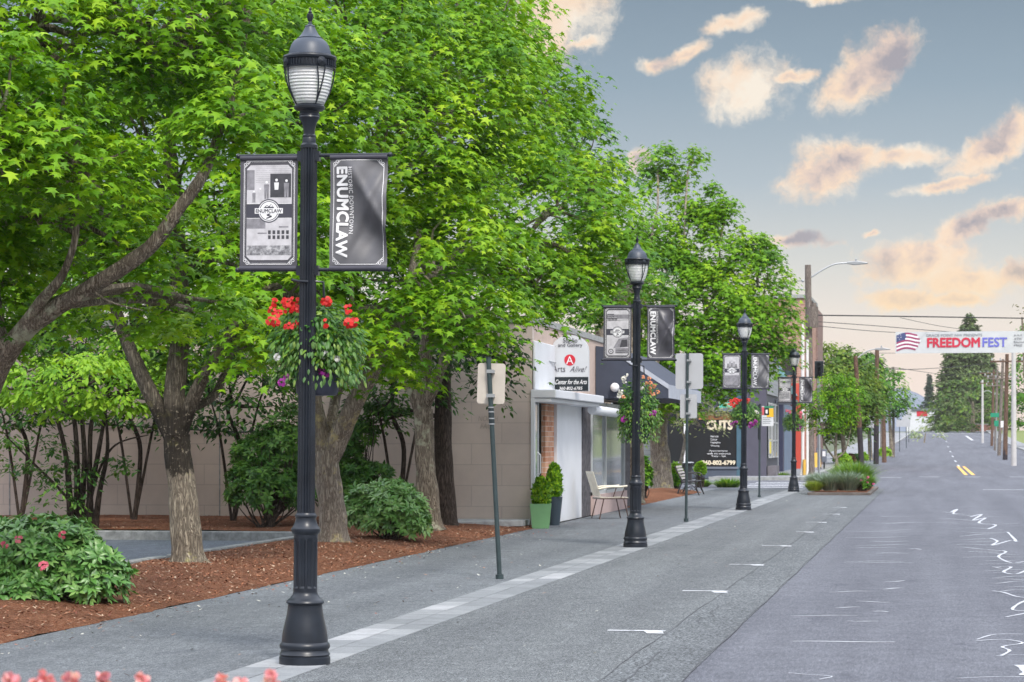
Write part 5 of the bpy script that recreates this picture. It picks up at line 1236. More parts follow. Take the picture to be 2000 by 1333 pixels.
# ================================================================== BUILDINGS
m_wall = MT("painted_block_wall"); _v = m_wall.coord()
_sp = m_wall.n('ShaderNodeSeparateXYZ'); m_wall.l(_v, _sp.inputs[0])
_cb = m_wall.n('ShaderNodeCombineXYZ'); m_wall.l(m_wall.math('ADD', _sp.outputs[0], _sp.outputs[1]), _cb.inputs[0]); m_wall.l(_sp.outputs[2], _cb.inputs[1])
_br = m_wall.n('ShaderNodeTexBrick'); m_wall.l(_cb.outputs[0], _br.inputs['Vector']); m_wall.set(_br, Scale=1.0, Brick_Width=1.15, Row_Height=.39, Mortar_Size=.010, Mortar_Smooth=.3)
for a, c in (('Color1', (0.62,0.54,0.485)), ('Color2', (0.585,0.505,0.455)), ('Mortar', (0.50,0.435,0.395))): _br.inputs[a].default_value = c+(1,)
_c = m_wall.mix(.55, _br.outputs[0], m_wall.ramp(m_wall.noise(_v, .8, 6, .65), [(.3,(.74,.72,.74)),(.7,(1.18,1.15,1.12))]), 'MULTIPLY')
m_bw = m_wall.out(_c, .85, m_wall.bump(m_wall.math('ADD', _br.outputs['Fac'], m_wall.math('MULTIPLY', m_wall.noise(_v, 60, 4), -.3)), -.5, .01), spec=.25)
m_wpaint = plain("white_facade_paint", (0.70,0.72,0.76), .6, var=.05, scale=1.5)
m_peach = plain("peach_stucco", (0.56,0.44,0.38), .85, var=.1, scale=4, bump=.2)
m_signg = plain("pale_grey_sign", (0.60,0.62,0.66), .5, var=.02)
m_black = plain("sign_black", (0.015,0.022,0.028), .4, var=.1)
m_redsg = plain("emblem_red", (0.62,0.02,0.045), .5, var=.05)
m_tdark = plain("letter_dark", (0.09,0.09,0.11), .6, var=.05)
m_awn = plain("charcoal_awning", (0.045,0.055,0.085), .75, var=.12, scale=3, bump=.2)
m_awnl = plain("awning_pale_edge", (0.42,0.45,0.52), .7, var=.08)
mgl = MT("shop_glass"); m_glass = mgl.out((0.62,0.68,0.70), .05, None, 0, .9); mgl.bs.inputs['Transmission Weight'].default_value = .62; mgl.bs.inputs['IOR'].default_value = 1.3
m_glassd = plain("dark_shop_glass", (0.012,0.016,0.020), .05, var=.3, spec=.9)
m_frame = plain("window_frame_pale", (0.55,0.58,0.60), .45, metal=.3, var=.05)
m_stone = plain("dark_stone_veneer", (0.09,0.085,0.095), .8, var=.7, scale=9, bump=.8)
m_int = plain("shop_interior", (0.20,0.22,0.22), .9, var=.7, scale=2.5)
def brickmat(name, c1, c2, mo, sc_=4.0):
    m = MT(name); v = m.coord(); s = m.n('ShaderNodeSeparateXYZ'); m.l(v, s.inputs[0]); cb = m.n('ShaderNodeCombineXYZ'); m.l(m.math('ADD', s.outputs[0], s.outputs[1]), cb.inputs[0]); m.l(s.outputs[2], cb.inputs[1])
    b = m.n('ShaderNodeTexBrick'); m.l(cb.outputs[0], b.inputs['Vector']); m.set(b, Scale=sc_, Brick_Width=.9, Row_Height=.32, Mortar_Size=.02)
    for a, c in (('Color1', c1), ('Color2', c2), ('Mortar', mo)): b.inputs[a].default_value = c+(1,)
    c = m.mix(.6, b.outputs[0], m.ramp(m.noise(v, 1.5, 5), [(.3,(.75,.75,.75)),(.7,(1.2,1.2,1.2))]), 'MULTIPLY'); return m.out(c, .85, m.bump(b.outputs['Fac'], -.6, .01), spec=.2)
m_brick = brickmat("orange_brick", (0.42,0.17,0.09), (0.62,0.36,0.24), (0.58,0.50,0.44), 3.2)
m_brick2 = brickmat("old_red_brick", (0.36,0.20,0.16), (0.46,0.28,0.22), (0.50,0.40,0.34), 2.4)

XF = -7.38; YC = G(1033,1031).y   # corner of the gallery
if not 43 < YC < 47: YC = 45.3
YE = 60.0
def Yat(px, X=XF):
    k = (px-PX0)/FPX; return X*(CT+k*ST)/(k*CT-ST)
def Zat(py, X, Y): return EYE+(PY0-py)/FPX*zc_of((X, Y))
gb = empty("gallery_building", (XF, YC, 0), "low beige block building with a white arts gallery front and a dark awning", "building")
def gpart(mb, name, mat, **k): return mb.build(name, mat, gb, (XF, YC, 0), **k)
HW = Zat(630, XF, YC)
mb = MB(); mb.box(-40, XF-.001, YC, YC+.25, -.05, HW); mb.box(-40, XF-1.4, YE-.25, YE, -.05, HW); mb.box(-40.25, -40, YC, YE, -.05, HW)
gpart(mb, "block_wall", m_bw)
mb = MB(); mb.box(-40.2, XF+.03, YC-.03, YE+.03, HW, HW+.12); gpart(mb, "roof", m_curb)
# pilaster joints on the wall
mb = MB()
for x in (-9.2, -13.4, -17.6, -21.8, -26.0, -30.2): mb.box(x-.012, x+.012, YC-.006, YC-.001, 0, HW-.02)
gpart(mb, "wall_joint", m_curbdk)
mb = MB(); mb.tube([(-16.2, YC-.05, 1.95), (-13.0, YC-.05, 1.78), (-11.2, YC-.05, 1.84)], .018, 6); gpart(mb, "wall_cable", m_black)
mb = MB(); mb.box(XF-.02, XF+.05, YC-.035, YC+.06, 0, Zat(763, XF, YC)); gpart(mb, "corner_trim", m_wpaint)
# faded scribble on the wall
a, f = fit_text("NORTH", w=.38, h=.10, shear=.2); mb = MB(); mb.add([(-8.40+p[0], YC-.005, 1.98+p[1]) for p in a], f); a, f = fit_text("FACE", w=.28, h=.10, shear=.2); mb.add([(-8.36+p[0], YC-.005, 1.84+p[1]) for p in a], f)
gpart(mb, "faded_scribble", plain("faded_chalk", (0.44,0.38,0.34), .9, var=.2))
# street front pieces; Y positions from where the joints stand
yA, yB, yC_, yD, yE_ = Yat(1043), Yat(1072), Yat(1088), Yat(1136), Yat(1152)
yF = Yat(1217); zt = Zat(768, XF, YC+1)
mb = MB(); mb.box(XF-.25, XF, yC_, yD, 0, zt+.05); gpart(mb, "white_wall", m_wpaint)
mb = MB(); mb.box(XF-.28, XF+.02, yD+.002, yE_, 0, Zat(783, XF, yD)); gpart(mb, "stone_column", m_stone)
mb = MB(); mb.box(XF-.9, XF-.7, YC+.26, yC_, 0, zt+.05); gpart(mb, "entrance_back", m_wpaint)
mb = MB(); mb.box(XF-.14, XF-.06, yB-.05, yC_-.01, 0.35, zt); gpart(mb, "brick_panel", m_brick)
mb = MB(); mb.box(XF-.11, XF-.09, YC+.1, YC+1.25, .08, zt-.05)
d = gpart(mb, "glass_door", m_glass)
mb = MB()
for (y0, y1, z0, z1) in ((YC+.08,YC+.16,.05,zt-.02),(YC+1.2,YC+1.28,.05,zt-.02),(YC+.1,YC+1.26,.05,.30),(YC+.1,YC+1.26,zt-.10,zt-.02)): mb.box(XF-.16, XF-.08, y0, y1, z0, z1)
mb.build("door_frame", m_frame, gb, (XF, YC, 0))
mb = MB(); mb.tube([(XF-.06, YC+.95, .95), (XF+.0, YC+.95, 1.0), (XF+.0, YC+.95, 1.35), (XF-.06, YC+.95, 1.4)], .015, 6); mb.build("door_handle", m_frame, gb, (XF, YC, 0))
# upper fascia (peach) and white box with rounded ribs
mb = MB(); mb.box(XF-.3, XF+.001, YC+.26, YE, Zat(783, XF, yE_)+.05, HW-.002); gpart(mb, "upper_facade", m_peach)
zS0, zS1 = Zat(762, XF, YC+.5), Zat(676, XF, YC)
mb = MB(); mb.box(XF+.01, XF+.06, YC-.01, Yat(1078)+.0, zS0, zS1+.1)
gpart(mb, "white_fascia_box", m_wpaint, bevel=.02)
mb = MB()
for py in (700, 744): z = Zat(py, XF, YC); mb.tube([(XF+.05, YC+1.6, z), (XF+.10, YC+2.2, z-.01), (XF+.04, YC+2.5, z)], .018, 6)
gpart(mb, "fascia_bracket", m_frame)
mb = MB(); mb.box(XF-.02, XF+.45, YC-.04, yD+.2, zS0-.16, zS0-.004); mb.box(XF, XF+.36, YC-.02, yD+.15, zS0-.24, zS0-.165); gpart(mb, "cornice", m_wpaint, bevel=.015)
mb = MB(); mb.tube([(XF+.25, yD-.2, zS0-.30), (XF+.45, yD+2.2, zS0-.34)], .10, 12); mb.tube([(XF+.42, yD+2.2, zS0-.34), (XF+.55, yD+2.5, zS0-.20), (XF+.5, yD+2.7, zS0-.30)], .05, 8)
gpart(mb, "scroll_moulding", m_wpaint, smooth=50)
mb = MB(); mb.ball((XF+.45, yD+2.0, Zat(757, XF+.45, yD+2.0)), .10, 14, 10); gpart(mb, "globe_light", m_white, smooth=60)
# blade sign facing along the street
Ys = Yat(1078)+.05; xa, xb = XatPx(1076, Ys), XatPx(1150, Ys); zb_, zm, zt_ = Zat(765, xa, Ys), Zat(737, xa, Ys), Zat(655, xa, Ys)
sg = empty("gallery_blade_sign", (xa, Ys, zb_), "pale arched sign reading Studio and Gallery over a black strip, on the gallery front", "sign")
wS = xb-xa; hh = zt_-zb_
mb = MB(); arc = [(0,0),(wS,0),(wS,hh-.30*1.0)]
for k in range(13): t = math.pi*k/12; arc.append((wS/2+wS/2*math.cos(t)*.985, hh-.30+.30*math.sin(t)))
arc.append((0, hh-.30)); mb.prism([(x, z) for x, z in arc], 'y', 0, .10); mb.build("sign_board", m_signg, sg)
mb = MB(); mb.box(.0, wS-.01, -.008, -.001, 0.01, zm-zb_); mb.build("black_strip", m_black, sg)
def signtext(txt, cx, z, wd, h, mat, nm, parent, y=-.012, bold=.01, shear=0, spacing=1.0):
    a, f = fit_text(txt, w=wd, h=h, bold=bold, shear=shear, spacing=spacing); mb = MB(); mb.add([(cx-wd/2+p[0], y-p[2], z+p[1]) for p in a], f); mb.build(nm, mat, parent, fixn=False)
s_ = hh/110.0
signtext("Studio", wS/2+.01, hh-15*s_, 28*s_, 9*s_, m_tdark, "lettering", sg); signtext("and Gallery", wS/2+.01, hh-25*s_, 48*s_, 9*s_, m_tdark, "lettering", sg)
mb = MB(); cx, cz = wS/2-.0, hh-49*s_; mb.add([(cx+11*s_*math.cos(t), -.006, cz+11*s_*math.sin(t)) for t in np.linspace(0,2*math.pi,24)[:-1]], [tuple(range(23))]); mb.build("red_disc", m_redsg, sg, fixn=False)
signtext("A", cx, cz-7.5*s_, 14*s_, 15*s_, m_white, "lettering", sg, bold=.0)
signtext("Arts", 16*s_, hh-72*s_, 25*s_, 12*s_, m_tdark, "lettering", sg, bold=0); signtext("Alive!", 54*s_, hh-72*s_, 34*s_, 11*s_, m_tdark, "lettering", sg, bold=-.004, shear=.5)
signtext("Center for the Arts", wS/2+3*s_, 14*s_, 62*s_, 9*s_, m_white, "lettering", sg, y=-.015, shear=.35); signtext("360-802-6785", wS/2+2*s_, 3*s_, 46*s_, 6*s_, m_white, "lettering", sg, y=-.015, shear=.2)
# window bay
zw0, zw1 = Zat(958, XF, yF), Zat(785, XF, yE_)
mb = MB(); mb.box(XF-.22, XF+.10, yE_+.01, yF, 0, zw0); gpart(mb, "window_plinth", plain("pink_stucco", (0.50,0.38,0.36), .85, var=.12, scale=3))
mb = MB(); mb.box(XF-.02, XF+.005, yE_+.01, yF-.02, zw0+.03, zw1); gw = gpart(mb, "shop_window", m_glass)
mb = MB(); ym = Yat(1180)
for (y0, y1, z0, z1) in ((yE_+.0,yE_+.08,zw0,zw1),(ym-.06,ym+.05,zw0,zw1),(yF-.1,yF,zw0,zw1),(yE_,yF,zw0,zw0+.07),(yE_,yF,zw1-.07,zw1)): mb.box(XF-.05, XF+.05, y0, y1, z0, z1)
mb.build("frame", m_frame, gw, (0,0,0)); fo = bpy.data.objects[-1] if False else None
for ch in kids(gw):
    for v in ch.data.vertices: v.co.x -= XF; v.co.y -= YC
mb = MB(); mb.box(XF-1.6, XF-1.5, yD, yF, 0, zw1); mb.box(XF-1.5, XF-.1, yF-.3, yF-.2, 0, zw1); gpart(mb, "interior_wall", m_int)
for k, (dy, w_, z0_, h_, c_) in enumerate([(.3,.5,.1,1.0,(.55,.75,.72)),(.95,.55,1.1,.55,(.80,.82,.80)),(1.7,.5,.1,.7,(.10,.32,.50)),(2.4,.6,.9,.7,(.75,.45,.35)),(3.2,.7,.15,.55,(.82,.80,.70)),(4.3,.7,.6,.9,(.60,.66,.60)),(5.3,.5,.1,1.1,(.70,.30,.30)),(6.3,.6,.9,.5,(.20,.45,.40))]):
    mb = MB(); mb.box(XF-.34, XF-.30, yE_+dy, yE_+dy+w_, zw0+z0_, zw0+z0_+h_); gpart(mb, "display_panel", plain("display_colour_%d" % k, c_, .6, var=.25, scale=6))
# awning
Ya = Yat(1166)-.3; aw0 = Zat(676, XF, Ya); aw1 = Zat(778, XF+1.5, Ya); aw2 = Zat(752, XF+1.55, Ya)
mb = MB(); xo = XF+1.62
poly = [(XF+.012, aw0), (XF+.012, aw1), (xo, aw1), (xo, aw2), (XF+.42, aw0-.05)]
mb.prism(poly, 'y', Ya, yF+2.5)
aw = mb.build("awning", m_awn, gb, (XF, YC, 0))
mb = MB(); q = [(XF+.40, aw0-.045), (xo+.01, aw2+.01), (xo+.01, aw2-.10), (XF+.40, aw0-.15)]; mb.prism(q, 'y', Ya-.015, Ya-.003); mb.prism([(xo+.003,aw1),(xo+.02,aw1),(xo+.02,aw2),(xo+.003,aw2)], 'y', Ya, yF+2.5)
mb.build("awning_edge", m_awnl, gb, (XF, YC, 0))
mb = MB(); mb.box(XF-.25, XF, YC+.26, YC+.30, 0, zt); gpart(mb, "door_jamb", m_wpaint)
mb = MB(); mb.box(XF-.25, XF, yF+.0, YE, 0, HW-.01); gpart(mb, "end_wall", m_stone)

# ---- salon across the side street
YS = 105.0; xs0, xs1 = XatPx(1300, YS), XatPx(1496, YS); g_ = hz(YS)+.13
def ZS(py, Y=YS, x=-9): return EYE+(PY0-py)/FPX*zc_of((x, Y))
m_char = plain("charcoal_paint", (0.055,0.062,0.085), .6, var=.12, scale=2); m_slate = plain("slate_siding", (0.14,0.16,0.20), .7, var=.1, scale=2)
ms = MT("grey_lap_siding"); _v = ms.coord(); _w = ms.n('ShaderNodeTexWave', wave_type='BANDS', bands_direction='Z', wave_profile='SAW'); ms.l(_v, _w.inputs['Vector']); _w.inputs['Scale'].default_value = 1.6
m_siding = ms.out(ms.mix(.8, (0.36,0.38,0.40), ms.ramp(_w.outputs['Fac'], [(0.0,(.35,.35,.38)),(.16,(1,1,1))]), 'MULTIPLY'), .7, ms.bump(_w.outputs['Fac'], .6, .02))
sb = empty("hair_salon", (xs0, YS, 0), "charcoal hair salon with big dark windows lettered CUTS across the side street", "building")
def spart(mb, name, mat, **k): return mb.build(name, mat, sb, (xs0, YS, 0), **k)
zr = ZS(700)
mb = MB(); mb.box(xs0, xs1, YS+.1, YS+8, -.05, zr); spart(mb, "wall", m_char)
mb = MB(); mb.box(xs0-.1, xs1+.1, YS-.05, YS+8.1, zr, zr+.2); spart(mb, "roof", m_slate)
wx0, wx1 = XatPx(1342, YS), XatPx(1438, YS); wz0, wz1 = ZS(912), ZS(822)
mb = MB(); mb.box(XatPx(1305, YS), wx0-.12, YS-.0, YS+.09, ZS(918), ZS(800)); spart(mb, "side_window", m_glassd)
mb = MB(); mb.box(wx0, wx1, YS-.0, YS+.09, wz0, wz1); wn = spart(mb, "shop_window", m_glassd)
mb = MB(); mb.box(wx0-.14, wx0-.02, YS-.04, YS+.08, wz0-.1, ZS(815)); spart(mb, "white_mullion", m_white)
mb = MB(); mb.box(xs0, wx1+.1, YS-.06, YS+.085, g_-.1, wz0-.03); spart(mb, "window_base", plain("salon_base", (0.08,0.10,0.14), .6, var=.15, scale=2))
mb = MB(); mb.box(xs0, wx1+.1, YS-.12, YS+.07, wz0-.09, wz0-.0); spart(mb, "sill", m_slate)
mb = MB(); mb.box(wx1+.02, wx1+.22, YS-.08, YS+.1, g_-.1, ZS(760)); spart(mb, "corner_post", plain("teal_dark_post", (0.06,0.13,0.18), .6))
mb = MB(); mb.box(wx1+.23, xs1+.02, YS-.12, YS+.1, g_-.05, ZS(690)); spart(mb, "corner_pillar", plain("grey_violet_pillar", (0.085,0.082,0.115), .7, var=.1, scale=2))
mb = MB(); mb.box(wx0+.5, wx1+.05, YS-.02, YS+.06, ZS(820), ZS(808)); spart(mb, "copper_trim", plain("copper_trim", (0.45,0.20,0.08), .6, var=.4, scale=5))
mb = MB(); mb.box(wx0+.8, wx1+.1, YS-.3, YS+.06, ZS(804), ZS(797)); spart(mb, "lamp_shelf", m_slate)
mb = MB()
for k in range(8): z = ZS(752+k*4.2); mb.box(XatPx(1405, YS), wx1+.1, YS-.04, YS+.05, z-.05, z)
spart(mb, "louvres", m_slate)
mb = MB(); mb.box(XatPx(1405, YS), XatPx(1436, YS), YS-.05, YS-.0, ZS(797), ZS(786)); spart(mb, "green_sign_strip", plain("mint_sign", (0.10,0.55,0.42), .5, var=.2))
m_cream = plain("cream_letters", (0.80,0.70,0.52), .6, var=.05)
def wtext(t, px0, px1, py0, py1, mat, y=YS-.02, bold=.02):
    x0, x1 = XatPx(px0, YS), XatPx(px1, YS); z0, z1 = ZS(py1), ZS(py0); a, f = fit_text(t, w=x1-x0, h=z1-z0, bold=bold); mb = MB(); mb.add([(x0+p[0], y-p[2], z0+p[1]) for p in a], f); o = mb.build("lettering", mat, wn, fixn=False)
    for v in o.data.vertices: v.co.x -= xs0; v.co.y -= YS
wtext("CUTS", 1381, 1430, 822, 839, m_cream, bold=.06); wtext("360-802-6799", 1372, 1436, 900, 908, m_cream, bold=.06)
for k, w_ in enumerate((15,13,19,17)): wtext(["Haircuts","Colour","Highlights","Waxing"][k], 1388, 1388+w_, 850.5+k*6.3, 854.5+k*6.3, m_white, bold=.0)
for k, (a_, b_, t_) in enumerate(((1385,1421,"Appointments"),(1381,1427,"walk ins welcome"),(1389,1418,"Tues - Sat"))): wtext(t_, a_, b_, 879.5+k*5, 883+k*5, m_white, bold=0)
for ch in kids(sb):
    pass
# awning and windows on the salon's street side
X1 = xs1+.03
for (y0, y1) in ((YS+.9, YS+2.6),(YS+3.4, YS+5.0),(YS+5.4,YS+7.0)): mb = MB(); mb.box(X1-.02, X1+.02, y0, y1, g_+.8, g_+3.1); spart(mb, "street_window", m_glassd)
for (y0, y1) in ((YS+.9, YS+2.6),(YS+3.4, YS+5.0),(YS+5.4,YS+7.0)):
    mb = MB()
    for yy in (y0, y1): mb.box(X1+.02, X1+.06, yy-.04, yy+.04, g_+.75, g_+3.15)
    for z in (.78,1.5,2.3,3.1): mb.box(X1+.02, X1+.055, y0, y1, g_+z-.03, g_+z+.03)
    spart(mb, "window_bars", m_frame)
mb = MB(); mb.box(X1, X1+.03, YS+.3, YS+7.9, g_+3.5, zr-.05); spart(mb, "upper_siding", m_siding)
mb = MB(); mb.box(X1, X1+.9, YS+6.2, YS+7.8, g_+3.15, g_+3.35); spart(mb, "door_canopy", m_slate)
mb = MB(); mb.box(X1+.01, X1+.35, YS+.4, YS+3.0, g_, g_+.42); spart(mb, "street_plinth", plain("plinth_grey", (0.16,0.15,0.17), .8, var=.3))
mb = MB(); mb.box(X1+.025, X1+.05, YS+1.0, YS+2.2, g_+.95, g_+1.55); spart(mb, "yellow_window_poster", plain("yellow_poster", (0.80,0.66,0.06), .6, var=.15))
# ---- teal roofed shop
YT0, YT1 = YS+8.2, YS+27; XT = -7.42
tb = empty("teal_roofed_shop", (XT, YT0, 0), "shop with a teal standing-seam roof, a blue-grey panel and a bright red entrance", "building")
def tpart(mb, name, mat, **k): return mb.build(name, mat, tb, (XT, YT0, 0), **k)
zTe = ZS(762, YT0)
mb = MB(); mb.box(-16, XT, YT0, YT1, -.05, zTe+.3); tpart(mb, "wall", m_siding)
m_teal = MT("teal_metal_roof"); _v = m_teal.coord(); _w = m_teal.n('ShaderNodeTexWave', wave_type='BANDS', bands_direction='X'); m_teal.l(_v, _w.inputs['Vector']); _w.inputs['Scale'].default_value = .75
m_tealr = m_teal.out(m_teal.ramp(_w.outputs['Fac'], [(0,(0.17,0.32,0.35)),(.1,(0.30,0.48,0.52)),(1,(0.33,0.50,0.55))]), .4, None, .2)
m_tealg = plain("teal_gable", (0.10,0.26,0.28), .6, var=.1)
zTr = ZS(700, YT0+3)
mb = MB(); x0, x1 = -13.5, XT+.35
vs = [(x0, YT0-.4, zTe), (x1, YT0-.4, zTe), (x1, YT1, zTe), (x0, YT1, zTe), (x0+1, YT0+3, zTr), (x1-.9, YT0+3, zTr), (x1-.9, YT1-3, zTr), (x0+1, YT1-3, zTr)]
mb.add(vs, [(0,1,5,4),(3,2,6,7),(0,4,7,3),(4,5,6,7)]); tpart(mb, "roof", m_tealr)
mb = MB(); mb.add([vs[1], vs[2], vs[6], vs[5]], [(0,1,2,3)]); tpart(mb, "roof_side", m_tealg)
mb = MB(); mb.box(x0-.02, x1+.02, YT0-.42, YT0-.3, zTe-.25, zTe-.005); tpart(mb, "eave_fascia", m_awn)
ya_, yb_, yc_ = Yat(1524, XT), Yat(1545, XT), Yat(1560, XT)
mb = MB(); mb.box(XT+.01, XT+.12, ya_, yb_, hz(ya_)+.1, hz(ya_)+3.4); tpart(mb, "blue_panel", plain("blue_grey_panel", (0.13,0.19,0.28), .6, var=.15, scale=1.5))
mb = MB(); mb.box(XT+.01, XT+.5, yb_+.1, yc_+1.5, hz(yb_)+.1, hz(yb_)+4.6); tpart(mb, "red_entrance", plain("red_entrance", (0.62,0.085,0.055), .55, var=.08, scale=2))
mb = MB(); mb.box(XT+.01, XT+.08, yc_+1.8, YT1-.5, hz(yc_)+.2, hz(yc_)+3.2); tpart(mb, "pale_window", m_frame)
mb = MB(); mb.box(XT+.005, XT+.2, ya_-1.2, ya_-.1, hz(ya_)+.1, zTe-.3); tpart(mb, "dark_pilaster", plain("navy_pilaster", (0.03,0.035,0.08), .6))
# ---- brick block
YB = YT1+1.5; bx0, bx1 = XatPx(1440, YB), XatPx(1578, YB)
bb_ = empty("brick_building", (bx0, YB, 0), "tall old brick building rising behind the main wooden pole", "building")
zB = ZS(583, YB)
mb = MB(); mb.box(bx0, bx1, YB, YB+9, 0, zB); mb.build("wall", m_brick2, bb_, (bx0, YB, 0))
mb = MB(); mb.box(bx0-.1, bx1+.1, YB-.12, YB+9.1, zB, zB+.18); mb.build("parapet", m_curb, bb_, (bx0, YB, 0))
zB2 = ZS(604, YB+9); mb = MB(); mb.box(bx0, XatPx(1597, YB+9.2), YB+9.1, YB+16, 0, zB2); mb.build("rear_wing", brickmat("dark_rear_brick", (0.22,0.15,0.14), (0.30,0.20,0.18), (0.32,0.26,0.24), 2.4), bb_, (bx0, YB, 0))
for k in range(3): x = bx1-1.0-k*1.6; mb = MB(); mb.box(x-.4, x+.4, YB-.03, YB+.02, 5.2, 6.8); mb.build("upper_window", m_glassd, bb_, (bx0, YB, 0))
# low pale shops further down the left side
def shop(x1, y0, y1, h, mat, label, rmat=m_curb, name="low_shop"):
    g = hz(y0); e = empty(name, (x1, y0, g), label, "building"); mb = MB(); mb.box(-7, 0, 0, y1-y0, -.2, h); mb.build("wall", mat, e)
    mb = MB(); mb.box(-7.2, .25, -.2, y1-y0+.2, h, h+.22); mb.build("roof", rmat, e)
    n = max(1, int((y1-y0)/4))
    for k in range(n): yy = 1+k*4; mb = MB(); mb.box(-.02, .03, yy, yy+2.4, .8, h*.72); mb.build("window", m_glassd, e)
    for k in range(2): mb = MB(); mb.box(-5.6+k*2.6, -4.0+k*2.6, -.03, .02, 1.0, h*.7); mb.build("window", m_glassd, e)
    return e
shop(-9.6, 152, 172, 3.4, plain("tan_shop_wall", (0.42,0.33,0.28), .8, var=.1), "low tan shop behind the young tree's branches")
shop(-10.2, 190, 215, 3.2, plain("grey_shop_wall", (0.45,0.46,0.48), .8, var=.1), "low grey shop half hidden by the trees between the slanting poles")
# pale building at the end of the street
q0, q1 = P(1770, 850, 470), P(1850, 850, 470)
e = empty("long_white_building", (q0.x, q0.y, hz(420)), "long low pale building at the far end of the street below the hill", "building")
mb = MB(); mb.box(0, q1.x-q0.x, 0, 10, -1, 4.2); mb.build("wall", m_wpaint, e); mb = MB(); mb.box(-.3, q1.x-q0.x+.3, -.3, 10.3, 4.2, 4.6); mb.build("roof", m_slate, e)
for k in range(3): mb = MB(); mb.box(4.6+k*1.0, 5.2+k*1.0, -.03, .02, 2.2, 3.0); mb.build("window", m_glassd, e)
mb = MB(); mb.box(2.0, 4.0, -.08, -.035, 3.1, 4.1); mb.build("red_sign_panel", m_redsg, e)
q0, q1 = P(1832, 850, 425), P(1960, 850, 425)
e = empty("low_brick_wall", (q0.x, q0.y, hz(420)), "low reddish brick wall running along the foot of the tallest conifer", "wall")
mb = MB(); mb.box(0, q1.x-q0.x, 0, .4, -.5, 1.2); mb.build("wall_body", plain("far_brick", (0.28,0.13,0.11), .9, var=.2, scale=.5), e)
mb = MB(); mb.box(-.05, q1.x-q0.x+.05, -.05, .45, 1.2, 1.32); mb.build("coping", m_curb, e)
e = empty("shuttered_garage", (P(1880,850,428).x, P(1880,850,428).y, hz(420)), "small dark building with a gable under the tallest conifer", "building")
mb = MB(); mb.box(0, 5.5, 0, 5, -.5, 2.6); mb.build("wall", m_char, e); mb = MB(); mb.prism([(-.3,2.6),(5.8,2.6),(2.75,4.0)], 'y', -.2, 5.2); mb.build("roof", m_slate, e)

# ================================================================== POLES, WIRES, SIGNS, FURNITURE
m_wood = barkmat("weathered_pole_wood", (0.14,0.115,0.10), (0.36,0.31,0.28), (0.40,0.35,0.32), .8, 10)
m_wood2 = barkmat("brown_pole_wood", (0.10,0.06,0.045), (0.27,0.17,0.125), (0.30,0.22,0.18), .85, 10)
m_tar = plain("tarred_pole_wood", (0.03,0.025,0.032), .8, var=.3, scale=8)
m_galv = plain("galvanised_steel", (0.42,0.44,0.46), .45, metal=.5, var=.1, scale=6)
m_pvc = plain("white_conduit", (0.75,0.73,0.72), .5, var=.06, scale=3)
m_conc = plain("pale_concrete_pole", (0.55,0.54,0.54), .8, var=.1)
def pole(px_b, px_t, py_t, zc, label, mat, r=.13, name="utility_pole", cat="utility pole", group=None, tar=0, arms=(), lamp=None, rb=None):
    b = P(px_b, PY0, zc); t = P(px_t, py_t, zc); g = hz(b.y)+(.13 if (b.x < kerbL(b.y) or b.x > 8.5) and b.y > 101 else 0)
    root = empty(name, (b.x, b.y, g), label, cat, group)
    T = Vector((t.x-b.x, t.y-b.y, t.z-g)); mb = MB(); limb(mb, [(0,0,0), T*.5, T], [rb or r*1.15, r, r*.85], 14, 6, .04); mb.build("shaft", mat, root, smooth=60)
    if tar:
        mb = MB(); limb(mb, [Vector((0,0,.0)), T*tar], [(rb or r*1.15)*1.03, r*1.08], 14, 4, .03); mb.build("tarred_foot", m_tar, root, smooth=60)
    for (f, wd) in arms:
        mb = MB(); p = T*f; mb.box(p.x-wd/2, p.x+wd/2, p.y-.06-r, p.y+.06-r, p.z-.06, p.z+.06); 
        mb.build("crossarm", mat, root)
        mb = MB()
        for k in (-.45,-.2,.2,.45): mb.lathe([(.05,.06),(.06,.12),(.03,.18),(.05,.2),(.03,.26)], 8, (p.x+k*wd, p.y-r, p.z))
        mb.build("insulators", m_galv, root, smooth=40)
    if lamp:
        (pxa, pya, pxm, pym, pxe, pye) = lamp
        A, Mi, E = [P(a, b_, zc)-Vector((b.x, b.y, g)) for a, b_ in ((pxa,pya),(pxm,pym),(pxe,pye))]
        mb = MB(); mb.tube(spline([A, (A+Mi)/2+Vector((0,0,.05)), Mi, E], 5), .035, 8); mb.build("lamp_arm", m_galv, root, smooth=50)
        mb = MB(); L_ = .75; mb.prism([(E.x-.15, E.z+.05),(E.x+L_*.4, E.z+.08),(E.x+L_, E.z+.0),(E.x+L_*.95, E.z-.05),(E.x+.1, E.z-.09),(E.x-.15,E.z-.04)], 'y', E.y-.13, E.y+.13)
        mb.build("lamp_head", m_galv, root, bevel=.02); mb = MB(); mb.lathe([(.04,0),(.045,.10),(.02,.13)], 10, (E.x+.22, E.y, E.z+.06)); mb.build("photocell", m_galv, root)
    return root
zc0 = 107.5
UP = pole(1583, 1578, 518, zc0, "tall grey wooden utility pole with a street-light arm and white conduits", m_wood, .155, lamp=(1584,542,1632,516,1662,514), rb=.19)
bu = UP.location
def UL(px, py, dy=0): q = P(px, py, zc0+dy); return Vector((q.x-bu.x, q.y-bu.y, q.z-bu.z))
mb = MB(); mb.tube([UL(1563,936,-.4), UL(1566,925,-.35), UL(1568,900,-.3), UL(1568,640,-.28)], .075, 10); mb.tube([UL(1574,936,-.45), UL(1577,920,-.35), UL(1577,664,-.33)], .06, 10); mb.tube([UL(1568,760,-.28), UL(1568,630,-.28)], .045, 10)
mb.build("conduit", m_pvc, UP, smooth=50)
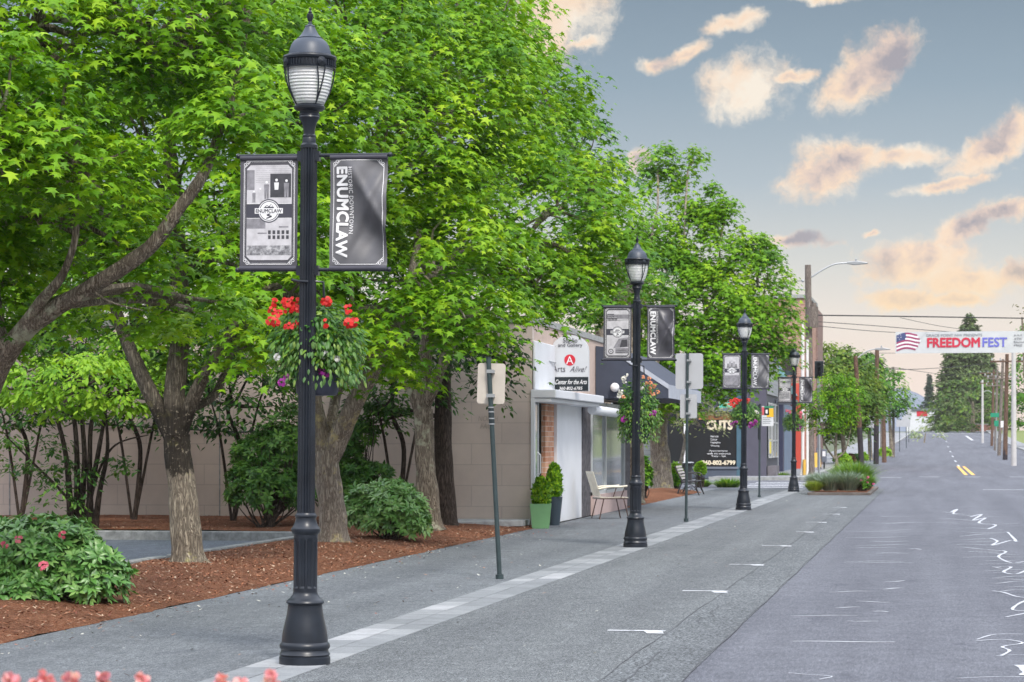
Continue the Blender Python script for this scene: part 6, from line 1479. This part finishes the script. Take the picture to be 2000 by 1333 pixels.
mb = MB(); mb.tube([UL(1571,932,-.5), UL(1571,898,-.5)], .07, 10); mb.build("yellow_guard", plain("yellow_guard", (0.75,0.45,0.08), .5, var=.1), UP, smooth=50)
mb = MB(); mb.tube([UL(1586,640,-.2), UL(1586,600,-.2)], .28, 10); mb.tube([UL(1590,600,-.2), UL(1590,592,-.2)], .10, 10); mb.build("wood_splice", m_wood, UP, smooth=50)
mb = MB()
for (px, py) in ((1568,549),(1566,565),(1583,616),(1583,628),(1583,634)): mb.ball(UL(px, py, -.2), .07, 8, 6)
mb.build("insulators", m_galv, UP)
WPG = "wooden poles along the left pavement beyond the crossing"
pole(1683, 1671, 696, 142, "first dark slanting wooden pole beyond the crossing, black at its foot", m_wood2, .14, tar=.36, lamp=(1674,700,1700,684,1714,682), group=WPG)
pole(1711, 1713, 684, 158, "second slanting brown pole with a white conduit up its side", m_wood2, .15, tar=.34, group=WPG)
pole(1727, 1726, 812, 166, "short brown wooden post right behind the second slanting pole", m_wood2, .14, group=WPG, name="wooden_post")
pole(1745, 1745, 717, 196, "thin pale pole standing in front of the round dark green tree", m_wood, .10, group=WPG)
pole(1722, 1723, 702, 210, "grey pole top rising behind the second slanting pole", m_wood, .12, group=WPG)
PG2 = "poles along the right side of the street"
for (pxb, pxt, pyt, zc, lb, mt, r, arms, lp) in [
    (1980,1980,690-6,150,"whitest concrete pole, nearest on the right side", m_conc, .15, (), None),
    (1963,1967,692,180,"brown pole with a black foot left of the white concrete pole", m_wood2, .15, ((.93,2.4),), None),
    (1951,1959,702,205,"grey pole just left of the brown one with the black foot", m_wood, .13, ((.80,2.6),), None),
    (1944,1948,722,240,"fourth pole from the right, with a crossarm, behind the green street sign", m_wood, .13, ((.92,2.6),(.80,2.2)), None),
    (1937,1941,722,275,"brownish pole with two crossarms left of the green street sign", m_wood2, .14, ((.95,3.2),(.82,3.0)), None),
    (1919,1919,742,300,"leftmost pale pole of the right side with a lamp arm", m_conc, .14, (), (1920,766,1932,764,1940,770))]:
    pole(pxb, pxt, pyt, zc, lb, mt, r, group=PG2, arms=arms, lamp=lp, tar=.10 if "black foot" in lb and "with a black foot" in lb else 0)
# wires
m_wire = plain("black_cable", (0.02,0.02,0.022), .6)
def wire(pts, r, label, n=14, sag=.0):
    A = [P(*p) for p in pts]; mb = MB(); S = spline(A, n)
    for i, p in enumerate(S): t = i/(len(S)-1); p.z -= sag*4*t*(1-t)
    c = S[0].copy(); mb.tube([p-c for p in S], r, 5); o = mb.build("overhead_wire", m_wire, None, None); o.location = c; return tagp(o, label, "wire", "wires over the street")
wire([(1586,616,107.4),(1800,619,112),(2060,623,118)], .028, "thickest black wire crossing above the freedom banner")
wire([(1586,628,107.4),(1700,636,114),(1890,650,121),(2060,648,126)], .016, "thin banner cable from the main pole down to the banner's top edge")
wire([(1586,636,107.4),(1690,646,112),(1752,650,120.2)], .014, "short thin cable ending at the banner's left corner")
wire([(1758,621,110),(1840,638,118),(1920,648,124)], .012, "slanting wire dropping from the thick wire toward the banner")
wire([(1480,556,100),(1520,551,103),(1567,549,107.3)], .012, "wire reaching the main pole from the left, near its top")
wire([(1590,688,150),(1700,690,160),(1760,690,175)], .016, "faint wire left of the banner at its lower edge height")
wire([(1712,700,160),(1760,722,200),(1900,714,300),(1950,706,300)], .03, "sagging wire crossing below the banner to the right-hand poles")
wire([(1745,718,196),(1860,733,260),(1945,724,240)], .022, "lower sagging wire from the thin pale pole to the right-hand poles")
wire([(1600,706,150),(1671,716,142),(1713,700,158)], .014, "wire between the main pole and the slanting poles")
# freedom fest banner
Yb = 120.0; x0, x1 = XatPx(1749, Yb), XatPx(2046, Yb); zb0, zb1 = ZS(690, Yb, 1), ZS(648, Yb, 1)
fb = empty("festival_banner", (x0, Yb, zb0), "long white street banner with a flag reading FREEDOM FEST, hung over the road", "banner"); W_, H_ = x1-x0, zb1-zb0
def fy(x): return .05*math.sin(x*1.1)
mb = MB(); n = 60; vs = []
for s in (0, 1):
    for j in range(9):
        for i in range(n+1): x = W_*i/n; vs.append((x, fy(x)+s*.003, H_*j/8))
K = 9*(n+1); fs = []
for j in range(8):
    for i in range(n): a = j*(n+1)+i; fs += [(a,a+1,a+n+2,a+n+1),(K+a,K+a+n+1,K+a+n+2,K+a+1)]
mb.add(vs, fs); mb.build("cloth", plain("banner_white", (0.60,0.62,0.64), .7, var=.05), fb, fixn=False, smooth=60)
u = W_/297.0
def ftext(t, xa, xb, za, zb2, mat, bold=.01):
    a, f = fit_text(t, w=(xb-xa)*u, h=(zb2-za)*u, bold=bold); mb = MB(); mb.add([(xa*u+p[0], fy(xa*u+p[0])-.02-p[2]*4, za*u+p[1]) for p in a], f); mb.build("lettering", mat, fb, fixn=False)
ftext("FREEDOM", 63, 165, 12, 30, plain("red_letters", (0.60,0.03,0.07), .6), .05); ftext("FEST", 171, 218, 12, 30, plain("blue_letters", (0.16,0.17,0.62), .6), .03)
ftext("GRACE POINT NW PRESENTS", 60, 170, 33, 38, m_slate, .0)
for k, (t_, w_) in enumerate((("JULY",16),("4TH",14),("Enumclaw",28),("FREE",16))): ftext(t_, 232, 232+w_, 32-k*6.5, 36-k*6.5, m_tdark, .0)
F = Flat()
def wv(t, z): return z + 3.0*math.sin(t*5.2-.4) + t*3
def flagx(t): return 2+48*t
nS = 9
for k in range(nS):
    z0_, z1_ = 5+k*3.6, 5+(k+1)*3.6; tmax = 1.0 - abs(k-5)*.05 if k > 2 else .78+.05*k
    for i in range(14):
        t0, t1 = tmax*i/14, tmax*(i+1)/14
        if k >= 5 and t0 < .34: key = 'b'
        else: key = 'r' if k % 2 == 0 else 'w'
        F.poly(key, [(flagx(t0)*u, min(wv(t0,z0_),41)*u), (flagx(t1)*u, min(wv(t1,z0_),41)*u), (flagx(t1)*u, min(wv(t1,z1_),41.5)*u), (flagx(t0)*u, min(wv(t0,z1_),41.5)*u)], .015)
for (r_, c_) in ((35,5),(35,10),(30,5),(30,11),(26,8)): F.disc('w', c_*u, (r_+2)*u, .9*u, .02, 6)
for key, (vs, fs) in F.layers.items():
    mb = MB(); mb.add([(x, fy(x)-l, z) for x, z, l in vs], fs); mb.build({'r':"flag_red_stripes",'w':"flag_white_stripes",'b':"flag_blue_field"}[key], {'r': plain("flag_red", (0.34,0.05,0.14), .6), 'w': m_white, 'b': plain("flag_blue", (0.06,0.08,0.20), .6)}[key], fb, fixn=False)
# ---- sign posts
m_signback = plain("sign_back_tan", (0.55,0.50,0.44), .5, var=.1, scale=5); m_alu = plain("sign_back_aluminium", (0.52,0.53,0.56), .45, var=.05, metal=.2)
m_post = plain("dark_green_post", (0.03,0.05,0.055), .5, var=.25, scale=8)
def rrect(w_, h_, r, n=5):
    o = []
    for (cx, cz, a0) in ((w_/2-r,h_/2-r,0),(-w_/2+r,h_/2-r,90),(-w_/2+r,-h_/2+r,180),(w_/2-r,-h_/2+r,270)):
        for k in range(n+1): a = math.radians(a0+90*k/n); o.append((cx+r*math.cos(a), cz+r*math.sin(a)))
    return o
def signpost(pxb, pyb, pxt, pyt, plates, label, r=.028, pm=m_post, nm="sign_post", plate_behind=True):
    b = G(pxb, pyb); zc = zc_of(b); t = P(pxt, pyt, zc); root = empty(nm, (b.x, b.y, 0.006+hz(b.y)), label, "sign post")
    T = Vector((t.x-b.x, t.y-b.y, t.z-b.z)); mb = MB(); mb.tube([(0,0,0), T], r, 12); mb.tube([T, T*1.003], r*1.25, 12); mb.build("post", pm, root, smooth=50)
    mb = MB(); mb.tube([T*0, T*.02], r*1.7, 12); mb.build("sleeve", pm, root, smooth=50)
    for (px0, px1, py0, py1, mat, rot) in plates:
        c = P((px0+px1)/2, (py0+py1)/2, zc); w_ = (px1-px0)/FPX*zc; h_ = (py1-py0)/FPX*zc
        mb = MB(); mb.prism(rrect(w_, h_, min(w_, h_)*.10), 'y', 0, .004)
        o = mb.build("sign_plate", mat, root); o.location = (c.x-b.x, c.y-b.y+r+.004, c.z-b.z); o.rotation_euler = (0, rot, 0)
        mb = MB()
        for f in (.30, -.30):
            mb.tube([(0, -2*r-.004, f*h_), (0, .0, f*h_)], .008, 6); mb.box(-r*1.6, r*1.6, -2*r-.012, -.001, f*h_-.02, f*h_+.02)
        o2 = mb.build("plate_bolts", m_galv, root); o2.location = o.location
    return root, b, T, zc
s1, b1, T1, z1_ = signpost(976, 1132, 954, 700, [(931,986,711,790,m_signback,.03)], "leaning dark post with a tan sign plate seen from behind, beside the pavers")
mb = MB()
for f in (.70, .725, .755, .775): p = T1*f; mb.lathe([(.031,-.008),(.036,-.006),(.036,.006),(.031,.008)], 14, p)
mb.build("band_clamps", m_galv, s1); mb = MB(); mb.tube([T1*.70, T1*.78], .034, 12); mb.build("coupling", plain("coupling_black", (0.02,0.03,0.035), .4), s1, smooth=50)
signpost(1340, 1020, 1343, 692, [(1319,1373,691,761,m_alu,0),(1328,1361,771,818,m_alu,0)], "straight dark post with two grey plates seen from behind, large over small")
s3, b3, T3, z3 = signpost(1483, 972, 1484, 790, [], "slim black bus stop post between the third and the farthest lamp")
# bus stop flag sign
c0, c1 = P(1488, 833, z3), P(1511, 794, z3); w_ = c1.x-c0.x; h_ = c1.z-c0.z; ox, oy, oz = c0.x-b3.x, c0.y-b3.y, c0.z-b3.z
m_bus = {'w': plain("bus_sign_white", (0.68,0.70,0.72), .5), 'y': plain("bus_sign_yellow", (0.85,0.50,0.03), .5), 'r': plain("bus_sign_red", (0.7,0.12,0.15), .5), 'k': m_black, 'g': plain("bus_sign_green", (0.03,0.22,0.12), .5)}
mb = MB(); mb.box(ox, ox+w_, oy-.003, oy+.003, oz, oz+h_); pl = mb.build("flag_plate", m_bus['w'], s3)
for (nm, key, a0_, a1_, c0_, c1_) in (("yellow_patch",'y',.42,1,.45,.88),("red_patch",'r',0,.2,.55,.95),("green_patch",'g',.2,1,.90,1),("bus_symbol",'k',.2,.62,.55,.90)):
    mb = MB(); mb.box(ox+w_*a0_, ox+w_*a1_, oy-.006-(.003 if key == 'k' else 0), oy-.004, oz+h_*c0_, oz+h_*c1_); mb.build(nm, m_bus[key], pl)
mb = MB(); mb.box(ox+w_*.32, ox+w_*.50, oy-.012, oy-.0095, oz+h_*.63, oz+h_*.82); mb.build("bus_symbol_window", m_white, pl)
for k_ in range(4):
    mb = MB(); mb.box(ox+w_*.08, ox+w_*(.8-.1*(k_ % 2)), oy-.006, oy-.004, oz+h_*(.40-.09*k_), oz+h_*(.425-.09*k_)); mb.build("timetable_line", m_slate, pl)
mb = MB(); mb.tube([(0,0,T3.z*.62),(0,0,T3.z*.99)], .045, 10); mb.build("timetable_case", m_black, s3, smooth=50)
# pedestrian signal head behind the main pole
q = P(1600, PY0, 112); e = empty("traffic_signal", (q.x, q.y, hz(q.y)+.13), "black traffic signal head on a slim pole, just right of the main wooden pole", "traffic signal")
mb = MB(); mb.tube([(0,0,0),(0,0,P(1600,742,112).z-q.z+EYE-.1)], .06, 10); mb.build("pole", m_galv, e, smooth=50)
za_, zb_2 = P(1600,746,112).z, P(1600,712,112).z
mb = MB(); mb.box(-.20,.20,-.18,.12,za_,zb_2); mb.build("housing", m_black, e, bevel=.02)
for k in range(3):
    mb = MB(); zz_ = za_+(zb_2-za_)*(.2+.3*k); R4 = Matrix.Translation((0,-.19,zz_)) @ Matrix.Rotation(math.pi/2, 4, 'X'); qd = MB(); qd.lathe([(.09,0),(.10,0),(.10,.18),(.09,.18)], 14, cap=False); mb.add([R4 @ Vector(v) for v in qd.v], qd.f); mb.build("visor", m_black, e)
q = P(1598,PY0,124); e = empty("round_sign_back", (q.x, q.y, hz(q.y)+.13), "grey plate on a thin pole behind the traffic signal", "sign"); mb = MB(); mb.tube([(0,0,0),(0,0,P(1598,742,124).z)], .04, 8); mb.build("pole", m_galv, e)
mb = MB(); zc1 = P(1608,757,124); mb.add([(zc1.x-q.x+.28*math.cos(t), -.05, zc1.z-q.z+EYE-EYE+.36*math.sin(t)) for t in np.linspace(0,2*math.pi,9)[:-1]], [tuple(range(8))]); mb.build("plate", m_alu, e, fixn=False)
# small signs at far left kerb and right side
for (px, pb, zc, py0, py1, hw, mt, lb) in [(1700,0,162,805,838,.26,m_alu,"pale plate on a green post left of the second slanting pole"), (1770,0,250,812,834,.40,m_alu,"rounded white sign back at the far left kerb"), (1757,0,225,820,834,.3,m_alu,"small white sign nearer along the far left kerb"), (1775,0,300,800,818,.3,m_alu,"highest small sign at the end of the left kerb")]:
    q = P(px, PY0, zc); e = empty("street_sign", (q.x, q.y, hz(q.y)+.12), lb, "sign", "small signs along the far left kerb"); zt2 = P(px, py0, zc).z; zl = P(px, py1, zc).z; g = hz(q.y)+.12
    mb = MB(); mb.tube([(0,0,0),(0,0,zt2-g)], .035, 8); mb.build("post", m_post, e); mb = MB(); mb.prism([(x, z+(zt2+zl)/2-g) for x, z in rrect(hw*2, zt2-zl, .08)], 'y', -.06, -.045); mb.build("plate", mt, e)
m_sgreen = plain("street_sign_green", (0.01,0.28,0.16), .5)
q = P(1946, PY0, 215); e = empty("street_name_sign", (q.x, q.y, hz(q.y)+.12), "green street name blades on a pole among the right-hand poles", "sign"); g = hz(q.y)+.12
mb = MB(); mb.tube([(0,0,0),(0,0,P(1946,806,215).z-g)], .05, 8); mb.build("post", m_galv, e); za = P(1946,812,215).z-g
mb = MB(); mb.box(-.5,.5,-.08,-.05,za-.14,za+.22); mb.build("name_blade", m_sgreen, e); mb = MB(); mb.box(-.18,.22,-.08,-.05,za-.95,za-.45); mb.build("lower_plate", m_sgreen, e)
q = P(1959, PY0, 190); e = empty("parking_sign", (q.x, q.y, hz(q.y)+.12), "small white square sign left of the brown pole with the black foot", "sign"); g = hz(q.y)+.12
mb = MB(); mb.tube([(0,0,0),(0,0,P(1959,822,190).z-g)], .035, 8); mb.build("post", m_galv, e); za = P(1959,829,190).z-g; mb = MB(); mb.box(-.18,.18,-.07,-.05,za-.25,za+.25); mb.build("plate", m_white, e)

# ---- furniture
m_castblack = plain("cast_iron_black", (0.018,0.018,0.022), .4, var=.2, spec=.7); m_slat = plain("weathered_slats", (0.40,0.38,0.37), .6, var=.25, scale=6); m_slatd = plain("dark_seat_slats", (0.05,0.05,0.065), .4, var=.2)
b = G(1342, 968); e = empty("park_bench", (b.x, b.y, 0.006), "street bench with curly black iron ends and pale back slats, facing the road", "bench")
Lb = 1.55   # runs along the street, faces +x
for y in (0.0, Lb):
    mb = MB()
    mb.tube(spline([(-.30,y,0),(-.22,y,.22),(-.16,y,.42),(-.30,y,.70),(-.36,y,.86)], 5), .022, 8); mb.tube(spline([(.36,y,0),(.28,y,.2),(.24,y,.40)], 5), .022, 8)
    mb.tube(spline([(-.16,y,.40),(.05,y,.37),(.26,y,.42)], 5), .020, 8); mb.tube(spline([(-.20,y,.62),(0,y,.66),(.22,y,.64),(.30,y,.58),(.26,y,.52),(.22,y,.56)], 5), .018, 8); mb.tube(spline([(.24,y,.40),(.28,y,.5),(.26,y,.62)], 4), .014, 6)
    mb.tube(spline([(-.22,y,.10),(-.05,y,.24),(.12,y,.20),(.05,y,.12),(-.02,y,.2)], 4), .011, 6); mb.tube(spline([(.30,y,.10),(.15,y,.30),(-.1,y,.32)], 4), .011, 6)
    mb.build("iron_end", m_castblack, e, smooth=60)
for k in range(6):
    x = -.14+k*.078; mb = MB(); mb.box(x-.028, x+.028, .0, Lb, .395+(.01 if k in (0,5) else 0), .42+(.01 if k in (0,5) else 0)); mb.build("seat_slat", m_slatd, e)
for k in range(5):
    t = k/4; x = -.175-.15*t; z = .50+.085*k; R4 = Matrix.Translation((x,0,z)) @ Matrix.Rotation(-.42, 4, 'Y'); mb = MB(); mb.box(-.010,.012,0,Lb,-.032,.032, R4); mb.build("back_slat", m_slat, e)
b = G(1341, 946); e = empty("litter_bin", (b.x-.1, b.y+.3, 0.006), "dark slatted litter bin with a pale rim behind the bench", "litter bin")
mb = MB()
for k in range(22):
    a = 2*math.pi*k/22; R4 = Matrix.Rotation(a, 4, 'Z'); mb.add([R4 @ Vector(v) for v in ((.22,-.018,.05),(.22,.018,.05),(.30,.024,.78),(.30,-.024,.78),(.21,-.018,.05),(.21,.018,.05),(.29,.024,.78),(.29,-.024,.78))], [(0,1,2,3),(7,6,5,4),(0,3,7,4),(1,5,6,2),(3,2,6,7),(0,4,5,1)])
mb.build("slats", m_castblack, e); mb = MB(); mb.lathe([(.20,.03),(.20,.05),(.235,.10),(.23,.10),(.19,.06)], 22); mb.lathe([(.28,.1),(.27,.72),(.05,.70)], 20); mb.build("liner", m_castblack, e, smooth=50)
mb = MB(); mb.lathe([(.28,.78),(.34,.78),(.35,.80),(.34,.82),(.27,.83),(.27,.80)], 28); mb.build("rim", m_galv, e, smooth=50)
# metal lounge chair by the gallery window
m_chair = plain("ivory_metal_slats", (0.62,0.58,0.48), .4, var=.12, metal=.2, scale=8); m_cleg = plain("bronze_chair_leg", (0.08,0.045,0.035), .4, metal=.4)
Yc2 = 50.5; xcL, xcR = XatPx(1158, Yc2), XatPx(1216, Yc2)
e = empty("garden_chair", ((xcL+xcR)/2, Yc2, 0.006), "ivory slatted garden chair on thin dark legs under the gallery window", "chair")
e.rotation_euler = (0, 0, math.radians(22))
# local: faces +x, width along y
mb = MB()
for y in (-.30,.30):
    mb.tube([(-.16,y,.42),(-.26,y*1.1,0)], .012, 8); mb.tube([(.26,y,.42),(.36,y*1.1,0)], .012, 8); mb.tube([(.20,y*1.05,.44),(.28,y*1.1,.66)], .011, 8)
mb.tube([(-.24,-.31,.42),(.34,-.31,.42),(.34,.31,.42),(-.24,.31,.42),(-.24,-.31,.42)], .013, 8)
mb.build("leg_frame", m_cleg, e, smooth=50)
for k in range(7): x = -.20+k*.088; mb = MB(); mb.box(x-.036, x+.036, -.30, .30, .433-(.012 if 1 < k < 5 else 0), .450-(.012 if 1 < k < 5 else 0)); mb.build("seat_slat", m_chair, e)
for k in range(7):
    y = -.27+k*.09; mb = MB(); mb.prism([(-.24,.47),(-.225,.47),(-.385,.98),(-.40,.98)], 'y', y-.034, y+.034); mb.build("back_slat", m_chair, e)
mb = MB(); mb.prism([(-.383,.92),(-.368,.92),(-.384,.97),(-.398,.97)], 'y', -.30, .30); mb.build("back_rail", m_chair, e)
for y in (-.33,.33): mb = MB(); mb.tube(spline([(-.28,y,.62),(-.05,y,.66),(.2,y,.665),(.33,y,.68)], 4), .022, 8); mb.build("armrest", m_chair, e, smooth=50)
# planters with clipped conifers
def planter(px, pyb, pyt, w0, w1, ptop, mat, label, seed, wl, n=700, square=False):
    b = Vector((-7.16, Yat(px, -7.16), 0)); zc = zc_of(b); k_ = zc/FPX; h = (pyb-pyt)*k_; e = empty("potted_conifer", (b.x, b.y, 0.004), label, "potted plant", "potted conifers at the gallery door")
    r0, r1 = w0/2*k_, w1/2*k_; mb = MB()
    if square:
        q = lambda r, z: [(-r,-r,z),(r,-r,z),(r,r,z),(-r,r,z)]
        vs = q(r0,0)+q(r1,h)+q(r1*.88,h)+q(r1*.82,h-.08); fs = [(3,2,1,0)]+[(i+4*j, (i+1)%4+4*j, (i+1)%4+4*j+4, i+4*j+4) for j in range(3) for i in range(4)]+[(12,13,14,15)]; mb.add(vs, fs)
    else: mb.lathe([(r0,0),(r1,h),(r1*.9,h),(r1*.85,h-.06)], 28)
    o = mb.build("pot", mat, e, smooth=30)
    if square: o.rotation_euler = (0,0,.15)
    global rng; rng = np.random.default_rng(seed); H = (pyt-ptop)*k_+.05; t = rng.uniform(0,1,n); a = rng.uniform(0,2*math.pi,n); R = wl/2*k_
    rad = R*np.where(t < .25, .75+t, 1.0*np.sqrt(np.maximum(0,1-((t-.25)/.75)**1.6)))*rng.uniform(.7,1.05,n); ps = np.stack([rad*np.cos(a), rad*np.sin(a), h-.05+H*t],1)
    leaves("foliage", ps, np.stack([np.cos(a),np.sin(a),np.full(n,.2)],1)+rng.normal(size=(n,3))*.5, np.stack([np.cos(a)*.5,np.sin(a)*.5,np.ones(n)],1)+rng.normal(size=(n,3))*.35, rng.uniform(.05,.10,n), rng.uniform(0,.9,n), SMALLQ, m_lf1, e)
    mb = MB(); mb.tube([(0,0,h-.08),(0,0,h+H*.7)], .02, 6); mb.build("stem", m_bark3, e)
planter(1082, 1018, 962, 22, 34, 900, plain("dark_blue_pot", (0.035,0.055,0.075), .4, var=.1), "taller potted conifer in a dark blue round pot, right of the green pot", 201, 32, 1500)
planter(1056, 1025, 977, 33, 42, 930, plain("sage_green_pot", (0.20,0.42,0.20), .5, var=.08), "shorter potted conifer in a square sage green pot at the gallery corner", 202, 36, 1500, True)
# planted island: kerb and soil
ix0, ix1 = XatPx(1577, 73.6), XatPx(1700, 73.6)
e = empty("planted_island", (ix0, 73.6, 0), "kerbed planting island in the parking lane by the crossing", "planter")
mb = MB(); mb.box(0, ix1-ix0, 0, .12, -.02, .09); mb.box(0, .12, .12, 10.2, -.02, .09); mb.box(ix1-ix0-.12, ix1-ix0, .12, 10.2, -.02, .09); mb.box(.0, ix1-ix0, 10.2, 10.32, -.02, .09); mb.build("kerb", plain("brown_kerb", (0.13,0.11,0.10), .9, var=.3, scale=6), e, bevel=.02)
mb = MB(); mb.box(.12, ix1-ix0-.12, .12, 10.2, -.02, .075); mb.build("soil", m_mulch, e)
# things by the far pavement
m_hyd = plain("hydrant_yellow", (0.80,0.50,0.08), .5, var=.1)
q = P(1593, PY0, 127); g = hz(q.y)+.13; e = empty("sandwich_board", (q.x, q.y, g), "yellow folding board sign standing by the shop past the main pole", "sign")
mb = MB(); mb.add([(-.28,-.2,.1),(.28,-.2,.1),(.24,0,.85),(-.24,0,.85),(-.28,-.17,.1),(.28,-.17,.1),(.24,.02,.85),(-.24,.02,.85)], [(0,1,2,3),(7,6,5,4),(0,3,7,4),(1,5,6,2),(3,2,6,7),(0,4,5,1)]); mb.add([(-.28,.25,.1),(.28,.25,.1),(.24,.03,.85),(-.24,.03,.85),(-.28,.22,.1),(.28,.22,.1),(.24,.0,.85),(-.24,.0,.85)], [(0,1,2,3),(7,6,5,4),(0,3,7,4),(1,5,6,2),(3,2,6,7),(0,4,5,1)]); mb.build("panel", m_hyd, e)
mb = MB()
for x in (-.26,.26):
    for y in (-.21,.24): mb.box(x-.02,x+.02,y-.02,y+.02,0,.12)
mb.build("feet", m_black, e)
q = P(1604, PY0, 129); g = hz(q.y)+.13; e = empty("news_rack", (q.x, q.y, g), "pair of dark newspaper boxes next to the yellow board", "news rack")
mb = MB(); mb.box(-.25,.0,-.2,.2,.35,1.1); mb.box(.03,.28,-.2,.2,.35,1.02); mb.build("boxes", m_slate, e, bevel=.02); mb = MB(); mb.box(-.2,-.05,-.21,-.2,.7,1.0); mb.box(.07,.23,-.21,-.2,.65,.92); mb.build("windows", m_white, e)
mb = MB()
for x in (-.12,.15): mb.box(x-.04,x+.04,-.04,.04,0,.35)
mb.build("pedestal", m_black, e)
# ================================================================== AIR
bpy.context.view_layer.update()
def add_haze(dens):
    zs = [0.0]; top = 0.0
    for o in sc.objects:
        if o.type == 'MESH':
            for c in o.bound_box:
                p = o.matrix_world @ Vector(c); top = max(top, p.z); zs.append(p.z)
    mb = MB(); mb.box(-1510, 1510, -45, 2610, min(zs)-1.0, top+5)
    m = newmat("haze_air"); nt_ = m.node_tree; v = nt_.nodes.new('ShaderNodeVolumePrincipled'); v.inputs['Color'].default_value = (0.95,0.93,0.92,1); v.inputs['Density'].default_value = dens
    o_ = nt_.nodes.new('ShaderNodeOutputMaterial'); nt_.links.new(v.outputs[0], o_.inputs['Volume'])
    return tagp(mb.build("haze", m, None), kind='stuff')
HAZE = 0.00013
if HAZE > 0: add_haze(HAZE)
